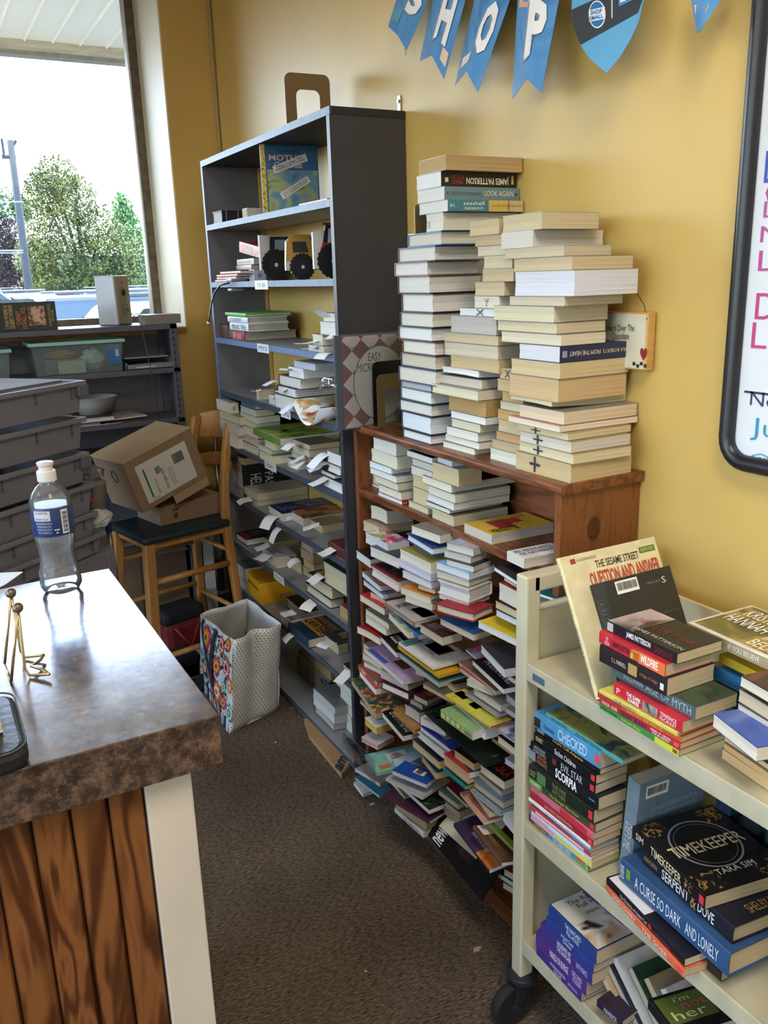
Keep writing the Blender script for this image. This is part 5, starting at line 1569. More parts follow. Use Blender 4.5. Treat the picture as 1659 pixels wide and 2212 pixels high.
# --- bay, column beside the cart
hb('k8', (1086, 1105), (1245, 1208), 32, x0 - 0.012, 0.15, 'black-covered white paperback beside the cart rail', **P_('#e0ded8', '#141418', prints=[('p', 'top', 0.3, 0.3, 0.6, 0.7, '#6a2f34')]))
hb('k8', (1156, 1175), (1258, 1236), 34, x0 + 0.0, 0.14, 'tan paperback under the black-covered one', **P_('#cdb48a', '#3a3430'))
hb('k8', (1120, 1310), (1262, 1388), 130, x0 - 0.008, 0.15, 'very thick paperback with dark red cover behind the cart post', **P_('#d6ccb6', '#8a2028'))
hb('k8', (1096, 1372), (1262, 1456), 58, x0 - 0.01, 0.16, 'tan paperback with dark purple cover behind the cart post', **P_('#cbb88e', '#3a2430'))
hb('k8', (1100, 1430), (1262, 1510), 50, x0 - 0.012, 0.16, 'white paperback with navy cover behind the cart post', **P_('#d9d7d4', '#242a48'))
hb('k8', (972, 1512), (1262, 1654), 52, x0 - 0.02, 0.18, 'white-paged activity book with bright yellow cover', **P_('#e2e2e6', '#e0c42c', prints=[('p', 'top', 0.3, 0.2, 0.8, 0.75, A_comic)]))
hb('k8', (1330, 1262), (1530, 1330), 24, 1.09, 0.16, 'teal hardcover seen through the cart rail', **P_('#e4e4e0', '#15595c', spine='+y'))

# --- the heap below the second shelf, far end
x1 = 1.052
hb('m1', (160, 245), (300, 345), 70, x1 + 0.01, 0.1, 'small white paperback with grey cover, far end', **P_('#cfcabb', '#8a8880'))
hb('m1', (155, 300), (302, 400), 50, x1 + 0.005, 0.12, 'cream paperback under a lilac booklet', **P_('#d3cab4', '#a59c88'))
hb('m1', (165, 355), (305, 425), 34, x1 + 0.004, 0.12, 'thin cream paperback under the lilac booklet', **P_('#d8d2c4', '#b5ae9f'))
hb('m1', (292, 160), (415, 292), 42, x1 - 0.03, 0.11, 'black paperback with barcode label', right=(490, 225), lim=28, **P_('#dcd8d0', '#18181b', prints=[('bar', 'top', 0.35, 0.45, 0.75, 0.85, 270)]))
hb('m1', (172, 250), (466, 502), 34, x1 - 0.035, 0.15, 'lilac booklet with blue and brown stripes on its cover', right=(560, 430), lim=24, **P_('#d9d4c6', '#c3a8d4', prints=[('p', 'top', 0.5, 0.25, 0.95, 0.5, '#5a3426'), ('p', 'top', 0.05, 0.5, 0.3, 0.95, '#3f5fb5')]))
hb('m1', (292, 440), (502, 545), 62, x1 - 0.012, 0.14, 'grey bundle of thin booklets', right=(650, 470), **P_('#b9b4ac', '#9a9792'))
hb('m1', (130, 430), (256, 578), 46, x1 - 0.04, 0.09, 'white notebook with red cover', lim=30, **P_('#e0ddd6', '#c23a4a'))
hb('m1', (120, 378), (275, 525), 40, x1 - 0.03, 0.07, 'comic digest with busy coloured spine', lim=30, **P_('#c0b29a', '#8c3a30', spine='-x', prints=[('p', 'L', 0.02, 0.04, 0.98, 0.96, A_comic)]))
hb('m1', (282, 535), (512, 624), 60, x1 - 0.01, 0.15, 'white hardcover with maroon spine', right=(612, 585), **P_('#dcd9d2', '#4a1f2c', spine='-y', hard=True))
hb('m1', (66, 490), (258, 765), 46, x1 - 0.045, 0.17, 'paperback with blue and red comic cover sticking out', right=(425, 680), lim=34, cover_art=A_comic, **P_('#b89a6c', '#3f6aa0'))
hb('m1', (135, 640), (262, 770), 30, x1 - 0.02, 0.12, 'pale paperback tucked under the comic cover', **P_('#b5ab98', '#8f8678'))
hb('m1', (520, 660), (612, 712), 60, x1 + 0.01, 0.12, 'grey paperback with rounded pages', **P_('#a8a29a', '#6d6a68'))
hb('m1', (550, 612), (652, 662), 40, x1 + 0.006, 0.12, 'paperback with dark red back cover', **P_('#b0a692', '#5a2a24', prints=[('p', 'top', 0.2, 0.2, 0.8, 0.7, '#7a4a34')]))
hb('m1', (482, 740), (592, 812), 85, x1 - 0.005, 0.1, 'grey-paged paperback curling at its corner', **P_('#b5b0aa', '#2a2a2c', warp=0.008))
hb('m1', (385, 715), (556, 882), 38, x1 - 0.03, 0.06, 'tan hardback with bare boards', right=(620, 840), lim=28, hard=True, **P_('#b58a56', '#a5794a'))
hb('m1', (305, 745), (466, 936), 42, x1 - 0.05, 0.1, 'black and white lettered paperback with white pages', right=(580, 880), lim=30, **P_('#dcd8ce', '#1b1b20', prints=[('t', 'top', 'LIGHTNING', 0.1, 0.25, 0.9, 0.75, '#c9c9cf', 270)]))
hb('m1', (172, 800), (262, 880), 50, x1 - 0.04, 0.09, 'small white notebook with yellow page edges', right=(345, 850), **P_('#cfae52', '#dedad2'))
hb('m1', (128, 945), (272, 1000), 36, x1 - 0.03, 0.12, 'pale pink notebook with handwritten cover', right=(400, 930), **P_('#b99a90', '#d2c8c4', prints=[('t', 'top', 'Thoughts\nof mine', 0.2, 0.3, 0.7, 0.7, '#9a9098')]))
# --- heap, folder column
hb('m1', (555, 415), (690, 465), 50, x1 + 0.0, 0.12, 'cream book under the yellow folder', **P_('#cfc6b2', '#a59c8a'))
hb('m1', (440, 290), (745, 522), 42, x1 - 0.03, 0.16, 'teal softcover under the yellow folder', right=(905, 420), lim=22, **P_('#b5b3ac', '#3f7c80'))
hb('m1', (424, 215), (742, 448), 24, x1 - 0.035, 0.16, 'yellow paper folder below the white programme', right=(895, 385), lim=22, **P_('#d9a92c', '#e0ae28'))
hb('m1', (430, 185), (700, 384), 14, x1 - 0.04, 0.2, 'open white programme with black and white photo', right=(985, 290), lim=22, **P_('#e4e3e0', '#e8e7e4', prints=[('p', 'top', 0.3, 0.35, 0.8, 0.8, A_mem), ('p', 'top', 0.42, 0.3, 0.85, 0.72, A_dark), ('p', 'top', 0.02, 0.8, 0.5, 0.98, '#5f9a9a')]))
hb('m1', (800, 485), (850, 545), 50, x1 - 0.0, 0.09, 'small book with black cover under the teal one', right=(950, 500), **P_('#c9bda6', '#17161a'))
hb('m1', (620, 520), (855, 650), 34, x1 - 0.03, 0.08, 'long thin tan book', lim=20, **P_('#c4ac88', '#5a5450'))
hb('m1', (700, 440), (860, 560), 40, x1 - 0.005, 0.14, 'tan book beneath the teal softcover', **P_('#c9b694', '#8a7b64'))
hb('m1', (600, 800), (790, 895), 55, x1 - 0.02, 0.12, 'white paperback leaning below the black album', right=(860, 850), **P_('#dad7d2', '#c8c5c2'))
hb('m1', (650, 860), (800, 975), 60, x1 - 0.02, 0.12, 'taupe paperback below the white one', right=(865, 930), **P_('#b4a696', '#8f8474'))
hb('m1', (600, 850), (838, 1035), 36, x1 - 0.035, 0.1, 'white paperback with royal blue cover', lim=22, **P_('#d9d8d8', '#2438a0'))
hb('m1', (580, 900), (800, 1085), 42, x1 - 0.04, 0.09, 'white hardcover below the royal blue one', lim=22, hard=True, **P_('#dedcd8', '#d2cfca'))
hb('m1', (540, 975), (745, 1152), 62, x1 - 0.045, 0.07, 'tan paperback with navy cover and yellow lettering', right=(790, 1110), lim=26, **P_('#d3b890', '#1f2740', prints=[('t', 'top', 'RELATIONS', 0.2, 0.25, 0.9, 0.75, '#d8b34a', 270)]))
hb('m1', (610, 1085), (722, 1228), 50, x1 - 0.045, 0.08, 'tan paperback with teal cover', right=(800, 1190), lim=26, **P_('#cdb48a', '#2f6d70'))
# --- heap, green album column
hb('m1', (895, 350), (1180, 582), 38, x1 - 0.03, 0.07, 'grey paperback with brown cover beside the teal swirl', lim=22, **P_('#c2bbae', '#7a5c48'))
hb('m1', (905, 395), (1160, 580), 34, x1 - 0.028, 0.08, 'pale paperback with red cover edge', lim=22, **P_('#cdc6ba', '#a83a44'))
hb('m1', (950, 240), (1315, 545), 20, x1 - 0.02, 0.16, 'large teal book with swirling pink cover', lim=22, cover_art=A_teal, **P_('#d9d6cc', '#2f7f86'))
hb('m1', (1000, 345), (1240, 572), 44, x1 - 0.045, 0.05, 'white paperback with black lettered spine strip', right=(1310, 540), lim=24, **P_('#e2e0dc', '#141417', prints=[('t', 'top', 'TAMERAH SMALL', 0.1, 0.3, 0.9, 0.7, '#d2d2d2', 270)]))
hb('m1', (1066, 250), (1245, 445), 70, x1 - 0.04, 0.04, 'thick white paperback with dark back', right=(1320, 400), lim=26, **P_('#e2e0de', '#3a3a40'))
hb('m1', (1100, 210), (1345, 425), 24, x1 - 0.02, 0.12, 'yellow paperback with red lettered panel', lim=22, **P_('#d9d2bd', '#d8b82a', prints=[('p', 'top', 0.3, 0.15, 0.8, 0.4, '#b5382c'), ('p', 'top', 0.4, 0.5, 0.95, 0.9, A_comic)]))
hb('m1', (956, 500), (1162, 586), 48, x1 - 0.02, 0.09, 'white book with handwritten title', **P_('#d6d2ca', '#c9c5bd', prints=[('t', 'top', 'ZaKIR', 0.2, 0.3, 0.8, 0.7, '#4a4a50', 270)]))
hb('m1', (1010, 570), (1218, 708), 52, x1 - 0.025, 0.09, 'grey-white paperback under the handwritten one', right=(1280, 660), lim=22, **P_('#cfcac2', '#a8a39c'))
hb('m1', (942, 575), (1195, 752), 20, x1 - 0.03, 0.09, 'grey folder under the white paperbacks', lim=22, **P_('#a9a8a8', '#a2a4a6'))
hb('m1', (1150, 640), (1345, 770), 40, x1 - 0.01, 0.14, 'pale grey paperback near the cart post', **P_('#bdb8b4', '#93908f'))
hb('m1', (1260, 620), (1350, 690), 55, x1 - 0.01, 0.12, 'lilac-grey paperback near the cart post', **P_('#bab4bc', '#8a8590'))
hb('m1', (1280, 470), (1350, 520), 50, x1 - 0.012, 0.1, 'white paperback with orange strip near the cart post', **P_('#e0dcd8', '#d9722c'))
hb('m1', (870, 715), (1092, 922), 78, x1 - 0.05, 0.12, 'thick white gift book with red cover edge', right=(1235, 850), lim=24, hard=True, **P_('#dedbd8', '#d8d4d0'))
hb('m1', (790, 590), (1140, 838), 16, x1 - 0.055, 0.18, 'yellow-green checked picture book with red spine', right=(1255, 760), lim=24, **P_('#c03a44', '#c5c04a', spine='-x', prints=[('p', 'top', 0.0, 0.0, 0.98, 0.98, mat_art('checked_green_cover', ('#b5b23a', '#d2cc58', '#c6c24a'), 24)), ('p', 'top', 0.3, 0.45, 0.62, 0.62, '#c86a2a'), ('p', 'top', 0.35, 0.75, 0.75, 0.97, A_dark)]))
A_daisy = mat('daisy_spine_green', '#7fa872', 0.4)
fb = hb('m1', (756, 750), (1000, 928), 66, x1 - 0.075, 0.03, 'white book with green spine of yellow daisies', right=(1062, 905), lim=24, **P_('#dcd8d4', '#8fb27e', spine='-x', prints=[('t', 'L', 'Friendship', 0.66, 0.15, 0.95, 0.75, '#a03a3c')]))
# daisies on the spine
dm, dc = MB(), MB()
fy = max(v[1] for v in fb.children[0].bound_box); ft = max(v[2] for v in fb.children[0].bound_box)
for k in range(5):
    cy, cz = fy * (0.92 - 0.16 * k), ft * (0.55 if k % 2 else 0.45)
    r = ft * 0.34
    for (mb_, rr, pet, off) in ((dm, r, 0.3, 0.0005), (dc, r * 0.35, 0.0, 0.0009)):
        pts = [(-off, cy + rr * (1 + pet * math.cos(6 * a)) * math.cos(a) * 0.8, cz + rr * (1 + pet * math.cos(6 * a)) * math.sin(a) * 0.8) for a in [2 * math.pi * i / 36 for i in range(36)]]
        mb_.add(pts, [tuple(range(36))])
dm.build('daisy_print', ink('#ede5a2'), fb.children[0])
dc.build('daisy_centre', ink('#d9a92c'), fb.children[0])
hb('m1', (632, 722), (1096, 1140), 14, x1 - 0.06, 0.2, 'huge black-green album with barcode sticker sticking out', right=(1318, 1062), lim=24, hard=True, **P_('#3a4038', '#18231c', prints=[('bar', 'top', 0.1, 0.82, 0.32, 0.95, 0), ('t', 'top', 'Mostly Greatest', 0.42, 0.06, 0.62, 0.1, '#8a948a', 0)]))
hb('m1', (1155, 830), (1345, 965), 22, x1 - 0.03, 0.15, 'paperback with blue and purple wave cover', cover_art=A_sea, **P_('#c9c2b2', '#27408a'))
hb('m1', (1196, 945), (1345, 1060), 62, x1 - 0.03, 0.14, 'cream paperback under the wave cover', **P_('#d9cfb8', '#2a2622'))
hb('m1', (1150, 930), (1345, 1075), 30, x1 - 0.0, 0.14, 'tan paperback with ochre cover beside the cart post', **P_('#c2a878', '#8a6d2c'))
hb('m1', (1275, 1120), (1345, 1165), 45, x1 - 0.02, 0.12, 'lavender paperback beside the cart post', **P_('#c4c0cc', '#9a96a8'))
hb('m1', (862, 1075), (1012, 1186), 82, x1 - 0.04, 0.07, 'thick tan paperback with black lettered spine', right=(1060, 1150), lim=22, **P_('#cdb084', '#22201f', prints=[('t', 'top', 'TAYLOR', 0.1, 0.25, 0.9, 0.75, '#c9b88a', 270)]))
hb('m1', (835, 1010), (985, 1220), 48, x1 - 0.05, 0.06, 'white paperback with navy photo cover', lim=24, **P_('#d9d6d2', '#1d2138'))
hb('m1', (780, 1110), (968, 1265), 88, x1 - 0.055, 0.07, 'thick tan paperback with scarlet top edge', right=(1005, 1240), lim=24, **P_('#cfb48c', '#a02a30'))
hb('m1', (776, 1165), (944, 1308), 28, x1 - 0.055, 0.1, 'thin paperback with teal and gold edges', lim=24, **P_('#c9a84a', '#1f8a86', spine='-x'))
hb('m1', (1062, 1175), (1245, 1312), 70, x1 - 0.04, 0.07, 'cream paperback with black and red lettered spine', right=(1325, 1280), lim=24, **P_('#cfc3aa', '#151214', prints=[('t', 'top', 'GOSICK', 0.1, 0.2, 0.9, 0.8, '#a02a2c', 270)]))
hb('m1', (1050, 1230), (1222, 1378), 60, x1 - 0.035, 0.08, 'grey-tan paperback under the black and red spine', right=(1290, 1335), lim=24, **P_('#b9ae9c', '#8f8678'))
hb('m1', (1015, 1285), (1238, 1455), 50, x1 - 0.045, 0.1, 'paperback with slate blue cover', right=(1310, 1410), lim=24, **P_('#b9ad98', '#5f7488'))
hb('m1', (1000, 1335), (1215, 1512), 22, x1 - 0.05, 0.1, 'thin magazine with teal edge', right=(1310, 1470), lim=24, **P_('#b4b8ba', '#4a7f8a'))
hb('m1', (1002, 1310), (1212, 1488), 18, x1 - 0.05, 0.1, 'thin grey magazine above the teal-edged one', right=(1310, 1450), lim=24, **P_('#a9aeb2', '#8a979e'))
hb('m1', (905, 1345), (1092, 1578), 22, x1 - 0.06, 0.1, 'paperback with salmon pink printed cover', right=(1215, 1505), lim=30, **P_('#dcd0c4', '#dba08c', prints=[('t', 'top', 'Reality and the Politics\nof World Literature', 0.15, 0.15, 0.85, 0.4, '#6a3a34', 270)]))
hb('m1', (960, 1280), (1130, 1520), 34, x1 - 0.055, 0.04, 'cream paperback lying on the pink one', right=(1180, 1505), lim=28, **P_('#d8c4a8', '#c9ae92'))
# --- heap, foot of the bookcase
hb('m1', (740, 1345), (890, 1460), 40, x1 - 0.03, 0.14, 'green paperback with lettered cover', **P_('#b0a890', '#3f6a58', prints=[('t', 'top', 'THE ROAD OF TIME', 0.1, 0.3, 0.9, 0.6, '#cfd6c8', 270)]))
hb('m1', (790, 1440), (900, 1530), 50, x1 - 0.01, 0.14, 'pinkish paperback low in the heap', **P_('#b59f94', '#8a5a5e'))
hb('m1', (800, 1300), (960, 1450), 30, x1 - 0.02, 0.12, 'dark red paperback half buried in the heap', **P_('#c0b49c', '#6a2430'))
hb('m1', (780, 1490), (900, 1580), 60, x1 - 0.0, 0.14, 'tan paperback at the bottom of the heap', **P_('#a8977c', '#5a4a3c'))
hb('m1', (383, 1190), (648, 1298), 34, x1 - 0.05, 0.16, 'bright blue paperback with barcode label', right=(725, 1235), lim=26, **P_('#d2d0ca', '#2350a8', prints=[('bar', 'top', 0.4, 0.25, 0.75, 0.55, 0), ('p', 'top', 0.75, 0.02, 0.98, 0.12, '#e0b82c')]))
hb('m1', (435, 1140), (465, 1160), 40, x1 - 0.03, 0.1, 'pale blue plastic case behind the tea book', right=(605, 1090), lim=40, **P_('#a9c2cc', '#b4ccd4'))
hb('m1', (330, 1235), (618, 1385), 18, x1 - 0.06, 0.2, 'silver magazine with yellow spine', right=(870, 1270), lim=26, **P_('#c9c7c4', '#b9b7bb', prints=[('p', 'top', 0.55, 0.02, 0.98, 0.1, '#e0c02c'), ('p', 'top', 0.3, 0.3, 0.6, 0.7, A_food)]))
hb('m1', (345, 1265), (480, 1420), 24, x1 - 0.06, 0.1, 'curled cream paper pad with script lettering', lim=30, warp=0.02, **P_('#d9c8a6', '#e0d2b4', prints=[('t', 'top', 'Kindness', 0.2, 0.3, 0.8, 0.55, '#8a6a4a', 270)]))
hb('m1', (460, 1310), (668, 1498), 36, x1 - 0.055, 0.12, 'white paperback with dark leaf patterned cover', right=(790, 1420), lim=28, cover_art=A_leaf, **P_('#dcd8cc', '#12100f'))
hb('m1', (510, 1420), (660, 1528), 40, x1 - 0.035, 0.12, 'taupe paperback under the leaf patterned one', right=(745, 1500), **P_('#b5a68c', '#7d705e'))
hb('m1', (312, 1360), (668, 1575), 22, x1 - 0.055, 0.1, 'thin softcover with purple spine', right=(745, 1540), lim=26, **P_('#b4aca8', '#4a2440', spine='-x'))
hb('m1', (408, 1450), (645, 1620), 62, x1 - 0.045, 0.12, 'thick tan paperback near the carpet', right=(735, 1570), lim=24, **P_('#bba27c', '#8d7657'))
hb('m1', (402, 1480), (622, 1680), 38, x1 - 0.05, 0.12, 'white paperback with lettered spine lying on the carpet', lim=30, **P_('#d5d0c4', '#dcd8cf', spine='-x', prints=[('t', 'L', 'TEN CHRISTMAS', 0.3, 0.25, 0.9, 0.75, '#4a4238')]))
hb('m1', (640, 1580), (760, 1690), 60, x1 + 0.0, 0.14, 'grey paperback against the bookcase plinth', **P_('#a59c8c', '#6f6a62'))
hb('m1', (50, 1220), (155, 1362), 22, x1 - 0.02, 0.08, 'white booklet with printed cover on the carpet', lim=34, **P_('#dcd9d4', '#e4e2de', prints=[('t', 'top', 'Hand Down\nRules', 0.2, 0.3, 0.8, 0.6, '#5a5a60', 270)]))
hb('m1', (95, 1225), (282, 1370), 18, x1 + 0.0, 0.12, 'teal and grey booklet on the carpet', lim=30, **P_('#a8b4b8', '#3f8494'))
hb('m1', (95, 1180), (290, 1300), 26, x1 - 0.01, 0.12, 'floppy pale notebook above the teal booklet', lim=24, warp=0.01, **P_('#c0b8ac', '#b4b0aa'))
hb('m1', (170, 1060), (268, 1200), 24, x1 - 0.07, 0.16, 'mint green tea book with white label and orange tag', right=(585, 1045), lim=45, hard=True, free=True, **P_('#b9c8bc', '#8cc6b8', prints=[('p', 'top', 0.35, 0.35, 0.75, 0.8, '#e8e4de'), ('t', 'top', 'TEA\nLOVER', 0.42, 0.45, 0.68, 0.7, '#2a2a2c', 0, 0.02), ('p', 'top', 0.1, 0.1, 0.32, 0.3, '#cf7f45')]))
hb('m1', (1150, 1950), (1345, 2080), 40, 1.07, 0.12, 'black paperback at the plinth behind the cart', **P_('#c9c4b8', '#1a1a1c'))
hb('m1', (1230, 2070), (1345, 2130), 50, 1.07, 0.12, 'brown lettered paperback at the plinth', **P_('#c4b49a', '#6a3c22'))
hb('m1', (1240, 1980), (1345, 2030), 60, 1.075, 0.12, 'tan paperback with red cover at the plinth', **P_('#c9b89a', '#8a3a2c'))
# --- leaning record sleeves and large books at the near foot
def leaning(a, b, c, xa, xb, xc, t, name, label, cat, col, prints=()):
    """flat sleeve through three corner points: a far top, b bottom, c near side"""
    A, B, Cc = at_x(*cpx('m1', *a), xa), at_x(*cpx('m1', *b), xb), at_x(*cpx('m1', *c), xc)
    ey = (A - B); wy = ey.length; ey.normalize()
    ex = (Cc - B); ex = (ex - ey * ex.dot(ey)); wx_ = ex.length; ex.normalize()
    ez = ex.cross(ey)
    rot = Matrix((ex, ey, ez)).transposed()
    if name == 'book':
        return book(B, wx_, wy, t, rot=rot, label=label, group=HG, col=col, page='#d9d4c8', spine='-x', prints=prints)
    root = thing(name, label, cat, B)
    root.rotation_euler = rot.to_euler()
    co = bx('sleeve', (0, 0, 0), (wx_, wy, t), mat('sleeve_' + col.lstrip('#'), col, 0.22), root, 0.0008)
    X, Y, Z = Vector((wx_, 0, 0)), Vector((0, wy, 0)), Vector((0, 0, t))
    for p in prints:
        O, U, V = rotframe(Z, X, Y, p[-1])
        if p[0] == 't':
            lettering(co, p[2], O + U * p[3] + V * p[4], U * (p[5] - p[3]), V * (p[6] - p[4]), p[7], 0.02)
        else:
            plate(co, O + U * p[2] + V * p[3], U * (p[4] - p[2]), V * (p[5] - p[3]), p[6], 'printed_panel')
    return root
leaning((662, 1662), (1078, 2165), (1328, 1905), 1.02, 0.99, 1.06, 0.005, 'record_sleeve', 'glossy black square sleeve leaning from the heap to the carpet', 'record sleeve', '#0f0d10',
        [('t', 'top', 'new', 0.05, 0.76, 0.42, 0.92, '#e6e4e2', 0), ('p', 'top', 0.3, 0.3, 0.6, 0.6, mat_art('dark_portrait_print', ('#0f0d10', '#1a1416', '#4a2c1e', '#151a2c'), 6), 0), ('t', 'top', '8 ml', 0.1, 0.06, 0.17, 0.1, '#9a9a9a', 270)])
leaning((748, 1592), (1030, 1842), (1330, 1560), 1.03, 1.0, 1.1, 0.004, 'paper_sleeve', 'cream paper sleeve standing behind the black square one', 'sleeve', '#ddd9c2', [('t', 'top', 'The Old Time Songs', 0.04, 0.86, 0.4, 0.94, '#4a4a44', 270)])
leaning((858, 1598), (1132, 1955), (1330, 1838), 1.0, 0.975, 1.05, 0.012, 'book', 'graphic novel with purple and orange night cover, tilted on the sleeves', 'book', '#3a2a44',
        [('p', 'top', 0.0, 0.0, 1.0, 0.35, mat_art('orange_night_cover', ('#2a1c34', '#c0562a', '#e08a3c', '#4a2a3a'), 12)), ('p', 'top', 0.0, 0.35, 1.0, 1.0, mat_art('purple_night_cover', ('#1a1528', '#3f2f55', '#6a5070'), 9)), ('t', 'top', 'VOLUME ONE\nFAMILY BUSINESS', 0.3, 0.3, 0.72, 0.52, '#e8e4e0', 270)])
leaning((1002, 1612), (1222, 1900), (1345, 1810), 0.985, 0.96, 1.02, 0.01, 'book', 'brown notebook with white price label on the graphic novel', 'book', '#6a4a34',
        [('p', 'top', 0.15, 0.72, 0.9, 0.98, '#e4dfd4'), ('t', 'top', 'PQL', 0.3, 0.8, 0.6, 0.9, '#2a2a2c', 270), ('t', 'top', 'illustrated by\nDave Brown', 0.3, 0.3, 0.6, 0.45, '#c0a888', 270)])
leaning((1118, 1590), (1330, 1800), (1360, 1770), 1.0, 0.98, 1.0, 0.006, 'book', 'green booklet with small dark print near the cart post', 'book', '#6f8a3a', [('t', 'top', 'several lines of\nsmall print', 0.2, 0.4, 0.8, 0.6, '#2f3a1c', 270)])
hb('m1', (1235, 1545), (1350, 1690), 60, 1.0, 0.1, 'white paperback jutting out behind the cart post', lim=28, **P_('#d9d9de', '#e2e2e6'))

# ================================================================== books on the cart
CG = 'books on the cart'
CXI = CX + 0.012
def sp(col, page='#c9b692', prints=(), **k): return dict(spine='-x', col=col, page=page, prints=list(prints), **k)
def T(s, a, b, c, v0=0.25, v1=0.75, bold=0.0): return ('t', 'L', s, a, v0, b, v1, c, 0, bold)
def B(a, b, c, v0=0.02, v1=0.98): return ('p', 'L', a, v0, b, v1, c)
def dot(col='#d3313f'): return ('p', 'L', 0.93, 0.2, 0.985, 0.8, col)
def stand(bl, tl, c, z, w, t, ydx=0.0, yaw=0.0, **k):
    """book standing on the cart leaning back: bl/tl = bottom and top of its spine edge"""
    Bp = at_z(*cpx(c, *bl), z)
    if ydx: Bp = Bp + ray(*cpx(c, *bl)) * ydx
    Tp = at_x(*cpx(c, *tl), Bp.x)
    d = Tp - Bp
    lean = math.degrees(math.atan2(d.y, d.z))
    h = math.hypot(d.y, d.z)
    return upright(Bp, w, h, t, yaw, lean=lean, group=CG, **k)

zc = CS[0] + 0.0005
stand((568, 1025), (318, 140), 'm2', zc, 0.235, 0.009, spine='-x', hard=True, col='#d9cda2', page='#e4decc', label='tall cream question-and-answer book leaning on the cart end', prints=[
    ('t', 'top', 'A GOLDEN BOOK', 0.16, 0.945, 0.36, 0.965, '#6a5a4a'), ('t', 'top', 'THE SESAME STREET', 0.33, 0.87, 0.78, 0.925, '#2a2422', 0, 0.01), ('t', 'top', 'QUESTION AND ANSWER', 0.24, 0.72, 0.97, 0.85, '#b5452c', 0, 0.03),
    ('p', 'top', 0.1, 0.935, 0.15, 0.972, '#9a3a34'), ('p', 'top', 0.8, 0.9, 0.97, 0.945, '#4f7a36'), ('t', 'top', 'SESAME STREET', 0.815, 0.912, 0.955, 0.935, '#d8c84a'),
    ])
sg = BOOKS[-1]
def edge_text(root, s, a, b, col, t, h):
    """lettering down the spine edge of a standing book (local -x face, top to bottom)"""
    co = [c_ for c_ in root.children if c_.name.startswith('cover')][0]
    O = Vector((-0.0003, h * (1 - a), t * 0.22)); U = Vector((0, -h * (b - a), 0)); V = Vector((0, 0, t * 0.56))
    return lettering(co, s, O, U, V, col, 0.0, 'spine_lettering', 0.0006)
def dims(root):
    bb = [c_ for c_ in root.children if c_.name.startswith('cover')][0].bound_box
    return max(v[0] for v in bb), max(v[1] for v in bb), max(v[2] for v in bb)
w_, h_, t_ = dims(sg)
edge_text(sg, 'The Sesame Street QUESTION and ANSWER BOOK About Animals', 0.07, 0.86, '#3a2a26', t_, h_)
sl_ = math.degrees(math.acos(max(-1, min(1, (sg.rotation_euler.to_matrix() @ Vector((0, 1, 0))).z))))
gb = upright(sg.location + Vector((0.05, -0.0115, 0)), 0.165, 0.2, 0.036, 0, lean=sl_, group=CG, spine='-x', col='#2b2a28', page='#c9bfa8', label='charcoal back-cover paperback with barcode leaning on the cream book', prints=[
    ('bar', 'top', 0.16, 0.86, 0.48, 0.975), ('t', 'top', 'S', 0.82, 0.86, 0.88, 0.92, '#d5d2cc'), ('t', 'top', 'SIMON SAYS', 0.6, 0.88, 0.8, 0.9, '#8f8c86'), ('p', 'top', 0.12, 0.6, 0.95, 0.603, '#77736c'), ('p', 'top', 0.12, 0.2, 0.123, 0.6, '#77736c')])
w_, h_, t_ = dims(gb)
edge_text(gb, 'LAURA DAVE THE FIRST HUSBAND', 0.15, 0.9, '#55524e', t_, h_)
CA = (CX - 0.02, CX + 0.14)
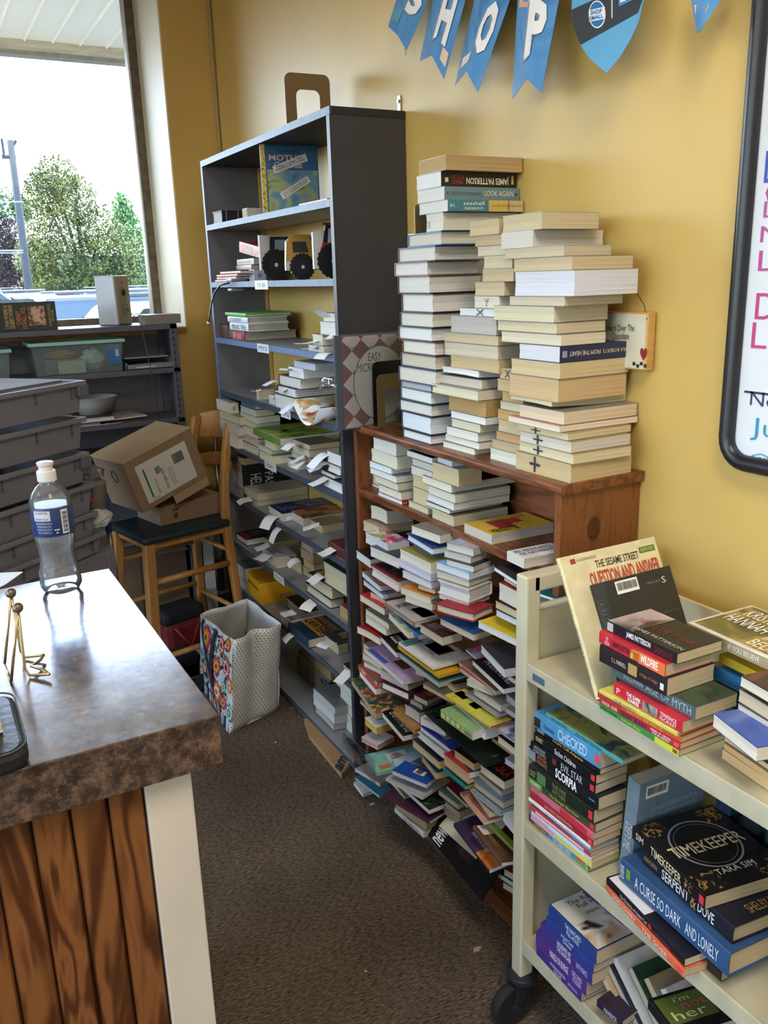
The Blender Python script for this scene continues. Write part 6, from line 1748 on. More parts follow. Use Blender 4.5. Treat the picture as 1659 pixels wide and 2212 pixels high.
stack('the cart-top spine stack', CG, zc, CXI, [
    ('m2', 582, 1098, 1341, 1386, 1385, 'thin green and yellow paperback', sp('#3f8a3c', prints=[B(0.72, 0.999, '#c9c53a'), T('Betty G. Birney', 0.03, 0.24, '#183018'), T('School Days', 0.3, 0.55, '#e0d84a'), dot()])),
    ('m2', 592, 1105, 1298, 1343, 1385, 'thin red paperback with white ghost lettering', sp('#c22b34', prints=[T('WINKLER - OLIVER', 0.03, 0.24, '#f0e8e0'), T('GHOST BUDDY', 0.28, 0.62, '#2a2a5a', 0.15, 0.85, 0.02), T('MIND IF I READ\nYOUR MIND?', 0.66, 0.9, '#f0e8e0', 0.1, 0.9), dot('#e84a50')])),
    ('m2', 590, 1110, 1258, 1300, 1380, 'thin orange-red paperback', sp('#cf5a30', prints=[B(0.0, 0.3, '#b5382c'), T('LUCY TO THE RESCUE', 0.38, 0.8, '#f0c04a')])),
    ('m2', 595, 1088, 1234, 1260, 1350, 'thin yellow paperback', sp('#cfc25a', prints=[T('THE HERO', 0.2, 0.5, '#3a6a8a')])),
    ('m2', 672, 1118, 1160, 1240, 1380, 'thick red paperback with white lettering', sp('#bf2733', prints=[T('THE DARK\nSUNRISE', 0.2, 0.42, '#f4ece6', 0.12, 0.88, 0.02), B(0.44, 0.66, mat_art('grey_portrait_strip', ('#3a3432', '#8f8680', '#c9c0b8'), 40), 0.1, 0.9), T('TERRENCE\nMcCAULEY', 0.7, 0.93, '#f4ece6', 0.15, 0.85), T('P', 0.05, 0.1, '#f0e0e0')])),
    ('m2', 655, 1200, 1070, 1160, 1450, 'grey-green fantasy paperback', sp('#4f5f62', prints=[T('SULLIVAN', 0.16, 0.4, '#aeb9ae', 0.3, 0.75), T('AGE OF MYTH', 0.44, 0.96, '#9fb3b5', 0.25, 0.85)], cover_art=mat_art('myth_cover', ('#23261f', '#3a4a34', '#5a5a3c'), 16))),
    ('m2', 590, 1022, 888, 1010, 1310, 'thick dark brown paperback with small picture', sp('#2b1f22', prints=[T('S. L. FARRELL', 0.2, 0.42, '#d2c8b8', 0.38, 0.62), B(0.45, 0.58, '#b08a50', 0.2, 0.8), T('A Magic of Twilight', 0.62, 0.88, '#9a7a5a', 0.36, 0.6), B(0.91, 0.96, '#d8d4cc', 0.25, 0.6)])),
    ('m2', 580, 1012, 800, 884, 1290, 'red and orange western paperback', sp('#b92a34', prints=[B(0.62, 0.999, '#df6a34'), T('RALPH COTTON', 0.22, 0.48, '#2a1216', 0.3, 0.75, 0.02), B(0.5, 0.62, mat_art('western_strip', ('#2a1a10', '#b5662a', '#e0b04a'), 60), 0.1, 0.9), T('WILDFIRE', 0.65, 0.9, '#f8f0e4', 0.2, 0.85, 0.02), T('PRO\nMOTION', 0.1, 0.17, '#f0d8d0', 0.15, 0.85)])),
    ('m2', 632, 1085, 732, 806, 1358, 'black thriller with a staring face', sp('#17161a', prints=[T('JAMES PATTERSON', 0.3, 0.65, '#e8e6e2', 0.2, 0.85, 0.02), T('DESPERATE', 0.7, 0.95, '#7a1f2c', 0.2, 0.75), B(0.01, 0.1, '#b5aaa8', 0.1, 0.9),
        ('p', 'top', 0.01, 0.62, 0.99, 0.99, mat_art('pale_face_cover', ('#cfc4bf', '#b09a94', '#3a2f2e', '#d8cfca'), 9)), ('t', 'top', 'TAKING THE TITANIC', 0.15, 0.4, 0.95, 0.55, '#7d3a22', 270), ('t', 'top', 'JAMES PATTERSON', 0.3, 0.1, 0.97, 0.22, '#b9b6b2', 270)])),
], auto=CA, xmax=1.24, solve=True)
# rear right group
rx = 1.075
def cb(c, l, k, tp, x, wx, desc, **op):
    s = CROPS[c][2]
    u, v = cpx(c, *k)
    P = at_x(u, v, x)
    zmin = op.pop('zmin', None)
    zf = op.pop('z', None)
    if zf is not None:
        P = at_z(u, v, zf); x = P.x
    t = max(0.006, at_x(u, v - tp / s, x).z - P.z)
    Q = at_z(*cpx(c, *l), P.z)
    yaw = math.atan2(-(Q.x - P.x), Q.y - P.y)
    lim = R_(op.pop('lim', 20)); yaw = max(-lim, min(lim, yaw))
    wy = min((Q - P).length, op.pop('wymax', 0.3))
    if zmin is not None and P.z < zmin: P.z = zmin
    if zf is not None: TOPZ[0] = P.z + t + 0.0005
    return book(P, wx, wy, t, yaw=yaw, label=desc, group=CG, **op)
TOPZ = [0]
cb('m2', (1255, 985), (1720, 1240), 110, rx, 0.14, 'navy paperback in the rear cart pile', zmin=zc, **sp('#1c2440', '#b9a988', [T('THE', 0.05, 0.2, '#3f7a9a')]))
cb('m2', (1285, 880), (1720, 1110), 95, rx, 0.14, 'blue and yellow paperback in the rear cart pile', **sp('#2f6f9f', '#b9a988'))
cb('m2', (1350, 790), (1740, 985), 60, rx + 0.01, 0.14, 'yellow-covered paperback under the white-edged novel', **sp('#d9b52f', '#d0c09c'))
cb('m2', (1150, 605), (1745, 880), 78, rx - 0.012, 0.15, 'white-edged novel with olive landscape cover and sand spine', **sp('#d8cfbf', '#e2ddd2', [B(0.0, 0.999, '#a0916f', 0.04, 0.96), T('KRISTIN\nHANNAH', 0.12, 0.36, '#f0e6da', 0.15, 0.85), T('IF YOU BELIEVE', 0.46, 0.78, '#e8e2d2', 0.3, 0.75),
    ('p', 'top', 0.06, 0.03, 0.97, 0.97, mat_art('olive_bridge_cover', ('#3a3a22', '#6b6030', '#a58a4a', '#4a3620'), 12)), ('t', 'top', 'KRISTIN\nHANNAH', 0.08, 0.42, 0.5, 0.9, '#f2ece2', 270), ('t', 'top', 'IF YOU\nBELIEVE', 0.56, 0.1, 0.95, 0.5, '#f0e2c8', 270)]))
# front right pile
fx = CX + 0.03
cb('m2', (1362, 1500), (1720, 1760), 120, fx, 0.15, 'orange-tan paperback, lowest in the front cart pile', zmin=zc, page='#cfa873', col='#8a6a44')
cb('m2', (1362, 1412), (1715, 1655), 92, fx + 0.003, 0.15, 'golden tan paperback, second in the front cart pile', page='#d6b283', col='#8a6a44')
cb('m2', (1380, 1320), (1715, 1545), 78, fx + 0.006, 0.15, 'pale tan paperback, third in the front cart pile', page='#d0b78e', col='#6f5a40')
cb('m2', (1308, 1195), (1582, 1418), 96, fx - 0.045, 0.16, 'white-paged paperback with blue cover turned across the front pile', lim=34, page='#e0d2bc', col='#2c3f7a', cover_art=mat_art('blue_photo_cover', ('#27386f', '#3f56a0', '#6a7fb5'), 10))
cb('m2', (1462, 1135), (1715, 1290), 95, fx + 0.01, 0.15, 'white paperback in the upper front cart pile', page='#d9cdb8', col='#8f8474')
cb('m2', (1470, 1035), (1715, 1190), 90, fx + 0.008, 0.15, 'tan paperback second from the top of the front cart pile', page='#cbb795', col='#5a5046')
cb('m2', (1482, 940), (1720, 1080), 72, fx + 0.01, 0.15, 'cream paperback with dark cover, top of the front cart pile', page='#dccfb4', col='#2a2624', cover_art=mat_art('dark_red_cover', ('#1e1a1a', '#4a2a22', '#7a4a30'), 12))
# ---- middle shelf
zm = CS[1] + 0.0005
stack('the middle-shelf spine stack', CG, zm, CXI, [
    ('m3', 130, 530, 612, 656, 715, 'navy and blue paperback', sp('#1e2a52', prints=[B(0.35, 0.8, '#3f84b0'), B(0.8, 0.999, mat_art('green_monster_strip', ('#b9c23c', '#3f8a6a', '#d24a3a'), 60)), T('ATTACK OF THE\nVAMPIRE WEENIES', 0.12, 0.34, '#e2c84a', 0.15, 0.85), T('AND OTHER WARPED\nAND CREEPY TALES', 0.42, 0.74, '#e8e8ea', 0.15, 0.85)])),
    ('m3', 165, 548, 590, 632, 720, 'thin yellow and pink paperback', sp('#d9cf6a', prints=[B(0.0, 0.4, '#d79ab0')])),
    ('m3', 170, 545, 560, 592, 720, 'thin white paperback', sp('#d6d4d0', prints=[B(0.3, 0.9, '#c9dce4')])),
    ('m3', 165, 540, 528, 562, 718, 'thin paperback with red dotted spine', sp('#c04048', prints=[B(0.1, 0.9, '#e2c8c4', 0.3, 0.7)])),
    ('m3', 160, 540, 508, 532, 715, 'thin sky blue booklet', sp('#5f9ac4')),
    ('m3', 150, 538, 488, 512, 700, 'thin white booklet with red lettering', sp('#e0dcda', prints=[T('my sister the vampire', 0.3, 0.8, '#b53a44')])),
    ('m3', 160, 556, 450, 498, 730, 'dark red paperback', sp('#a02832', prints=[T('JUDY MOODY SAVES THE WORLD', 0.25, 0.7, '#e0b8a8'), dot('#e84a50')])),
    ('m3', 152, 552, 408, 455, 735, 'pink and red paperback', sp('#c96a80', prints=[B(0.5, 0.92, '#c23040'), dot('#e84a50')])),
    ('m3', 155, 570, 352, 408, 745, 'green paperback with yellow lettering', sp('#3c4a34', prints=[B(0.0, 0.22, '#5f8a3a'), T('KEHRET', 0.04, 0.2, '#e8e8d8'), T('The Stranger Next Door', 0.34, 0.78, '#d8c83c', 0.25, 0.7), dot()])),
    ('m3', 158, 560, 262, 352, 750, 'dark paperback with gold thin lettering', sp('#1e2620', prints=[B(0.14, 0.28, '#4f7a4a', 0.1, 0.9), T("d'LACEY", 0.02, 0.12, '#b5a86a'), T('THE FIRE\nWITHIN', 0.38, 0.6, '#8f8a5a', 0.1, 0.85), dot()])),
    ('m3', 135, 590, 182, 270, 760, 'black paperback with bold white lettering', sp('#141a20', prints=[B(0.0, 0.12, '#8f9498', 0.1, 0.9), T('ANTHONY\nHOROWITZ', 0.14, 0.3, '#d8854a', 0.15, 0.85), T('SCORPIA', 0.42, 0.72, '#f2f2f2', 0.15, 0.9, 0.03), T('speak', 0.88, 0.96, '#a8acb0', 0.4, 0.6)])),
    ('m2', 170, 570, 1560, 1625, 770, 'black paperback with pale star lettering', sp('#15171c', prints=[T('ANTHONY\nHOROWITZ', 0.05, 0.26, '#b9bec4', 0.12, 0.88), T('EVIL STAR', 0.5, 0.82, '#c4c8d0', 0.15, 0.9), B(0.36, 0.42, '#7a2a2c', 0.2, 0.8), dot()])),
    ('m2', 178, 575, 1498, 1562, 770, 'black paperback with white title', sp('#14161a', prints=[T('KEHRET', 0.04, 0.16, '#d0cc7a'), T('Stolen Children', 0.36, 0.7, '#ecebe6', 0.2, 0.8), dot()])),
    ('m2', 188, 600, 1462, 1502, 790, 'black paperback with orange title', sp('#1a1a1e', prints=[T('KEHRET', 0.04, 0.16, '#e0dcc8'), T("Don't Tell Anyone", 0.3, 0.76, '#e0a83c', 0.15, 0.85, 0.01)])),
    ('m2', 195, 602, 1358, 1466, 900, 'thick sky blue paperback with pale title', sp('#4f93be', prints=[T('Kadohata', 0.16, 0.32, '#1c3550', 0.3, 0.6), T('CHECKED', 0.38, 0.82, '#a8d0ea', 0.2, 0.9, 0.03), dot('#e04a50'), B(0.0, 0.1, '#22262c', 0.1, 0.7)])),
    ('m2', 265, 745, 1405, 1440, 900, 'thin teal paperback with net pattern cover', sp('#4fa0a0', prints=[T('Barbara Park', 0.08, 0.3, '#123236'), T('Mick Harte Was Here', 0.42, 0.75, '#123236')], cover_art=mat_art('net_cover', ('#23201c', '#8a8a4a', '#2f4a4a', '#5a4a3a'), 18))),
], auto=CA, xmax=1.24, solve=True)
dm_ = stand((712, 668), (782, 45), 'm3', zm, 0.16, 0.03, spine='-x', col='#71828f', page='#b9b0a0', label='grey-blue paperback standing on the middle cart shelf, barcode on back', yaw=-3, prints=[('bar', 'top', 0.1, 0.84, 0.42, 0.96), ('t', 'top', 'a paragraph of small print that fills the\nback cover of the book with even lines\nof type running from edge to edge\nand more of the same below\nuntil the end', 0.2, 0.4, 0.9, 0.75, '#a9b4bc')])
w_, h_, t_ = dims(dm_)
edge_text(dm_, 'DEFY ME', 0.42, 0.68, '#c9ccd6', t_, h_)
cb('m3', (640, 775), (1120, 1318), 52, CX - 0.03, 0.13, 'orange-spined paperback sliding out of the middle shelf', lim=24, z=zm, **sp('#dd6a45', '#c9b18a', [T('LOIS LOWRY', 0.1, 0.42, '#f4e2d6', 0.25, 0.8), T('THE GIVER', 0.5, 0.82, '#f4e2d6', 0.25, 0.8), dot('#e84a50')]))
cb('m3', (640, 730), (1130, 1252), 54, CX - 0.04, 0.13, 'black vampire paperback above the orange-spined one', lim=24, z=TOPZ[0], **sp('#1b1820', '#cdbb9c', [T('The Chronicles of Vladimir Tod', 0.2, 0.55, '#d2d2d6', 0.3, 0.75), B(0.57, 0.61, '#b5303a', 0.25, 0.8), T('ELEVENTH GRADE', 0.64, 0.84, '#7a3f6a', 0.3, 0.7), ('p', 'top', 0.02, 0.5, 0.98, 0.98, '#e2e0e2')]))
cb('m3', (780, 830), (1362, 1345), 62, CX - 0.01, 0.15, 'dark brown hardcover under the blue fantasy novel', lim=24, z=zm, **sp('#2a2019', '#b9a684', [T('HAND', 0.15, 0.28, '#8a6a3a', 0.3, 0.75)]))
cb('m3', (722, 700), (1402, 1322), 165, CX + 0.012, 0.17, 'thick blue fantasy hardcover with white lettering and leaf sprig', hard=True, lim=20, z=0.553, **sp('#2f4f78', '#c9b48e', [T('A CURSE SO DARK', 0.16, 0.6, '#dfe6ee', 0.28, 0.78), T('AND LONELY', 0.64, 0.92, '#dfe6ee', 0.28, 0.78), T('KEMMERER', 0.01, 0.05, '#cfd8e2', 0.2, 0.8), B(0.07, 0.11, '#6a9a3a', 0.35, 0.8)]))
cb('m3', (868, 600), (1428, 1112), 118, CX + 0.03, 0.16, 'black fantasy hardcover with white serpent title', hard=True, lim=20, z=TOPZ[0], **sp('#191a26', '#b9a582', [T('MAHURIN', 0.02, 0.18, '#a08a5a', 0.35, 0.65), T('SERPENT', 0.24, 0.55, '#e6e4e0', 0.2, 0.8, 0.01), T('&', 0.57, 0.63, '#b58a3c', 0.1, 0.95), T('DOVE', 0.65, 0.82, '#e6e4e0', 0.2, 0.8, 0.01), ('t', 'top', 'SHELBY MAHURIN', 0.3, 0.05, 0.95, 0.14, '#b08c4a', 0)]))
A_clock = mat_art('clock_gold_cover', ('#121214', '#17161a', '#17161a', '#121214', '#9a7838', '#121214', '#121214'), 55, 0.4)
tk = cb('m3', (802, 440), (1258, 892), 92, CX + 0.035, 0.17, 'black paperback with gold clock ornament on the cover', lim=20, z=TOPZ[0], **sp('#141417', '#bda782', [T('SIM', 0.06, 0.17, '#e2ddd0', 0.3, 0.8), T('TIMEKEEPER', 0.28, 0.7, '#d8c79a', 0.2, 0.85, 0.01), B(0.74, 0.84, A_clock, 0.1, 0.9), dot(), ('p', 'top', 0.03, 0.03, 0.3, 0.24, A_clock), ('p', 'top', 0.7, 0.03, 0.97, 0.24, A_clock), ('p', 'top', 0.03, 0.78, 0.28, 0.97, A_clock), ('p', 'top', 0.72, 0.78, 0.97, 0.97, A_clock),
    ('t', 'top', 'TIMEKEEPER', 0.08, 0.46, 0.92, 0.6, '#d8c79a', 0, 0.01), ('t', 'top', 'TARA SIM', 0.3, 0.16, 0.75, 0.23, '#e2ddd0', 0)]))
# round clock face on the cover
tw, th, tt = dims(tk)
ck = MB()
for r0, r1, n in ((0.34, 0.36, 40), (0.3, 0.305, 40)):
    for i in range(n):
        a0, a1 = 2 * math.pi * i / n, 2 * math.pi * (i + 1) / n
        ck.add([(tw * 0.5 + tw * r * math.cos(a), th * 0.55 + tw * r * math.sin(a), tt + 0.0009) for r, a in ((r0, a0), (r1, a0), (r1, a1), (r0, a1))], [(0, 1, 2, 3)])
ck.build('clock_ring', ink('#8f8f92'), tk.children[0])
for i, (u, v, d, col) in enumerate(((1250, 430, 'dark blue paperback standing behind the gold clock cover', '#16283c'), (1420, 500, 'black and navy paperback standing at the back of the middle shelf', '#12141c'), (1560, 560, 'dark teal paperback standing at the back beside the frame edge', '#14242c'))):
    q = at_x(*cpx('m3', u, v), CX + 0.2)
    upright((CX + 0.2, min(q.y, 1.1 - 0.1 * i) - 0.02, zm), 0.1, 0.21, 0.03, 8, spine='-x', col=col, page='#8a8478', label=d, group=CG, cover_art=mat_art('night_cover_%d' % i, (col, '#2c5a6a', col, '#0e1014'), 22),
            prints=[('t', 'top', ['EVERNIGHT', 'BRADING', 'WARCROSS'][i], 0.3, 0.3, 0.9, 0.45, '#9fb0b8', 270)])
# ---- bottom shelf
zb_ = CS[2] + 0.0005
stack('the purple series stack', CG, zb_, CXI, [
    ('m3', 190, 482, 1408, 1476, None, 'purple romance paperback', sp('#4a2f7a', prints=[T('WYOMING MOUNTAIN\nCOLD CASE', 0.32, 0.66, '#e2dcf0', 0.15, 0.85), T('JUNO RUSHDAN', 0.72, 0.92, '#c9bde0', 0.3, 0.7)])),
    ('m3', 190, 515, 1340, 1410, None, 'purple paperback with white lettering', sp('#55337f', prints=[T('MARKED FOR REVENGE', 0.3, 0.66, '#eee8f6', 0.25, 0.7), T('DELORES\nFOSSEN', 0.74, 0.92, '#d8cce8', 0.15, 0.85)])),
    ('m3', 220, 550, 1285, 1342, None, 'violet-blue paperback', sp('#3f3580', prints=[T('REDEEMED BY\nTHE RANCHER', 0.34, 0.62, '#f0ecf8', 0.12, 0.88), T('KATE PEARCE', 0.72, 0.92, '#d2cce8', 0.3, 0.7)])),
    ('m3', 250, 560, 1225, 1287, None, 'blue romance paperback', sp('#2a3f8a', prints=[T('A Gold Creek\nChristmas', 0.34, 0.6, '#e6eaf8', 0.12, 0.88)])),
    ('m3', 265, 578, 1150, 1228, None, 'blue paperback with a ranch family on the cover', sp('#26407f', prints=[T("THE RANCHER'S\nFULL HOUSE", 0.36, 0.7, '#e8ecf8', 0.12, 0.88), ('p', 'top', 0.03, 0.02, 0.99, 0.5, mat_art('ranch_family_cover', ('#7a4a34', '#c9a98a', '#d8d4cc', '#3a2a22'), 16)), ('p', 'top', 0.03, 0.5, 0.99, 0.99, mat_art('pale_sky_cover', ('#b9c4b4', '#cfcabc', '#9fb4b0'), 5)),
        ('t', 'top', "The Rancher's\nFull House", 0.2, 0.72, 0.85, 0.92, '#26302c', 0), ('t', 'top', 'SASHA SUMMERS', 0.3, 0.58, 0.85, 0.64, '#4a3a30', 0)])),
], auto=CA, xmax=1.2, wx=0.16)
cb('m3', (492, 790), (800, 1040), 60, CX + 0.09, 0.1, 'dark purple paperback propped behind the ranch family cover', lim=20, **sp('#35204a', '#8a7a6a', [T('CLAIMING HIS BABY', 0.35, 0.75, '#cfc4dc', 0.3, 0.7)]))
FAN = [('#d8b98f', '#b59470', 'tan'), ('#b9ae98', '#1c2030', 'navy-covered'), ('#cfc8ba', '#c9c4bb', 'white-covered'), ('#b9ae9a', '#26402c', 'green-covered'), ('#c4b494', '#8f7d60', 'beige'), ('#cfcac4', '#d4d0cc', 'pale grey'), ('#bfae94', '#8a3a44', 'red-covered'), ('#c0b6a4', '#dcd9d4', 'white'), ('#b4a68e', '#1f4a40', 'dark green-covered'), ('#b0a288', '#6f6252', 'brown-covered'), ('#a5987f', '#5a4c40', 'dark brown')]
for i, (pg, cl_, d) in enumerate(FAN):
    y = 0.935 - i * 0.032
    rot = Matrix.Rotation(R_(-4), 3, 'Z') @ Matrix.Rotation(R_(90 - (57 - i * 1.5)), 3, 'X')
    book((CX + 0.03 + 0.006 * i, y - 0.02, zb_), 0.11, 0.165, 0.018, rot=rot, spine='+x', col=cl_, page=pg, label='%s paperback, %s in the leaning row on the bottom cart shelf' % (d, ['first', 'second', 'third', 'fourth', 'fifth', 'sixth', 'seventh', 'eighth', 'ninth', 'tenth', 'last'][i]), group=CG)
cb('m3', (900, 1515), (1080, 1760), 70, CX - 0.02, 0.15, 'black paperback with olive oval and chalk lettering', lim=30, **sp('#17181a', '#c9bfae', [('p', 'top', 0.04, 0.25, 0.66, 0.92, '#55642c'), ('t', 'top', "i'm", 0.25, 0.74, 0.45, 0.86, '#c9c49a', 0), ('t', 'top', 'not', 0.3, 0.54, 0.62, 0.7, '#b5506a', 0), ('t', 'top', 'her', 0.12, 0.32, 0.55, 0.54, '#c4c890', 0)]))
cb('m3', (580, 1500), (740, 1640), 50, CX + 0.005, 0.12, 'dark purple paperback lying under the leaning row', lim=24, **sp('#2c1f34', '#b9ab98', [T('MAVERICK', 0.3, 0.8, '#d8d2dc', 0.2, 0.8)]))

# ================================================================== things on the wall
# --- whiteboard
wbx = WX - 0.002
M_wbf = mat('black_board_frame', '#1b1b1f', 0.35)
wb = thing('whiteboard', 'large whiteboard with rounded black frame and coloured handwriting', 'whiteboard', (wbx, 1.083, 1.25))
# frame: rounded rectangle swept with a round section, in local y (towards camera = -y) and z
rr = 0.045
yA, yB, zA, zB_ = 0.0, -1.15, 0.0, 0.9
path = []
def arc(cy, cz, a0, a1):
    for i in range(7):
        a = R_(a0 + (a1 - a0) * i / 6)
        path.append((-0.012, cy + rr * math.cos(a), cz + rr * math.sin(a)))
arc(yA - rr - 0.014, zA + rr + 0.0, 0, -90)
arc(yB + rr, zA + rr, -90, -180)
arc(yB + rr, zB_ - rr, 180, 90)
arc(yA - rr - 0.014, zB_ - rr, 90, 0)
MB().tube(path, 0.0155, 12, closed=True).build('board_frame', M_wbf, wb, smooth=True)
bx('board_panel', (-0.008, yB + 0.004, 0.006), (-0.002, yA - 0.018, zB_ - 0.006), mat('white_board_enamel', '#dfe1e6', 0.18, spec=0.6), wb)
def wtext(s, px, h, w, col):
    p = at_x(px[0], px[1], wbx - 0.0085)
    O = Vector((-0.0085, p.y - wb.location.y, p.z - wb.location.z))
    lettering(wb, s, O, Vector((0, -w, 0)), Vector((0, 0, h)), col, -0.004, 'handwriting', 0.0006)
wtext('Liz', (1650, 395), 0.05, 0.07, '#3c4fb0')
wtext('Olivia', (1652, 440), 0.035, 0.12, '#b04a96')
wtext('Lily', (1648, 482), 0.035, 0.08, '#b04a96')
wtext('Mary', (1641, 535), 0.035, 0.13, '#b04a96')
wtext('Lyn', (1636, 600), 0.045, 0.1, '#b8408c')
wtext('Deb', (1630, 690), 0.045, 0.12, '#c03a78')
wtext('Laura', (1622, 752), 0.045, 0.17, '#c03a78')
wtext('_____', (1608, 848), 0.004, 0.2, '#2c2440')
wtext('Nov 4', (1620, 875), 0.025, 0.11, '#3a2c5a')
wtext('July 16', (1620, 950), 0.042, 0.19, '#2f8fb5')
wtext('@ 6 pm', (1617, 1012), 0.032, 0.16, '#2f8fb5')
# --- pennant banner
M_pn = mat_art('blue_pennant_print', ('#3a72ac', '#5b95c9', '#4f8ac2', '#79abd6'), 5, 0.3)
M_pn2 = mat('pale_blue_pennant', '#62a4cf', 0.3, var=0.1, scale=6)
M_pnb = mat('pennant_white', '#e6e6e4', 0.4)
def pennant(bl, br, tl, tr, notch, letter, label, blocks=(), point=False):
    """notched paper pennant; the foot curls out into the room, the top hangs at the wall"""
    xb, xt = WX - 0.095, WX - 0.035
    c = at_x((bl[0] + br[0]) / 2, (bl[1] + br[1]) / 2, xb)
    t = thing('pennant', label, 'pennant', (WX, c.y, c.z), group='pennants of the wall banner')
    org = t.location.copy()
    n = 12
    def pt(a, b):
        """a: 0 far edge .. 1 near edge, b: 0 foot .. 1 where the picture ends, more above it"""
        dip = notch * max(0.0, 1 - abs(a - 0.5) * 2) * (1 - min(1, b))
        u0, v0 = bl[0] + (br[0] - bl[0]) * a, bl[1] + (br[1] - bl[1]) * a
        u1, v1 = tl[0] + (tr[0] - tl[0]) * a, tl[1] + (tr[1] - tl[1]) * a
        bb = min(b, 1.6)
        u, v = u0 + (u1 - u0) * bb, v0 + (v1 - v0) * bb - dip
        k = max(0.0, 1 - b / 1.6)
        x = xt + (xb - xt) * k * (0.55 + 0.45 * a) - 0.012 * math.sin(math.pi * a) * (0.3 + k)
        return at_x(u, v, x) - org
    vs, fs = [], []
    for i in range(n + 1):
        for j in range(n + 1):
            vs.append(pt(i / n, 1.6 * j / n))
    for i in range(n):
        for j in range(n):
            a = i * (n + 1) + j
            fs.append((a, a + n + 1, a + n + 2, a + 1))
    m0 = len(vs)
    vs += [v + Vector((0.0008, 0, 0)) for v in vs]
    fs += [tuple(m0 + q for q in reversed(f)) for f in fs]
    MB().add(vs, fs).build('paper_panel', M_pn, t, smooth=True)
    def curved(poly, col, lift, name):
        me = bpy.data.meshes.new(name)
        me.from_pydata([tuple(pt(a, b) + Vector((-lift, -lift * 0.6, 0))) for a, b in poly[0]], [], poly[1])
        me.materials.append(ink(col, 0.35))
        o = bpy.data.objects.new(name, me); COL.objects.link(o); o.parent = t
        return o
    if letter:
        s, a0, b0, a1, b1 = letter
        uv, ff = text_mesh(s, 0.05)
        curved(([(a0 + (a1 - a0) * u - 0.05, b0 + (b1 - b0) * v - 0.03) for u, v in uv], ff), '#8593a5', 0.0016, 'letter_shadow')
        curved(([(a0 + (a1 - a0) * u, b0 + (b1 - b0) * v) for u, v in uv], ff), '#eeecec', 0.003, 'letter')
    for a0, b0, a1, b1, col in blocks:
        curved(([(a0, b0), (a1, b0), (a1, b1), (a0, b1)], [(0, 1, 2, 3)]), col, 0.0012, 'colour_block')
    return t
pennant((838, 57), (878, 109), (856, 0), (924, 0), 8, ('S', 0.4, 0.62, 0.9, 1.5), 'narrow blue pennant with the letter S, farthest along the banner', [(0.05, 0.3, 0.35, 0.75, '#58a0b8')])
pennant((906, 132), (959, 171), (935, 0), (1005, 0), 32, ('H', 0.36, 0.32, 0.8, 1.15), 'blue swallowtail pennant with the letter H', [(0.74, 0.12, 0.95, 0.3, '#e2c4b4')])
pennant((982, 186), (1032, 200), (1025, 0), (1101, 0), 40, ('O', 0.42, 0.3, 0.86, 0.98), 'blue swallowtail pennant with the letter O', [(0.1, 0.17, 0.42, 0.3, '#e6d6d0')])
pennant((1106, 215), (1169, 201), (1118, 0), (1207, 0), 38, ('P', 0.32, 0.3, 0.8, 1.0), 'blue swallowtail pennant with the letter P', [(0.05, 0.92, 0.45, 1.2, '#d9a98a')])
pennant((1504, 72), (1510, 70), (1493, 0), (1556, 0), 0, None, 'small pointed blue pennant cut off beside the whiteboard', [(0.1, 0.6, 0.7, 0.85, '#e0b8a4')])
# round shield pennant
sh = thing('shield_pennant', 'large shield-shaped pennant with black band and round blue emblem', 'pennant', (WX, 1.43, 2.0), group='pennants of the wall banner')
shp = [(1236, 0), (1234, 28), (1240, 60), (1252, 95), (1275, 128), (1310, 158), (1338, 125), (1362, 85), (1380, 45), (1390, 0), (1396, -40), (1400, -90), (1225, -90), (1232, -40)]
_shn = Vector((1.0, 0.14, -0.3))
_shp = at_x(1310, 158, WX - 0.1)
def sh_pt(u, v, lift=0.0):
    d = ray(u, v); c = Vector((0, 0, CAMZ))
    return c + d * (_shn.dot(_shp - c) / _shn.dot(d)) - sh.location - _shn.normalized() * lift
def flat(poly, m, lift, name, th=0.0008):
    top = [sh_pt(u, v, lift) for u, v in poly]
    bot = [p + Vector((th, 0, 0)) for p in top]
    n = len(poly)
    MB().add(top + bot, [tuple(range(n)), tuple(range(2 * n - 1, n - 1, -1))] + [(i, (i + 1) % n, n + (i + 1) % n, n + i) for i in range(n)]).build(name, m if not isinstance(m, str) else ink(m, 0.3), sh)
flat(shp, M_pn2, 0, 'paper_panel')
flat([(1234, 22), (1240, 60), (1254, 97), (1378, 28), (1390, -5), (1392, -50)], '#3c4046', 0.0010, 'dark_band')
flat([(1291 + 18 * math.cos(a), 32 + 30 * math.sin(a)) for a in [2 * math.pi * i / 28 for i in range(28)]], '#e8eaee', 0.0020, 'emblem_rim')
flat([(1291 + 16 * math.cos(a), 32 + 27 * math.sin(a)) for a in [2 * math.pi * i / 28 for i in range(28)]], '#2f6fae', 0.0026, 'emblem_disc')
flat([(1274, 24), (1308, 16), (1309, 42), (1275, 49)], '#e8eaee', 0.0032, 'emblem_band')
for s, (a, b, c, d) in (('SHOP', ((1278, 35), (1303, 30), (0, -10), 0)), ('SMALL', ((1276, 47), (1306, 40), (0, -9), 0))):
    O = sh_pt(*a, 0.004); U = sh_pt(*b, 0.004) - O; V = sh_pt(a[0] + c[0], a[1] + c[1], 0.004) - O
    lettering(sh, s, O, U, V, '#2f6fae', 0.02, 'emblem_lettering', 0.0004)
flat([(1338, -12), (1372, -22), (1370, 0), (1338, 15)], '#4f94d2', 0.0020, 'blue_badge')
O = sh_pt(1343, 8, 0.004); U = sh_pt(1366, 0, 0.004) - O; V = sh_pt(1343, -8, 0.004) - O
lettering(sh, 'EX', O, U, V, '#f0f4f8', 0.02, 'badge_lettering', 0.0004)
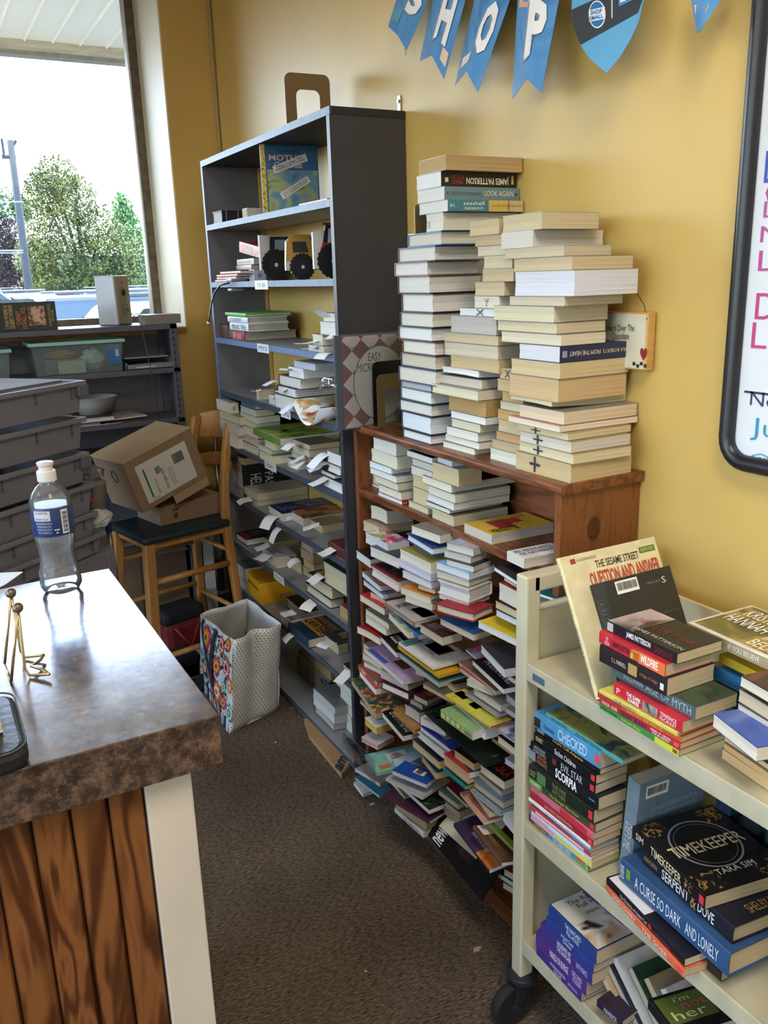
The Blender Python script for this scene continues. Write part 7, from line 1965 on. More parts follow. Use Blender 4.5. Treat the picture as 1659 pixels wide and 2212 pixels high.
flat([(1322, -20), (1324, -20), (1324, 40), (1322, 41)], '#d5d7da', 0.0020, 'divider')
O = at_x(868, 60, WX - 0.012); Pq = at_x(876, 118, WX - 0.012)
tag(MB().tube([at_x(862, 0, WX - 0.012), O, Pq], 0.002, 6).build('banner_string', mat('white_string', '#d8d4c8', 0.7)), 'loose white string end hanging below the pennant banner', 'string')
# string that carries the banner, along the wall above the picture
tag(MB().tube([(WX - 0.02, 2.35, 2.45), (WX - 0.022, 1.8, 2.425), (WX - 0.022, 1.2, 2.43)], 0.0015, 6).build('hanging_string', mat('white_string', '#d8d4c8')), 'white cord along the wall from which the pennants hang', 'cord')
# --- hanging wooden sign
sgn = thing('wooden_sign', 'small cream wooden sign with red heart hanging beside the largest stack', 'sign', (WX, 1.288, 1.40))
a, b = at_x(1422, 675, WX - 0.02), at_x(1380, 805, WX - 0.02)
sy1, sz1, sz0 = 1.27, a.z, b.z + 0.005
p0 = at_x(1312, 690, WX - 0.02)
bx('board', (-0.026, sy1 - 1.288, sz0 - 1.40), (-0.004, p0.y - 1.288 + 0.02, sz1 - 1.40), mat('sign_wood', '#c79a58', 0.5, var=0.12, scale=20, stretch=(1, 1, 4)), sgn, 0.003)
bx('painted_face', (-0.0275, sy1 - 1.288 + 0.004, sz0 - 1.40 + 0.004), (-0.026, p0.y - 1.288 + 0.02, sz1 - 1.40 - 0.004), mat('sign_cream', '#dcd3b8', 0.5, var=0.06, scale=12), sgn)
def sgn_pt(u, v): return at_x(u, v, WX - 0.0282) - sgn.location
heart = [(0, -1)] + [(16 * math.sin(t_) ** 3 / 16, (13 * math.cos(t_) - 5 * math.cos(2 * t_) - 2 * math.cos(3 * t_) - math.cos(4 * t_)) / 16) for t_ in [math.pi + 2 * math.pi * i / 30 for i in range(1, 30)]]
hc_ = sgn_pt(1390, 764)
MB().add([hc_ + Vector((0, -hx * 0.0095, hz * 0.015)) for hx, hz in heart], [tuple(range(30))]).build('heart', ink('#8a1f2c'), sgn)
for i in range(4):
    q = sgn_pt(1366 + i * 8, 789 + (i % 2) * 5)
    MB().add([q, q + Vector((0, -0.008, 0)), q + Vector((0, -0.008, 0.007)), q + Vector((0, 0, 0.007))], [(0, 1, 2, 3)]).build('check_print', ink('#2a2422'), sgn)
O = sgn_pt(1312, 718); lettering(sgn, 'Hand Over The\nChocolate', O - Vector((0, 0, 0.014)), sgn_pt(1370, 718) - O, Vector((0, 0, 0.03)), '#3a332c', 0.0, 'lettering', 0.0005)
MB().tube([at_x(1372, 628, WX - 0.004) - sgn.location, at_x(1392, 660, WX - 0.012) - sgn.location, at_x(1397, 690, WX - 0.028) - sgn.location], 0.001, 5).build('hanging_wire', mat('dark_wire', '#4a3f34', 0.5), sgn)
# --- bits on the wall
pt_ = at_x(1583, 498, WX - 0.001)
o = bx('masking_tape', (WX - 0.0012, 0, 0), (WX - 0.0002, 0.026, 0.018), mat('old_masking_tape', '#e0cd9a', 0.5)); o.location = (0, pt_.y - 0.026, pt_.z - 0.008); o.rotation_euler = (R_(12), 0, 0)
tag(o, 'short strip of pale masking tape beside the whiteboard frame', 'tape')
hk = thing('wall_bracket', 'small steel bracket fixing the tall bookcase to the wall', 'bracket', (WX, GY0 + 0.03, GTOP + 0.02))
bx('strap', (-0.004, -0.008, 0.0), (-0.001, 0.008, 0.045), mat('bright_zinc', '#b4b8ba', 0.3, 0.9), hk)
bx('foot', (-0.03, -0.008, 0.0), (-0.001, 0.008, 0.002), mat('bright_zinc', '#b4b8ba'), hk)
MB().tube([(-0.008, 0, 0.03), (-0.003, 0, 0.03)], 0.005, 10).build('screw', mat('bright_zinc', '#b4b8ba'), hk)

# --- metal bookends
def bookend(label, loc, w, h, m, yaw=0.0, win=(0.24, 0.76, 0.0, 0.72), group=None):
    t = thing('bookend', label, 'bookend', loc, (0, 0, yaw), group)
    r = w * 0.14
    def rrect(x0, x1, z0, z1, r_, n=5):
        pts = [(x0, z0)]
        for k in range(n + 1):
            a = math.pi - math.pi / 2 * k / n
            pts.append((x0 + r_ + r_ * math.cos(a), z1 - r_ + r_ * math.sin(a)))
        for k in range(n + 1):
            a = math.pi / 2 - math.pi / 2 * k / n
            pts.append((x1 - r_ + r_ * math.cos(a), z1 - r_ + r_ * math.sin(a)))
        pts.append((x1, z0))
        return pts
    outer = rrect(0, w, 0, h, r)
    inner = rrect(w * win[0], w * win[1], 0, h * win[3], r * 0.9)
    n = len(outer)
    mb = MB()
    vs = [(x, -0.0006, z) for x, z in outer] + [(x, -0.0006, z) for x, z in inner] + [(x, 0.0006, z) for x, z in outer] + [(x, 0.0006, z) for x, z in inner]
    fs = []
    for i in range(n - 1):
        fs += [(i, i + 1, n + i + 1, n + i), (2 * n + i, 3 * n + i, 3 * n + i + 1, 2 * n + i + 1), (i, 2 * n + i, 2 * n + i + 1, i + 1), (n + i, n + i + 1, 3 * n + i + 1, 3 * n + i)]
    mb.add(vs, fs).build('upright_plate', m, t)
    MB().box((0, -0.0006, 0), (w * win[0], 0.05, 0.0014)).box((w * win[1], -0.0006, 0), (w, 0.05, 0.0014)).box((0, 0.035, 0), (w, 0.05, 0.0013)).build('base_plate', m, t)
    return t
M_be = mat('brown_enamel_steel', '#7b6647', 0.4, 0.4)
M_be2 = mat('black_enamel_steel', '#17171b', 0.35, 0.3)
M_be3 = mat('bronze_enamel_steel', '#8f7b52', 0.3, 0.6)
pe = at_x(617, 285, GX + 0.04)
bookend('brown metal bookend standing on top of the tall bookcase', (GX + 0.045, pe.y, GTOP + 0.02), 0.15, 0.165, M_be, R_(-3))
pe = at_z(810, 922, BTOP)
bookend('black metal bookend behind the bronze one on the wooden bookcase', (BX + 0.03, at_x(806, 850, BX + 0.03).y, BTOP), 0.12, 0.18, M_be2, R_(4), group='bookends on the wooden bookcase')
bookend('bronze metal bookend nesting in front on the wooden bookcase', (BX + 0.012, at_x(812, 900, BX + 0.012).y - 0.01, BTOP), 0.11, 0.15, M_be3, R_(6), group='bookends on the wooden bookcase')
bookend('grey beige metal bookend in front of the cookbook rack', (BX - 0.0, at_x(774, 910, BX).y - 0.02, BTOP), 0.1, 0.15, mat('beige_enamel_steel', '#9b917a', 0.4, 0.3), R_(5), win=(0.5, 0.8, 0, 0.7), group='bookends on the wooden bookcase')
b15 = BOOKS[14]
ztop15 = b15.location.z + max(v[2] for v in b15.children[0].bound_box) + 0.0005
bookend('tan metal bookend peeking out behind the hardcover stack', (b15.location.x + 0.012, at_x(889, 480, b15.location.x + 0.01).y - 0.012, ztop15), 0.1, 0.07, M_be3, R_(0), win=(0.35, 0.65, 0, 0.5))
# --- clear rack with the checked cookbook
ckx = BX - 0.062
cyy = at_x(735, 900, ckx).y - 0.02
CKB = thing('cookbook_rack', 'clear acrylic sleeve holding cookbook magazines on the wooden bookcase edge', 'magazine holder', (ckx, cyy, BTOP - 0.005))
M_acr = mat_clear('clear_acrylic', (0.97, 0.98, 1.0), 0.06, 0.08)
bx('front_sheet', (0, -0.004, 0), (0.215, -0.002, 0.262), M_acr, CKB)
bx('side_sheet', (0, -0.004, 0), (0.002, 0.05, 0.262), M_acr, CKB)
bx('back_sheet', (0, 0.05, 0), (0.215, 0.052, 0.262), M_acr, CKB)
bx('floor_sheet', (0, -0.004, 0), (0.215, 0.052, 0.002), M_acr, CKB)
def checked():
    m, nt, b = nodes_of('red_checked_cover')
    tc = nt.nodes.new('ShaderNodeTexCoord'); mp = nt.nodes.new('ShaderNodeMapping')
    mp.inputs['Rotation'].default_value = (0, 0, R_(45)); mp.inputs['Scale'].default_value = (23, 23, 23)
    ck_ = nt.nodes.new('ShaderNodeTexChecker'); ck_.inputs['Scale'].default_value = 1.0
    ck_.inputs['Color1'].default_value = (*lin('#7a1c26'), 1); ck_.inputs['Color2'].default_value = (*lin('#d9cfc4'), 1)
    nt.links.new(tc.outputs['Object'], mp.inputs[0]); nt.links.new(mp.outputs[0], ck_.inputs[0]); nt.links.new(ck_.outputs[0], b.inputs['Base Color'])
    b.inputs['Roughness'].default_value = 0.3
    return m
M_chk = checked()
mags = upright((ckx + 0.008, cyy + 0.012, BTOP - 0.0025), 0.2, 0.255, 0.004, 2, spine='-x', col='#7a1c26', page='#e2ddd2', label='red and white checked cookbook facing out of the clear rack', group='cookbooks in the clear rack', prints=[
    ('p', 'top', 0.0, 0.0, 1.0, 1.0, M_chk), ('t', 'top', 'Better Homes and Gardens', 0.08, 0.84, 0.92, 0.905, '#1f1a1c', 0)])
mc = [c for c in mags.children if c.name.startswith('cover')][0]
for rad, col, lift in ((0.44, '#26242a', 0.0012), (0.43, '#e4dfd2', 0.0018)):
    MB().add([(0.12 + 0.2 * rad * math.cos(a), 0.12 + 0.255 * rad * math.sin(a) * 0.95, 0.004 + lift) for a in [2 * math.pi * i / 40 for i in range(40)]], [tuple(range(40))]).build('cover_oval', ink(col, 0.3), mc)
lettering(mc, 'EASY\nMICROWAVE', Vector((0.045, 0.155, 0.0065)), Vector((0.115, 0, 0)), Vector((0, 0.052, 0)), '#26242a', 0.0)
for i in range(2):
    upright((ckx + 0.004 + 0.002 * i, cyy + 0.024 + 0.012 * i, BTOP - 0.0025), 0.2, 0.25, 0.006, 2, spine='-x', col='#8a1f2a', page='#e2ddd2', label=['red cookbook tucked directly behind the checked one', 'rearmost red cookbook in the clear rack'][i], group='cookbooks in the clear rack')
# little clear clip on the rack edge
cp = thing('plastic_clip', 'small clear plastic clip with white knob beside the cookbook rack', 'clip', at_x(700, 825, GX - 0.03))
MB().tube([(0, 0.03, -0.02), (0, 0.01, 0.0), (0, -0.01, 0.006)], 0.006, 8).build('clip_arm', M_acr, cp, smooth=True)
bx('clip_jaw', (-0.008, -0.075, -0.008), (0.008, -0.012, 0.016), M_acr, cp, 0.003)
MB().ball((0, -0.006, 0.006), 0.008).build('knob', mat('white_knob', '#e8e8ea', 0.3), cp, smooth=True)
MB().tube([(0, 0.03, -0.02), (0.004, 0.034, -0.034), (-0.004, 0.028, -0.034)], 0.003, 6).build('clip_tail', M_acr, cp)

# ================================================================== dark steel shelving under the window
YS = 3.61
SD = 0.235
M_st = mat('dark_grey_steel', '#56545a', 0.45, 0.2, var=0.05, scale=10)
M_st2 = mat('blackish_steel', '#24242b', 0.5, 0.2)
SX1, SX0 = 0.988, -1.2
ms = thing('steel_shelving', 'dark grey steel shelving unit standing below the window', 'shelving', (SX1, YS, 0))
SZ = [1.436, 1.256, 1.044, 0.78, 0.06]
for z in SZ:
    bx('shelf', (SX0 - SX1, 0, z - 0.022), (0, SD, z), M_st, ms, 0.002)
for x in (-0.03, SX0 - SX1):
    for y in (0.0, SD - 0.03):
        u_ = bx('upright', (x, y, 0), (x + 0.03, y + 0.03, SZ[0]), M_st, ms, 0.002)
        for k in range(24):
            if y == 0 and x > -0.1:
                bx('slot', (x + 0.008, y - 0.0006, 0.75 + k * 0.028), (x + 0.014, y, 0.765 + k * 0.028), M_st2, u_)
bx('side_sheet', (-0.003, 0.03, 0.1), (0, SD - 0.03, SZ[0] - 0.02), M_st, ms)
bx('back_sheet', (SX0 - SX1, SD - 0.005, 0.1), (0, SD, SZ[0] - 0.02), mat('grey_back_steel', '#6b686e', 0.5, 0.2), ms)
def on_shelf(u, v, y): return at_y(u, v, y)
# --- on top: boxed novel, speaker, small book
q = at_y(124, 705, YS + 0.04)
bk_ = upright((q.x - 0.3, YS + 0.07, SZ[0] + 0.0005), 0.3, 0.108, 0.045, -3, spine='-y', col='#1d2a26', page='#8a8474', label='dark green boxed novel lying on its side on top of the steel shelving', group='books on the steel shelving', prints=[
    ('t', 'top', 'LYNN MORRIS &\nGILBERT MORRIS', 0.1, 0.52, 0.92, 0.63, '#c9a860', 90), ('t', 'top', 'CHENEY\nDUVALL, M.D.', 0.08, 0.36, 0.85, 0.49, '#d0783c', 90), ('p', 'top', 0.66, 0.18, 0.86, 0.85, mat_art('old_portrait', ('#b58a6a', '#5a2a24', '#c9a080', '#2a1c1a'), 26)), ('t', 'top', 'THREE NOVELS\nIN ONE', 0.1, 0.03, 0.9, 0.1, '#b5934f', 90)])
spk = thing('speaker', 'silver grey desktop speaker standing by the window with cable', 'speaker', at_y(255, 698, YS + 0.1), (0, 0, R_(42)))
spk.location.z = SZ[0]
M_spk = mat('silver_plastic', '#b9bbbf', 0.35, 0.2)
M_spk2 = mat('champagne_plastic', '#a9a294', 0.35, 0.3)
bx('cabinet', (0.0, 0.0, 0), (0.1, 0.095, 0.2), M_spk, spk, 0.004)
sb = bx('back_panel', (0.004, -0.003, 0.002), (0.096, 0.0, 0.196), M_spk2, spk, 0.003)
MB().prism([(0.05 + 0.02 * math.cos(a), 0.105 + (0.03 if math.sin(a) > 0 else -0.05) + 0.02 * math.sin(a)) for a in [2 * math.pi * i / 28 for i in range(28)]], -0.006, -0.003, Matrix(((1, 0, 0, 0), (0, 0, 1, 0), (0, 1, 0, 0), (0, 0, 0, 1)))).build('port_plate', mat('port_grey', '#8f897c', 0.4), sb, bevel=0.001)
MB().tube([(0.05, -0.0065, 0.13), (0.05, -0.0055, 0.13)], 0.014, 18).build('bass_port', ink('#0c0c0e'), sb)
MB().tube([(0.05, -0.012, 0.066), (0.05, -0.0055, 0.066)], 0.007, 14).build('jack', mat('chrome_tip', '#b9b9b6'), sb)
MB().tube([(0.05, -0.0045, 0.172), (0.05, -0.0032, 0.172)], 0.004, 10).build('key_hole', ink('#1a1a1c'), sb)
c0 = spk.matrix_world @ Vector((0, 0, 0))
Mspk = Matrix.Translation(spk.location) @ Matrix.Rotation(R_(42), 4, 'Z')
Pj = Mspk @ Vector((0.05, -0.013, 0.066))
MB().tube([Mspk.inverted() @ p for p in (Pj, Vector((Pj.x + 0.02, YS - 0.02, SZ[0] + 0.01)), Vector((Pj.x + 0.04, YS - 0.025, 1.25)), Vector((Pj.x + 0.06, YS - 0.02, 1.0)))], 0.0018, 6).build('cable', mat('thin_dark_cable', '#2c3a38', 0.5), spk, smooth=True)
q = at_y(312, 690, YS + 0.03)
book((q.x, YS + 0.02, SZ[0] + 0.0005), 0.15, 0.12, 0.038, spine='+x', col='#8f8b86', page='#8f8474', label='worn paperback lying at the end of the steel shelf top', group='books on the steel shelving')
# --- translucent green tubs
M_tub = mat_clear('green_translucent_plastic', (0.68, 0.82, 0.78), 0.14, 0.2, 1.2)
def tub(label, x0, x1, z, h, y0, y1, parts_):
    t = thing('storage_tub', label, 'storage tub', (x0, y0, z), group='green tubs on the steel shelving')
    w, d = x1 - x0, y1 - y0
    s = 0.012
    vs = [(s, s, 0), (w - s, s, 0), (w - s, d - s, 0), (s, d - s, 0), (0, 0, h), (w, 0, h), (w, d, h), (0, d, h)]
    MB().add(vs, [(0, 3, 2, 1), (0, 1, 5, 4), (1, 2, 6, 5), (2, 3, 7, 6), (3, 0, 4, 7)]).build('tub_body', M_tub, t)
    MB().box((-0.008, -0.008, h - 0.014), (w + 0.008, 0.0, h)).box((-0.008, d, h - 0.014), (w + 0.008, d + 0.008, h)).box((-0.008, 0, h - 0.014), (0, d, h)).box((w, 0, h - 0.014), (w + 0.008, d, h)).build('rim', mat('green_rim', '#8fb5a8', 0.35), t, bevel=0.002)
    return t
a_, b_ = at_y(75, 812, YS + 0.01), at_y(272, 800, YS + 0.01)
tw_ = tub('translucent green tub full of packets on the upper steel shelf', a_.x, b_.x, SZ[1] + 0.001, 0.13, YS + 0.012, YS + 0.215, None)
tt_ = thing('packet_box', 'cream carton seen through the green tub wall', 'box', (a_.x + 0.05, YS + 0.03, SZ[1] + 0.004))
bx('carton', (0, 0, 0), (0.15, 0.1, 0.05), mat('cream_carton', '#c9bfa2', 0.6), tt_, 0.001)
bx('end_flap', (-0.001, -0.001, 0), (0.045, 0.1005, 0.0495), mat('mauve_carton_end', '#6f6070', 0.6), tt_)
def crumple(name, label, cat, c, r, m, seed, group=None):
    rnd = random.Random(seed)
    mb = MB().ball((0, 0, 0), 1.0, 12)
    mb.v = [(x * r[0] * rnd.uniform(0.72, 1.08), y * r[1] * rnd.uniform(0.72, 1.08), z * r[2] * rnd.uniform(0.72, 1.08)) for x, y, z in mb.v]
    o = mb.build(name, m)
    o.location = c
    return tag(o, label, cat, group)
crumple('plastic_bag', 'clear plastic bag bunched inside the green tub', 'plastic bag', (b_.x - 0.11, YS + 0.1, SZ[1] + 0.05), (0.05, 0.05, 0.045), mat('milky_plastic', '#cfd2cf', 0.3), 3)
crumple('orange_packet', 'orange paper packets lying in the green tub', 'packet', (a_.x + 0.13, YS + 0.16, SZ[1] + 0.07), (0.07, 0.04, 0.02), mat('orange_packet_paper', '#c9803c', 0.6, var=0.2, scale=30), 4)
lbx = bx('label_card', (b_.x - 0.065, YS + 0.016, SZ[1] + 0.03), (b_.x - 0.012, YS + 0.02, SZ[1] + 0.11), mat('blue_label_card', '#2f5f8a', 0.4), None)
tag(lbx, 'blue label card with barcode inside the tub end', 'label')
barcode(lbx, Vector((b_.x - 0.034, YS + 0.0155, SZ[1] + 0.05)), Vector((0.016, 0, 0)), Vector((0, 0, 0.045)), 5, 'barcode', '#d8dcd8')
a2 = at_y(26, 800, YS + 0.01)
tub('second translucent green tub cut off by the picture edge', a2.x - 0.4, a2.x, SZ[1] + 0.001, 0.115, YS + 0.012, YS + 0.215, None)
# paper tray
a_, b_ = at_y(274, 795, YS + 0.01), at_y(376, 788, YS + 0.01)
tr = thing('paper_tray', 'grey desk tray with folders at the end of the steel shelf', 'tray', (a_.x, YS + 0.01, SZ[1]))
wt = b_.x - a_.x
M_tray = mat('grey_tray_plastic', '#76727a', 0.4)
MB().box((0, 0, 0), (wt, 0.2, 0.003)).box((0, 0, 0), (wt, 0.003, 0.022)).box((0, 0, 0), (0.003, 0.2, 0.03)).box((wt - 0.003, 0, 0), (wt, 0.2, 0.045)).build('tray_body', M_tray, tr)
bx('card_insert', (0.04, -0.001, 0.008), (0.12, 0.0, 0.012), mat('card_white', '#c9c6c2', 0.5), tr)
o = bx('folder', (a_.x - 0.004, YS + 0.02, SZ[1] + 0.046), (b_.x - 0.02, YS + 0.2, SZ[1] + 0.05), mat('grey_folder', '#8f8c92', 0.5)); tag(o, 'grey folder lying across the desk tray', 'folder')
o = bx('envelope', (a_.x + 0.05, YS + 0.03, SZ[1] + 0.004), (b_.x - 0.02, YS + 0.18, SZ[1] + 0.02), mat('tan_envelope', '#a58f74', 0.6)); tag(o, 'tan envelope lying in the desk tray', 'envelope')
# second shelf: bowl, book, papers
q = at_y(205, 895, YS + 0.115)
MB_b = MB().lathe([(0.06, 0.0), (0.085, 0.05), (0.098, 0.07), (0.101, 0.072), (0.096, 0.07), (0.082, 0.05), (0.056, 0.004)], 28)
o = MB_b.build('plastic_bowl', mat('frosted_bowl', '#a5a29c', 0.4), smooth=True); o.location = (q.x, YS + 0.115, SZ[2] + 0.035)
tag(o, 'frosted white plastic bowl on the middle steel shelf', 'bowl')
q = at_y(178, 915, YS + 0.02)
book((q.x - 0.02, YS + 0.01, SZ[2] + 0.012), 0.15, 0.2, 0.022, spine='+y', hard=True, col='#3a3234', page='#cfc6bd', label='white-paged hardcover under the plastic bowl', group='books on the steel shelving')
book((q.x - 0.05, YS + 0.015, SZ[2] + 0.0005), 0.12, 0.2, 0.011, spine='+y', col='#6f5a58', page='#8a7a78', label='mauve booklet under the hardcover beside the totes', group='books on the steel shelving')
a_, b_ = at_y(226, 905, YS + 0.02), at_y(330, 895, YS + 0.02)
def sheet(name, label, cat, pts, m, th=0.002):
    pts = [Vector(p) for p in pts]
    n = len(pts)
    c = sum(pts, Vector()) / n
    mb = MB().add([p - c for p in pts] + [p - c - Vector((0, 0, th)) for p in pts], [tuple(range(n)), tuple(range(2 * n - 1, n - 1, -1))] + [(i, (i + 1) % n, n + (i + 1) % n, n + i) for i in range(n)])
    o = mb.build(name, m); o.location = c
    return tag(o, label, cat)
z2 = SZ[2]
sheet('magazine', 'dark magazine with gold edge on the middle steel shelf', 'magazine', [(a_.x + 0.01, YS - 0.005, z2 + 0.006), (b_.x + 0.03, YS + 0.02, z2 + 0.006), (b_.x + 0.02, YS + 0.21, z2 + 0.006), (a_.x, YS + 0.22, z2 + 0.006)], mat('dark_magazine', '#4a3c3a', 0.35, var=0.3, scale=14), 0.005)
sheet('paper_sheet', 'loose white sheets on the dark magazine', 'paper', [(a_.x - 0.01, YS + 0.02, z2 + 0.016), (b_.x - 0.02, YS + 0.04, z2 + 0.018), (b_.x - 0.05, YS + 0.21, z2 + 0.018), (a_.x + 0.02, YS + 0.21, z2 + 0.018)], mat('loose_paper', '#b9b7ba', 0.6), 0.006)
a_ = at_y(162, 935, YS)
sheet('flyer', 'red and white flyer hanging over the middle steel shelf edge', 'flyer', [(a_.x - 0.05, YS - 0.012, z2 + 0.003), (a_.x + 0.2, YS - 0.008, z2 + 0.003), (a_.x + 0.2, YS + 0.01, z2 + 0.003), (a_.x - 0.05, YS + 0.008, z2 + 0.003)], mat_art('red_white_flyer', ('#d8d2c8', '#d8d2c8', '#b0323c'), 12), 0.001)
o = thing('storage_case', 'black plastic case on the dark lower steel shelf', 'case', (0.5, YS + 0.03, SZ[3]))
bx('case_body', (0, 0, 0), (0.42, 0.19, 0.12), M_st2, o, 0.006); bx('case_lid', (-0.004, -0.004, 0.1), (0.424, 0.194, 0.135), mat('black_lid', '#1a1a20', 0.3), o, 0.006); bx('latch', (0.18, -0.01, 0.08), (0.24, -0.004, 0.12), mat('grey_clip', '#7f8488'), o, 0.002)

# ================================================================== grey stacking totes on a stand
M_tote = mat('grey_tote_plastic', '#7b7881', 0.45, var=0.05, scale=12)
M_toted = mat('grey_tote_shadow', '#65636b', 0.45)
YAW = R_(38)
tor = Vector((0.452, 2.9, 0))
TL_, TD_ = 0.62, 0.38
ZR = [0.79, 0.868, 0.966, 1.071, 1.187, 1.305]
for i, zr in enumerate(ZR):
    jit = [(0.02, 0.012), (0.0, 0.0), (0.005, 0), (-0.004, 0.003), (0.0, 0), (0.012, -0.004)][i]
    t = thing('storage_tote', 'grey plastic stacking tote, %s in the stack beside the steel shelving' % ['lowest', 'second from the bottom', 'third from the bottom', 'fourth from the bottom', 'second from the top', 'topmost'][i], 'storage tote', (tor.x + jit[0], tor.y + jit[1], zr), (0, 0, YAW), 'grey stacking totes')
    hz = 0.1 if i else 0.07
    s = 0.012
    vs = [(-TL_ + s, s, -hz), (-s, s, -hz), (-s, TD_ - s, -hz), (-TL_ + s, TD_ - s, -hz), (-TL_, 0, 0), (0, 0, 0), (0, TD_, 0), (-TL_, TD_, 0)]
    MB().add(vs, [(0, 3, 2, 1), (0, 1, 5, 4), (1, 2, 6, 5), (2, 3, 7, 6), (3, 0, 4, 7)]).build('tote_body', M_tote, t)
    MB().box((-TL_ - 0.012, -0.012, -0.016), (0.012, 0.0, 0)).box((-TL_ - 0.012, TD_, -0.016), (0.012, TD_ + 0.012, 0)).box((0, 0, -0.016), (0.012, TD_, 0)).box((-TL_ - 0.012, 0, -0.016), (-TL_, TD_, 0)).build('rim', M_tote, t, bevel=0.003)
    if i in (3, 5):
        bx('handle_block', (-0.03, -0.016, -0.05), (0.014, 0.05, -0.014), M_toted, t, 0.003)
    for x in (-0.05, -0.2, -0.35, -0.5):
        bx('rib', (x, -0.004, -0.052), (x + 0.003, 0.006, -0.016), M_toted, t)
cl2 = bx('clipboard', (-0.55, 0.02, 0.002), (-0.06, 0.3, 0.008), mat('grey_clipboard', '#6d6a66', 0.8, var=0.1, scale=8), None, 0.002)
cl2.location = (tor.x + 0.012, tor.y - 0.004, 1.3055); cl2.rotation_euler = (R_(0), 0, YAW)
tag(cl2, 'grey tray lid resting on the topmost tote', 'lid')
stnd = thing('tote_stand', 'grey metal stand with bolted legs under the totes', 'stand', (tor.x + 0.03, tor.y + 0.02, 0), (0, 0, YAW))
bx('apron', (-0.75, 0.0, 0.6), (0.03, 0.02, 0.7), M_tote, stnd, 0.002)
bx('stand_top', (-0.75, 0.0, 0.695), (0.03, 0.4, 0.715), M_tote, stnd, 0.002)
for x in (0.0, -0.75):
    for y in (-0.004, 0.37):
        lg = bx('leg', (x, y, 0), (x + 0.036, y + 0.03, 0.71), M_tote, stnd, 0.002)
        for z in (0.68, 0.63):
            MB().tube([(x + 0.016, y - 0.004, z), (x + 0.016, y, z)], 0.006, 10).build('bolt', mat('bright_zinc', '#b4b8ba'), lg)
# bag of cups hung beside the totes, broom handle
cpb = at_y(205, 1068, 2.98)
o = thing('paper_cup', 'tan paper cup in a plastic bag beside the totes', 'cup', (cpb.x, 2.98, cpb.z - 0.06))
MB().lathe([(0.03, 0), (0.042, 0.1), (0.044, 0.102), (0.04, 0.1), (0.028, 0.004)], 22).build('cup_body', mat('taupe_cup', '#8f8478', 0.5), o, smooth=True)
MB().tube([(0, 0, 0.1), (0, 0, 0.104)], 0.044, 20).build('rim', mat('taupe_cup', '#8f8478'), o)
MB().box((-0.03, -0.042, 0.05), (-0.012, -0.036, 0.06)).build('red_mark', ink('#a02c34'), o)
crumple('plastic_bag', 'crinkled clear plastic bag over the paper cup', 'plastic bag', (cpb.x - 0.01, 3.0, cpb.z + 0.07), (0.055, 0.04, 0.035), mat_clear('clear_film', (0.9, 0.92, 0.94), 0.12, 0.1), 9)
q = at_y(213, 1120, 2.95)
crumple('plastic_bag', 'white crumpled plastic bag on the corner of the tote stand', 'plastic bag', (q.x, 2.95, q.z), (0.05, 0.04, 0.035), mat('white_film', '#c0bfba', 0.35), 12)
bq0, bq1 = at_y(226, 1080, 3.1), at_y(250, 1250, 3.1)
dirb = (bq1 - bq0)
fl = bq0 + dirb * ((0.02 - bq0.z) / dirb.z)
br_ = thing('broom_handle', 'blue and steel broom handle leaning beside the bar stool', 'broom', (fl.x, 3.1, 0.0))
def lp(p): return p - br_.location
top_ = bq0 - dirb * 0.15
MB().tube([lp(top_), lp(bq0 + dirb * 0.4)], 0.012, 12).build('grip', mat('blue_grip', '#23448a', 0.35), br_, smooth=True)
MB().tube([lp(bq0 + dirb * 0.4), lp(bq0 + dirb * 0.85)], 0.0095, 12).build('steel_shaft', mat('worn_steel', '#8f8a80', 0.35, 0.7), br_, smooth=True)
MB().tube([lp(bq0 + dirb * 0.85), lp(fl)], 0.011, 12).build('lower_shaft', mat('blue_grip', '#23448a'), br_, smooth=True)
bx('broom_head', (-0.1, -0.02, 0), (0.1, 0.02, 0.06), mat('dark_bristles', '#1c1c22', 0.8), br_, 0.004)

# ================================================================== bar stool with boxes
M_bch = mat_wood('honey_beech', '#a8763f', '#b98a50', 3.0, (6, 6, 0.8), 0.38, 0.8, 2)
SEZ = 0.66
so = Vector((0.675, 3.19, 0)); SY = R_(12.4)
st = thing('bar_stool', 'honey-coloured wooden bar stool with dark green seat', 'stool', so, (0, 0, SY))
SW = 0.31
SWX = 0.385
def post(p, name='leg'):
    return p
def leg(pts, w=0.034, d=0.034, name='leg'):
    """square tapered post through points"""
    mb = MB()
    vs, fs = [], []
    for i, (x, y, z) in enumerate(pts):
        for a, b in ((-1, -1), (1, -1), (1, 1), (-1, 1)):
            vs.append((x + a * w / 2, y + b * d / 2, z))
    for i in range(len(pts) - 1):
        for k in range(4):
            fs.append((i * 4 + k, i * 4 + (k + 1) % 4, (i + 1) * 4 + (k + 1) % 4, (i + 1) * 4 + k))
    fs += [(3, 2, 1, 0), tuple(len(pts) * 4 - 4 + k for k in range(4))]
    return mb.add(vs, fs).build(name, M_bch, st, bevel=0.006)
def nf(z, sx, sy):     # splayed leg line
    k = (SEZ - z) * 0.075
    return (0.02 + (SWX - 0.04) * sx + (k * 0.5 if sx else -k), 0.02 + (SW - 0.04) * sy + (k if sy else -k), z)
leg([nf(0, 0, 0), nf(SEZ - 0.03, 0, 0)], 0.042, 0.04)
leg([nf(0, 0, 1), nf(SEZ - 0.03, 0, 1)], 0.04, 0.04)
for sy in (0, 1):
    a0, a1, a2 = nf(0, 1, sy), nf(0.3, 1, sy), nf(SEZ - 0.02, 1, sy)
    leg([a0, a1, a2, (a2[0] + 0.006, a2[1], 0.8), (a2[0] + 0.03, a2[1], 0.95), (a2[0] + 0.055, a2[1], 1.05)], 0.034, 0.03, 'back_post')
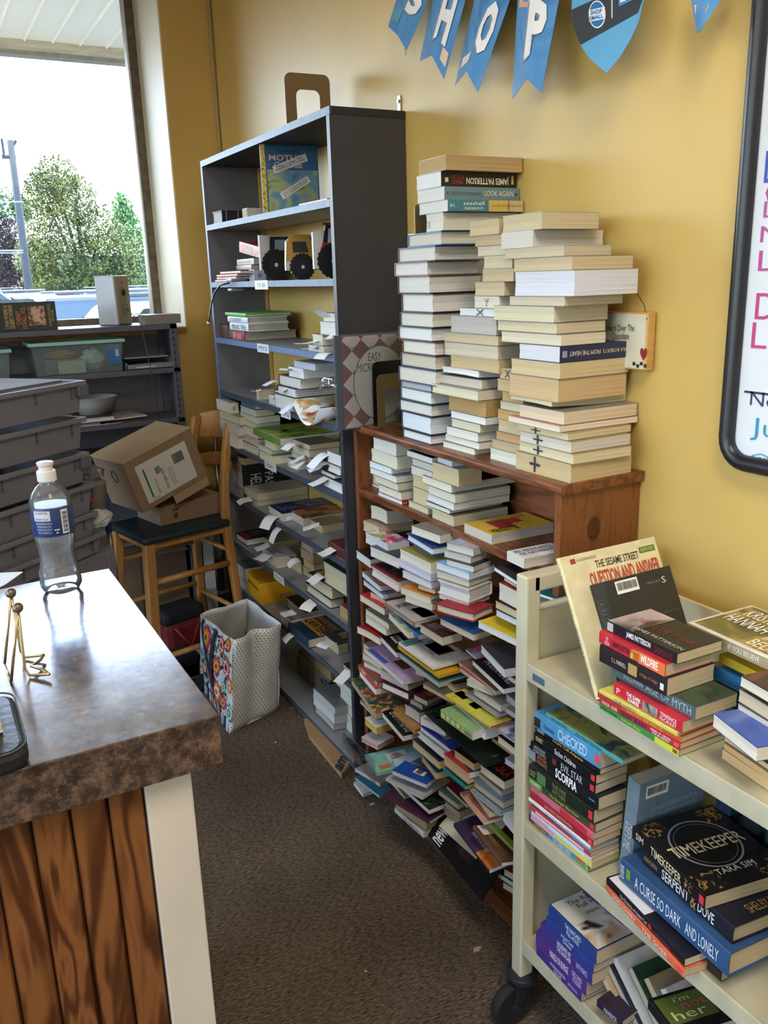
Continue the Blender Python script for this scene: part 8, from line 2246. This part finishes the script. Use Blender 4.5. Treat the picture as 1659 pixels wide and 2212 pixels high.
def rung(z, a, b, r=0.011):
    MB().tube([nf(z, *a), nf(z, *b)], r, 12).build('rung', M_bch, st, smooth=True)
for z in (0.47, 0.16): rung(z, (0, 0), (1, 0), 0.012 if z < 0.3 else 0.013)
rung(0.5, (0, 1), (1, 1)); rung(0.3, (0, 1), (1, 1)); rung(0.22, (0, 0), (0, 1)); rung(0.52, (1, 0), (1, 1), 0.009); rung(0.26, (1, 0), (1, 1), 0.01)
bx('seat_rail', (0.012, 0.012, SEZ - 0.06), (SWX - 0.012, SW - 0.012, SEZ - 0.03), M_bch, st, 0.004)
seat = bx('seat_cushion', (-0.012, -0.012, SEZ - 0.032), (SWX - 0.012, SW + 0.012, SEZ), mat('dark_green_vinyl', '#1c2c30', 0.5, var=0.15, scale=14), st, 0.014)
def slat(z0, z1, bow, name):
    mb = MB()
    vs, fs = [], []
    n = 10
    y0, y1 = 0.02, SW - 0.02
    for i in range(n + 1):
        s = i / n
        y = y0 + (y1 - y0) * s
        for j, z in enumerate((z0, z1)):
            kz = 0.04 + (z - 0.8) * 0.25
            xb = SWX - 0.02 + kz * 0.75 + bow * math.sin(math.pi * s)
            zz = z + (0.02 * math.sin(math.pi * s) if j else 0.012 * math.sin(math.pi * s))
            vs += [(xb - 0.009, y, zz), (xb + 0.009, y, zz)]
    for i in range(n):
        a = i * 4
        fs += [(a, a + 4, a + 6, a + 2), (a + 1, a + 3, a + 7, a + 5), (a + 2, a + 6, a + 7, a + 3), (a, a + 1, a + 5, a + 4)]
    fs += [(0, 2, 3, 1), (n * 4, n * 4 + 1, n * 4 + 3, n * 4 + 2)]
    mb.add(vs, fs).build(name, M_bch, st, bevel=0.004)
slat(0.955, 1.06, 0.035, 'crest_rail')
slat(0.84, 0.885, 0.035, 'back_slat')
# boxes
M_card = mat('brown_cardboard', '#8d7259', 0.75, var=0.05, scale=12)
M_cardl = mat('light_cardboard', '#a58a6c', 0.75, var=0.05, scale=12)
pb_ = at_z(347, 1137, SEZ + 0.001)
lbox = thing('cardboard_box', 'flat brown cardboard box lying on the stool seat', 'box', pb_, (0, 0, R_(13)), 'cardboard boxes on the stool')
LW = (at_z(497, 1112, SEZ + 0.001) - pb_).length
bx('box_body', (0, 0, 0), (LW, 0.2, 0.078), M_card, lbox, 0.002)
MB().add([(0.0, 0.0, 0.0785), (0.16, 0.0, 0.0785), (0.15, 0.18, 0.1), (0.0, 0.19, 0.085)], [(0, 1, 2, 3)]).add([(0.0, 0.0, 0.080), (0.16, 0.0, 0.080), (0.15, 0.18, 0.102), (0.0, 0.19, 0.087)], [(3, 2, 1, 0)]).build('flap', M_cardl, lbox)
bx('flap', (0.16, 0.002, 0.0785), (LW - 0.002, 0.198, 0.0805), M_cardl, lbox)
lettering(lbox, '4in 2', Vector((0.082, -0.0005, 0.02)), Vector((0, 0, 0.038)), Vector((-0.024, 0, 0)), '#1c1814', 0.02)
# tilted carton with the shipping label
psi = R_(16)
nrm = Vector((math.sin(psi), -math.cos(psi), 0))
P0 = at_y(309, 1108, 3.23)
def onpl(u, v):
    d = ray(u, v); c = Vector((0, 0, CAMZ))
    return c + d * (nrm.dot(P0 - c) / nrm.dot(d))
cBL, cBR, cTL = onpl(309, 1109), onpl(449, 1028), onpl(268, 1000)
ex = (cBR - cBL); bwid = ex.length; ex.normalize()
ez = (cTL - cBL); ez = ez - ex * ez.dot(ex); bhei = ez.length; ez.normalize()
ey = ez.cross(ex)
rotb = Matrix((ex, ey, ez)).transposed()
ub = thing('cardboard_box', 'large tilted cardboard carton with white shipping label', 'box', cBL, group='cardboard boxes on the stool')
ub.rotation_euler = rotb.to_euler()
bdep = 0.25
bx('box_body', (0, 0, 0), (bwid, bdep, bhei), M_card, ub, 0.002)
bx('top_flap', (-0.003, -0.003, bhei - 0.002), (bwid + 0.002, bdep + 0.004, bhei + 0.004), mat('pale_cardboard', '#b29a78', 0.7, var=0.05, scale=9), ub, 0.001)
bx('bottom_flap', (bwid * 0.45, -0.004, -0.035), (bwid * 0.98, 0.0, 0.0), M_cardl, ub, 0.001)
X_, Z_ = Vector((bwid, 0, 0)), Vector((0, 0, bhei))
lab = plate(ub, Vector((bwid * 0.12, 0, bhei * 0.1)), X_ * 0.74, Z_ * 0.74, mat('label_paper', '#cfcbc2', 0.5), 'shipping_label', 0.001)
L0, LU, LV = Vector((bwid * 0.12, -0.0014, bhei * 0.1)), X_ * 0.74, Z_ * 0.74
plate(lab, L0 + LU * 0.1 + LV * 0.1, LU * 0.035, LV * 0.75, '#2f7a4a', 'green_stripe', 0.0004)
lettering(lab, 'Qdoba', L0 + LU * 0.09 + LV * 0.02, LU * 0.14, LV * 0.06, '#2a2a2a')
lettering(lab, 'TAY-000-TS-4', L0 + LU * 0.46 + LV * 0.1, LV * 0.55, -LU * 0.05, '#2a2a2a', 0.01)
lettering(lab, 'SHIP TO 4420', L0 + LU * 0.28 + LV * 0.1, LV * 0.4, -LU * 0.04, '#4a4a4a')
lettering(lab, 'some lines of small print\nfor the carrier to read', L0 + LU * 0.62 + LV * 0.1, LV * 0.5, -LU * 0.1, '#5a5a5a')
barcode(lab, L0 + LU * 0.66 + LV * 0.48, LU * 0.25, LV * 0.42, 11, 'barcode', '#2a2a2a')
barcode(lab, L0 + LU * 0.3 + LV * 0.5, LU * 0.12, LV * 0.3, 12, 'barcode', '#6a6a6a')
# pen scribble on the end
MB().tube([Vector((-0.001, bdep * 0.45 + 0.02 * math.cos(a), bhei * 0.66 + 0.025 * math.sin(a))) for a in [2 * math.pi * i / 16 for i in range(16)]], 0.0016, 5, closed=True).build('pen_scribble', ink('#14120f'), ub)

# ================================================================== under the stool
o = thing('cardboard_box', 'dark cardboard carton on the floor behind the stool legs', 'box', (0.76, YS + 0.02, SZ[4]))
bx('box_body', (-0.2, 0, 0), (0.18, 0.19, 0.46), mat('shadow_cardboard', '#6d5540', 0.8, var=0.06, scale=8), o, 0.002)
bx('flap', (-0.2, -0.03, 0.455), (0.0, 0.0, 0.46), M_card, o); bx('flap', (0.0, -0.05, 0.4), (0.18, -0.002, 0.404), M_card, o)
bx('tape', (-0.03, -0.001, 0.0), (0.03, 0.0, 0.455), mat('brown_tape', '#5d4630', 0.3), o)
vc = thing('vacuum_cleaner', 'black and silver upright vacuum cleaner behind the stool', 'vacuum cleaner', (1.09, 3.70, 0))
MB().lathe([(0.05, 0.06), (0.065, 0.08), (0.065, 0.3), (0.05, 0.33), (0.04, 0.36)], 24).build('dust_canister', mat('smoky_canister', '#2a2a30', 0.15), vc, smooth='auto')
MB().lathe([(0.035, 0.36), (0.04, 0.38), (0.035, 0.52), (0.02, 0.54)], 20).build('motor_housing', mat('silver_housing', '#8f9094', 0.3, 0.4), vc, smooth='auto')
MB().tube([(-0.03, 0, 0.34), (-0.055, -0.01, 0.5), (-0.03, -0.01, 0.62), (0.02, 0, 0.6), (0.03, 0, 0.45)], 0.016, 10).build('carry_handle', mat('grey_handle', '#6b6c70', 0.4), vc, smooth=True)
bx('floor_head', (-0.09, -0.2, 0.0), (0.1, 0.05, 0.075), mat('black_caster_rubber', '#1d1d20'), vc, 0.015)
MB().tube([(0.06, 0.02, 0.1), (0.1, 0.0, 0.3), (0.09, 0, 0.6), (0.05, 0.03, 0.66)], 0.016, 10).build('hose', mat('black_hose', '#141418', 0.4), vc, smooth=True)
lettering(vc, 'Shark', Vector((-0.04, -0.066, 0.2)), Vector((0.08, 0, 0)), Vector((0, 0, 0.025)), '#8f8f92', 0.01)
rd = thing('red_bag', 'dark red fabric bag with black top on the floor behind the stool', 'bag', (0.86, 3.42, 0), (0, 0, R_(14)))
bx('bag_body', (-0.1, 0, 0), (0.1, 0.14, 0.2), mat('dark_red_fabric', '#6a1a20', 0.7, var=0.1, scale=20), rd, 0.03); bx('bag_top', (-0.1, 0.002, 0.185), (0.1, 0.138, 0.25), mat('black_fabric', '#17171b', 0.8), rd, 0.02)
MB().tube([(-0.06, -0.004, 0.18), (0.0, -0.02, 0.08), (0.07, -0.004, 0.2)], 0.006, 6).build('strap', mat('red_strap', '#9a2730', 0.6), rd, smooth=True)
for i, (x, y) in enumerate(((1.16, 3.79), (1.03, 3.8), (1.24, 3.62))):
    tag(MB().tube([(x, y, 0.001), (x + 0.01, y + 0.02, 1.0)], 0.008, 8).build('metal_rod', mat('bright_zinc', '#b4b8ba'), smooth=True), ['thin bright metal rod standing behind the stool', 'second metal rod leaning in the window corner', 'metal rod standing between stool and tall bookcase'][i], 'rod')
o = bx('carton_manual', (1.0, 3.56, 0.001), (1.045, 3.59, 0.66), mat('white_manual_box', '#a9a69e', 0.6)); tag(o, 'tall narrow white carton with printed side behind the stool', 'box')
lettering(o, 'MANUAL', Vector((1.034, 3.5595, 0.62)), Vector((0, 0, -0.14)), Vector((-0.02, 0, 0)), '#3a3a3c', 0.02)
sheet('paper_scrap', 'white paper scrap on the dark floor beside the tote bag', 'paper', [(0.87, 3.2, 0.09), (0.98, 3.26, 0.1), (0.96, 3.36, 0.1), (0.86, 3.32, 0.1)], mat('loose_paper', '#b9b7ba'), 0.001)
o = thing('plastic_bin', 'low black plastic bin on the floor behind the tote bag', 'bin', (0.72, 3.1, 0), (0, 0, R_(10)))
MB().add([(0, 0, 0), (0.3, 0, 0), (0.3, 0.26, 0), (0, 0.26, 0), (-0.02, -0.02, 0.085), (0.32, -0.02, 0.085), (0.32, 0.28, 0.085), (-0.02, 0.28, 0.085)], [(0, 3, 2, 1), (0, 1, 5, 4), (1, 2, 6, 5), (2, 3, 7, 6), (3, 0, 4, 7)]).build('bin_body', mat('black_bin', '#1f1f24', 0.5), o)
MB().tube([(-0.02, -0.02, 0.085), (0.32, -0.02, 0.085), (0.32, 0.28, 0.085), (-0.02, 0.28, 0.085)], 0.006, 6, closed=True).build('rim', mat('black_bin', '#1f1f24'), o)

# ================================================================== flowered tote bag
tb = thing('tote_bag', 'flowered shopping bag with dotted side and navy handles standing on the carpet', 'tote bag', (0.808, 2.742, 0))
o_ = tb.location
Bn, Br, Bl = Vector((0, 0, 0)), Vector((0.216, 0.069, 0)), Vector((0.03, 0.46, 0))
Bf = Br + Bl
def topz(u, v, z): return at_z(u, v, z) - o_
Tn, Tr, Tl = topz(505, 1382, 0.385), topz(606, 1348, 0.385), topz(434, 1326, 0.372)
Tf = Tr + (Tl - Tn) * 0.9 + Vector((0, 0, 0.015))
def panel(a, b, c, d, bulge=0.0, n=10, crease=0.0):
    """a,b bottom, c,d top (above b, a); returns f(s,t)"""
    nr = (b - a).cross(d - a).normalized()
    def f(s, t):
        p = (a * (1 - s) + b * s) * (1 - t) + (d * (1 - s) + c * s) * t
        k = bulge * math.sin(math.pi * s) * math.sin(math.pi * min(1, t * 0.9)) + 0.004 * math.sin(9 * s + 7 * t)
        if crease: k -= crease * max(0, 1 - abs(s - 0.48) * 4) * (0.3 + 0.7 * t)
        return p + nr * k
    return f
def panel_mesh(f, name, m, th=0.0012, n=14):
    vs, fs = [], []
    for i in range(n + 1):
        for j in range(n + 1): vs.append(f(i / n, j / n))
    for i in range(n):
        for j in range(n):
            a = i * (n + 1) + j
            fs.append((a, a + n + 1, a + n + 2, a + 1))
    me = bpy.data.meshes.new(name); me.from_pydata([tuple(v) for v in vs], [], fs); me.materials.append(m)
    me.polygons.foreach_set('use_smooth', [True] * len(fs))
    ob = bpy.data.objects.new(name, me); COL.objects.link(ob); ob.parent = tb
    md = ob.modifiers.new('thickness', 'SOLIDIFY'); md.thickness = th; md.offset = -1
    return ob
M_bag = mat('bag_offwhite', '#e2dfda', 0.45, var=0.05, scale=14)
M_bagg = mat_art('bag_floral_ground', ('#cfd2cf', '#b9c2c2', '#dcd9d4', '#a9b8b4', '#d2d2cc'), 22, 0.4)
fF = panel(Bl, Bn, Tn, Tl, 0.012)            # flowered front, s from far to near
fS = panel(Bn, Br, Tr, Tn, 0.008, crease=0.025)
fB = panel(Br, Bf, Tf, Tr, 0.01)
fD = panel(Bf, Bl, Tl, Tf, 0.008)
front = panel_mesh(fF, 'front_panel', M_bagg)
side = panel_mesh(fS, 'side_panel', M_bag)
back = panel_mesh(fB, 'back_panel', M_bag)
side2 = panel_mesh(fD, 'side_panel', M_bag)
MB().add([Bn + Vector((0, 0, 0.004)), Br + Vector((0, 0, 0.004)), Bf + Vector((0, 0, 0.004)), Bl + Vector((0, 0, 0.004))], [(0, 1, 2, 3)]).build('base_panel', M_bag, tb)
def print_on(f, poly, col, parent, lift=0.0016, name='flower_print'):
    def nrm_(s, t):
        e = 0.01
        return (f(s + e, t) - f(s - e, t)).cross(f(s, t + e) - f(s, t - e)).normalized()
    vs = [f(s, t) + nrm_(s, t) * lift for s, t in poly]
    me = bpy.data.meshes.new(name); me.from_pydata([tuple(v) for v in vs], [], [tuple(range(len(vs)))]); me.materials.append(ink(col, 0.5))
    ob = bpy.data.objects.new(name, me); COL.objects.link(ob); ob.parent = parent
    return ob
def dots_on(f, parent, name, cols=17, rows=34):
    vs, fs = [], []
    for i in range(cols):
        for j in range(rows):
            s = (i + 0.5 + (0.25 if j % 2 else -0.25)) / cols; t = (j + 0.5) / rows
            e = 0.01
            nn = (f(s + e, t) - f(s - e, t)).cross(f(s, t + e) - f(s, t - e)).normalized()
            b0_ = len(vs)
            for k in range(6):
                a = math.pi / 3 * k
                vs.append(tuple(f(s + 0.010 * math.cos(a), t + 0.0062 * math.sin(a)) + nn * 0.0012))
            fs.append(tuple(range(b0_, b0_ + 6)))
    me = bpy.data.meshes.new(name); me.from_pydata(vs, [], fs); me.materials.append(ink('#26221f', 0.6))
    ob = bpy.data.objects.new(name, me); COL.objects.link(ob); ob.parent = parent
dots_on(fS, side, 'dot_print')
fDi = lambda s, t: fD(s, t)
def inner(f):
    def g(s, t): return f(1 - s, t)
    return g
dots_on(inner(fD), side2, 'dot_print', 17, 34)
def flower(s, t, r, cols, n=8):
    for k, (c, q) in enumerate(zip(cols, (1.0, 0.72, 0.5, 0.28))):
        print_on(fF, [(s + r * q * (1 + 0.16 * math.cos(n * a)) * math.cos(a) * 0.85, t + r * q * (1 + 0.16 * math.cos(n * a)) * math.sin(a)) for a in [2 * math.pi * i / 40 for i in range(40)]], c, front, 0.0016 + 0.0005 * k)
PK, OR, RD_, TE = ('#b8284e', '#e07a3c', '#d9b23c', '#7a1f34'), ('#d8572c', '#e8b24a', '#f0ead8', '#c23a2c'), ('#c02f40', '#f0dfc8', '#d84a5a', '#3a2a2c'), ('#4f8f94', '#dfe6dc', '#2f6a70', '#e0a84a')
for s, t, r, c in ((0.28, 0.8, 0.1, PK), (0.72, 0.86, 0.07, RD_), (0.9, 0.92, 0.05, PK), (0.86, 0.66, 0.075, RD_), (0.62, 0.58, 0.07, PK), (0.94, 0.5, 0.06, OR), (0.66, 0.3, 0.085, OR), (0.35, 0.32, 0.06, PK), (0.95, 0.2, 0.065, TE), (0.12, 0.5, 0.05, TE), (0.1, 0.25, 0.05, OR), (0.45, 0.16, 0.05, RD_), (0.8, 0.42, 0.04, TE), (0.45, 0.7, 0.06, OR), (0.3, 0.55, 0.06, RD_), (0.5, 0.9, 0.05, TE), (0.82, 0.25, 0.05, PK), (0.22, 0.4, 0.05, RD_)):
    flower(s, t, r * 1.4, c)
def leafp(s, t, ang, l, c):
    pts = []
    for k in range(12):
        a = 2 * math.pi * k / 12
        x, y = l * math.cos(a), l * 0.32 * math.sin(a) * (1 - 0.4 * math.cos(a))
        pts.append((s + x * math.cos(ang) - y * math.sin(ang), t + x * math.sin(ang) + y * math.cos(ang)))
    print_on(fF, pts, c, front, 0.0012, 'leaf_print')
rnd = random.Random(21)
for k in range(150):
    leafp(rnd.uniform(0.05, 0.95), rnd.uniform(0.16, 0.95), rnd.uniform(0, 3.1), rnd.uniform(0.03, 0.075), rnd.choice(('#27363f', '#2f4a50', '#4a6a6a', '#1f2c38', '#7d9a90', '#b0a05a')))
for k in range(14):
    s0 = k / 14
    print_on(fF, [(s0, 0.0), (s0 + 0.036, 0.0), (s0 + 0.036, 0.13), (s0, 0.13)], ('#23304a', '#d8d4cc', '#d8572c', '#d8d4cc')[k % 4], front, 0.0022, 'stripe_print')
print_on(fF, [(0, 0.125), (1, 0.125), (1, 0.14), (0, 0.14)], '#1d2a3c', front, 0.0028, 'stripe_edge')
def strap(f, pts, w, parent, name='handle', lift=0.004):
    vs, fs = [], []
    n = len(pts)
    for i, (s, t) in enumerate(pts):
        a, b = pts[max(i - 1, 0)], pts[min(i + 1, n - 1)]
        dx, dy = b[0] - a[0], b[1] - a[1]
        L = math.hypot(dx, dy) or 1
        e = 0.01
        nn = (f(s + e, t) - f(s - e, t)).cross(f(s, t + e) - f(s, t - e)).normalized()
        for sg in (-1, 1):
            vs.append(tuple(f(s - dy / L * w * sg, t + dx / L * w * sg) + nn * lift))
    for i in range(n - 1): fs.append((2 * i, 2 * i + 1, 2 * i + 3, 2 * i + 2))
    me = bpy.data.meshes.new(name); me.from_pydata(vs, [], fs); me.materials.append(mat('navy_webbing', '#1b2a44', 0.7, var=0.1, scale=60))
    ob = bpy.data.objects.new(name, me); COL.objects.link(ob); ob.parent = parent
    md = ob.modifiers.new('thickness', 'SOLIDIFY'); md.thickness = 0.002
    return ob
strap(fF, [(0.18, 0.99), (0.1, 0.9), (0.16, 0.75), (0.32, 0.58), (0.5, 0.44), (0.57, 0.33)], 0.028, tb)
strap(fF, [(0.56, 0.98), (0.5, 0.85), (0.5, 0.65), (0.55, 0.45), (0.58, 0.32)], 0.03, tb, lift=0.008)
strap(lambda s, t: fB(s, t), [(0.15, 0.98), (0.12, 0.85), (0.2, 0.7)], 0.02, tb, lift=0.006)

# ================================================================== carpet items at the bookcase foot
q0 = [at_z(u, v, 0.004) for u, v in ((657, 1562), (700, 1556), (762, 1650), (738, 1682), (668, 1596))]
pbg = sheet('paper_bag', 'flattened brown paper bag with dark print lying at the bookcase foot', 'paper bag', [(p.x, p.y, 0.022) for p in q0], mat('kraft_paper', '#a5845c', 0.7, var=0.08, scale=14), 0.018)
c_ = pbg.location
for u0, v0, u1, v1, u2, v2, s in ((737, 1668, 752, 1640, 712, 1650, 'am'),):
    O = at_z(u0, v0, 0.0232) - c_; U = at_z(u1, v1, 0.0232) - at_z(u0, v0, 0.0232); V = at_z(u2, v2, 0.0232) - at_z(u0, v0, 0.0232)
    lettering(pbg, s, O, U, V * 0.6, '#23304a', 0.04)
O = at_z(715, 1605, 0.0232) - c_; U = at_z(728, 1596, 0.0232) - at_z(715, 1605, 0.0232); V = at_z(711, 1598, 0.0232) - at_z(715, 1605, 0.0232)
lettering(pbg, 'about', O, U, V, '#3a352c', 0.0)
# clear film bag hanging beside the mint tea book
fa = [at_x(*cpx('m1', x, y), 0.975) for x, y in ((0, 860), (120, 950), (250, 1080), (255, 1270), (120, 1110), (-10, 960))]
sheet('clear_film_bag', 'clear plastic film bag slipping off the heap beside the mint tea book', 'plastic bag', fa, M_acr, 0.0008)
for u, v, d, c, r in ((1068, 1834, 'tiny black scrap on the open carpet', '#121214', 0.008), (805, 1738, 'clear plastic scrap on the carpet by the heap', '#b9b9b6', 0.01), (633, 1530, 'wood chip on the carpet beside the tote bag', '#8a7458', 0.01), (1030, 2052, 'thin paper shred on the open carpet', '#a59c8c', 0.012), (790, 2100, 'small white crumb on the near carpet', '#c9c5bc', 0.004), (595, 1605, 'white crumb on the carpet by the counter', '#d2cfc8', 0.004)):
    p = at_z(u, v, 0)
    rr_ = random.Random(u)
    o = MB().prism([(r * rr_.uniform(0.5, 1.2) * math.cos(a), r * rr_.uniform(0.3, 0.7) * math.sin(a)) for a in (0, 1.2, 2.4, 3.6, 4.9)], 0.001, 0.004).build('litter_scrap', ink(c)); o.location = (p.x, p.y, 0)
    tag(o, d, 'scrap')

# ================================================================== things on the counter
bt = thing('water_bottle', 'clear sports-cap water bottle with blue label on the counter', 'water bottle', (0.196, 1.765, KZ))
M_pet = mat_clear('clear_bottle_plastic', (0.97, 0.98, 0.99), 0.1, 0.06, 1.3)
M_wat = mat_clear('bottle_water', (0.9, 0.94, 0.97), 0.03, 0.0, 1.08)
prof = [(0.012, 0.004), (0.028, 0.0), (0.036, 0.004), (0.0405, 0.014), (0.0405, 0.024), (0.039, 0.028), (0.0405, 0.034), (0.0395, 0.042), (0.036, 0.056), (0.0335, 0.072), (0.0345, 0.09), (0.0375, 0.108), (0.0395, 0.118), (0.038, 0.121), (0.0395, 0.124), (0.0395, 0.18), (0.0405, 0.186), (0.0385, 0.196), (0.033, 0.208), (0.024, 0.219), (0.0165, 0.226), (0.0155, 0.232)]
nb = 40
mb = MB()
vs, fs = [], []
for i, (r, z) in enumerate(prof):
    for k in range(nb):
        a = 2 * math.pi * k / nb
        rr_ = r * (1 + (0.02 * math.cos(a * 10) if 0.04 < z < 0.11 else 0) - (0.05 * abs(math.cos(a * 2.5)) if z < 0.006 else 0))
        vs.append((rr_ * math.cos(a), rr_ * math.sin(a), z))
for i in range(len(prof) - 1):
    for k in range(nb): fs.append((i * nb + k, i * nb + (k + 1) % nb, (i + 1) * nb + (k + 1) % nb, (i + 1) * nb + k))
fs.append(tuple(range(nb - 1, -1, -1)))
mb.add(vs, fs).build('bottle_body', M_pet, bt, smooth=True)
MB().lathe([(0.0, 0.003), (0.034, 0.005), (0.0385, 0.014), (0.0385, 0.034), (0.0345, 0.056), (0.032, 0.072), (0.033, 0.09), (0.036, 0.108), (0.038, 0.124), (0.038, 0.182), (0.0, 0.182)], 36).build('water', M_wat, bt, smooth='auto')
MB().lathe([(0.018, 0.23), (0.0185, 0.232), (0.0185, 0.249), (0.0165, 0.251), (0.0, 0.2512)], 28).build('cap_base', mat('white_cap', '#dcdad6', 0.35), bt, smooth='auto')
MB().lathe([(0.0135, 0.2495), (0.0135, 0.26), (0.016, 0.262), (0.016, 0.267), (0.013, 0.2685), (0.0, 0.269)], 28).build('sport_spout', mat('milky_cap', '#d8cdca', 0.3), bt, smooth='auto')
a0 = math.atan2(-1.765, -0.196)
def cyl(th, z, r): return Vector((r * math.cos(a0 + th), r * math.sin(a0 + th), z))
def wrap(parent, th0, th1, z0, z1, col, r, name, n=16):
    vs, fs = [], []
    for i in range(n + 1):
        th = th0 + (th1 - th0) * i / n
        vs += [tuple(cyl(th, z0, r)), tuple(cyl(th, z1, r))]
    for i in range(n): fs.append((2 * i, 2 * i + 2, 2 * i + 3, 2 * i + 1))
    me = bpy.data.meshes.new(name); me.from_pydata(vs, [], fs); me.materials.append(ink(col, 0.3) if isinstance(col, str) else col)
    ob = bpy.data.objects.new(name, me); COL.objects.link(ob); ob.parent = parent
    return ob
lbl = MB().lathe([(0.0399, 0.124), (0.0402, 0.125), (0.0402, 0.179), (0.0399, 0.18)], 44)
lbl.f = lbl.f[:-2]
lo_ = lbl.build('label', mat('blue_bottle_label', '#1f3568', 0.3), bt, smooth=True)
def cyl_text(s, th0, th1, z0, z1, col, r=0.0409):
    uv, ff = text_mesh(s, 0.0)
    me = bpy.data.meshes.new('label_lettering'); me.from_pydata([tuple(cyl(th0 + (th1 - th0) * u, z0 + (z1 - z0) * v, r)) for u, v in uv], [], ff); me.materials.append(ink(col))
    ob = bpy.data.objects.new('label_lettering', me); COL.objects.link(ob); ob.parent = lo_
wrap(lo_, -0.95, -0.1, 0.157, 0.177, '#c4c6cc', 0.0405, 'white_panel')
cyl_text('PULL UP SAFETY SEAL', -0.85, -0.2, 0.171, 0.1755, '#2a3050')
cyl_text('PUSH DOWN   PULL UP', -0.85, -0.2, 0.1585, 0.163, '#2a3050')
cyl_text('please recycle this bottle after use\nwith a few more lines of small\nprint about the water inside and\nwhere it was bottled for you', -0.85, -0.05, 0.13, 0.155, '#aeb6cc')
wrap(lo_, 0.4, 0.78, 0.128, 0.177, '#d4d6da', 0.0405, 'barcode_panel')
for k in range(14):
    z = 0.132 + k * 0.003
    wrap(lo_, 0.46, 0.72, z, z + (0.0012 if k % 3 else 0.002), '#15171f', 0.041, 'bar', 4)
for k in range(3):
    a = 2 * math.pi * k / 3 + 0.5
    cz, ct = 0.136, 0.14
    wrap(lo_, ct + 0.07 * math.cos(a) - 0.05, ct + 0.07 * math.cos(a) + 0.05, cz + 0.004 * math.sin(a) - 0.0012, cz + 0.004 * math.sin(a) + 0.0012, '#dfe2e8', 0.041, 'recycling_mark', 4)
# wire easel
es = thing('wire_easel', 'small gold wire display easel on the counter beside the black case', 'easel', at_z(56, 1459, KZ))
M_gold = mat('champagne_wire', '#b09a72', 0.3, 0.7)
def ep(p): return p - es.location
zt_ = KZ + 0.0025
hk1, hk2 = at_z(106, 1457, zt_ + 0.006), at_z(94, 1415, zt_ + 0.006)
f1, f2 = at_z(56, 1459, zt_), at_z(47, 1421, zt_)
r1, r2 = at_z(24, 1472, zt_), at_z(10, 1434, zt_)
t1, t2 = at_y(39, 1318, f1.y), at_y(24, 1286, f2.y)
for a, b, c, d in ((hk1, f1, t1, r1), (hk2, f2, t2, r2)):
    MB().tube([ep(a), ep(b + (a - b) * 0.15), ep(b + Vector((0, 0, 0.012))), ep(c)], 0.0024, 8).build('front_wire', M_gold, es, smooth=True)
    MB().tube([ep(c), ep(d)], 0.0024, 8).build('rear_wire', M_gold, es, smooth=True)
    MB().ball(ep(c) + Vector((0, 0, 0.004)), 0.0085).build('ball_tip', mat('aged_bronze_ball', '#6f6450', 0.35, 0.6), es, smooth=True)
mid = (hk1 + hk2) / 2 - Vector((0.022, 0, -0.003))
MB().tube([ep(hk1), ep((hk1 + mid) / 2 + Vector((0.004, 0, 0))), ep(mid), ep((hk2 + mid) / 2 + Vector((0.004, 0, 0))), ep(hk2)], 0.0028, 8).build('front_lip', M_gold, es, smooth=True)
MB().tube([ep(r1), ep(r2)], 0.002, 8).build('rear_brace', M_gold, es, smooth=True)
# black leather case with a book on it
bc = thing('leather_case', 'black padded leather case lying on the near edge of the counter', 'case', (0, 0, KZ))
c1_, c2_ = at_z(27, 1500, KZ + 0.028), at_z(40, 1650, KZ + 0.028)
xr = max(c1_.x, c2_.x) + 0.002
poly = []
r_ = 0.03
yb0, yb1 = KY0 - 0.012, c1_.y + 0.01
for cx_, cy_, s0 in ((xr - r_, yb0 + r_, -90), (xr - r_, yb1 - r_, 0), (-0.3 + r_, yb1 - r_, 90), (-0.3 + r_, yb0 + r_, 180)):
    for k in range(6):
        a = R_(s0 + 90 * k / 5)
        poly.append((cx_ + r_ * math.cos(a), cy_ + r_ * math.sin(a)))
M_lth = mat('black_leather', '#1a1b20', 0.35, var=0.15, scale=60, bump=0.2)
MB().prism(poly, 0.0, 0.03, None).build('padded_cover', M_lth, bc, bevel=0.009)
MB().tube([(x * 1.0, y, 0.0315) for x, y in [(cx2 * 0.985 if cx2 > 0 else cx2, y2) for cx2, y2 in poly]], 0.0012, 6, closed=True).build('piping', mat('grey_piping', '#3a3d46', 0.4), bc, smooth=True)
qb = at_z(14, 1600, KZ + 0.06)
book((qb.x - 0.2, KY0 + 0.05, KZ + 0.032), 0.2, 0.2, 0.03, spine='-x', col='#c9b48c', page='#d5c49a', label='cream paperback lying on the black leather case', group='books on the counter')
# paper corner at the far edge of the counter
pz = KZ + 0.003
sheet('paper_sheet', 'white paper sheet with lifted corner at the far edge of the counter', 'paper', [at_z(-60, 1290, pz), at_z(-60, 1240, pz), at_z(0, 1237, pz + 0.006), at_z(50, 1235, pz + 0.012), at_z(12, 1262, pz + 0.002), at_z(0, 1268, pz)], mat('bright_paper', '#dfe3e6', 0.5), 0.0008)
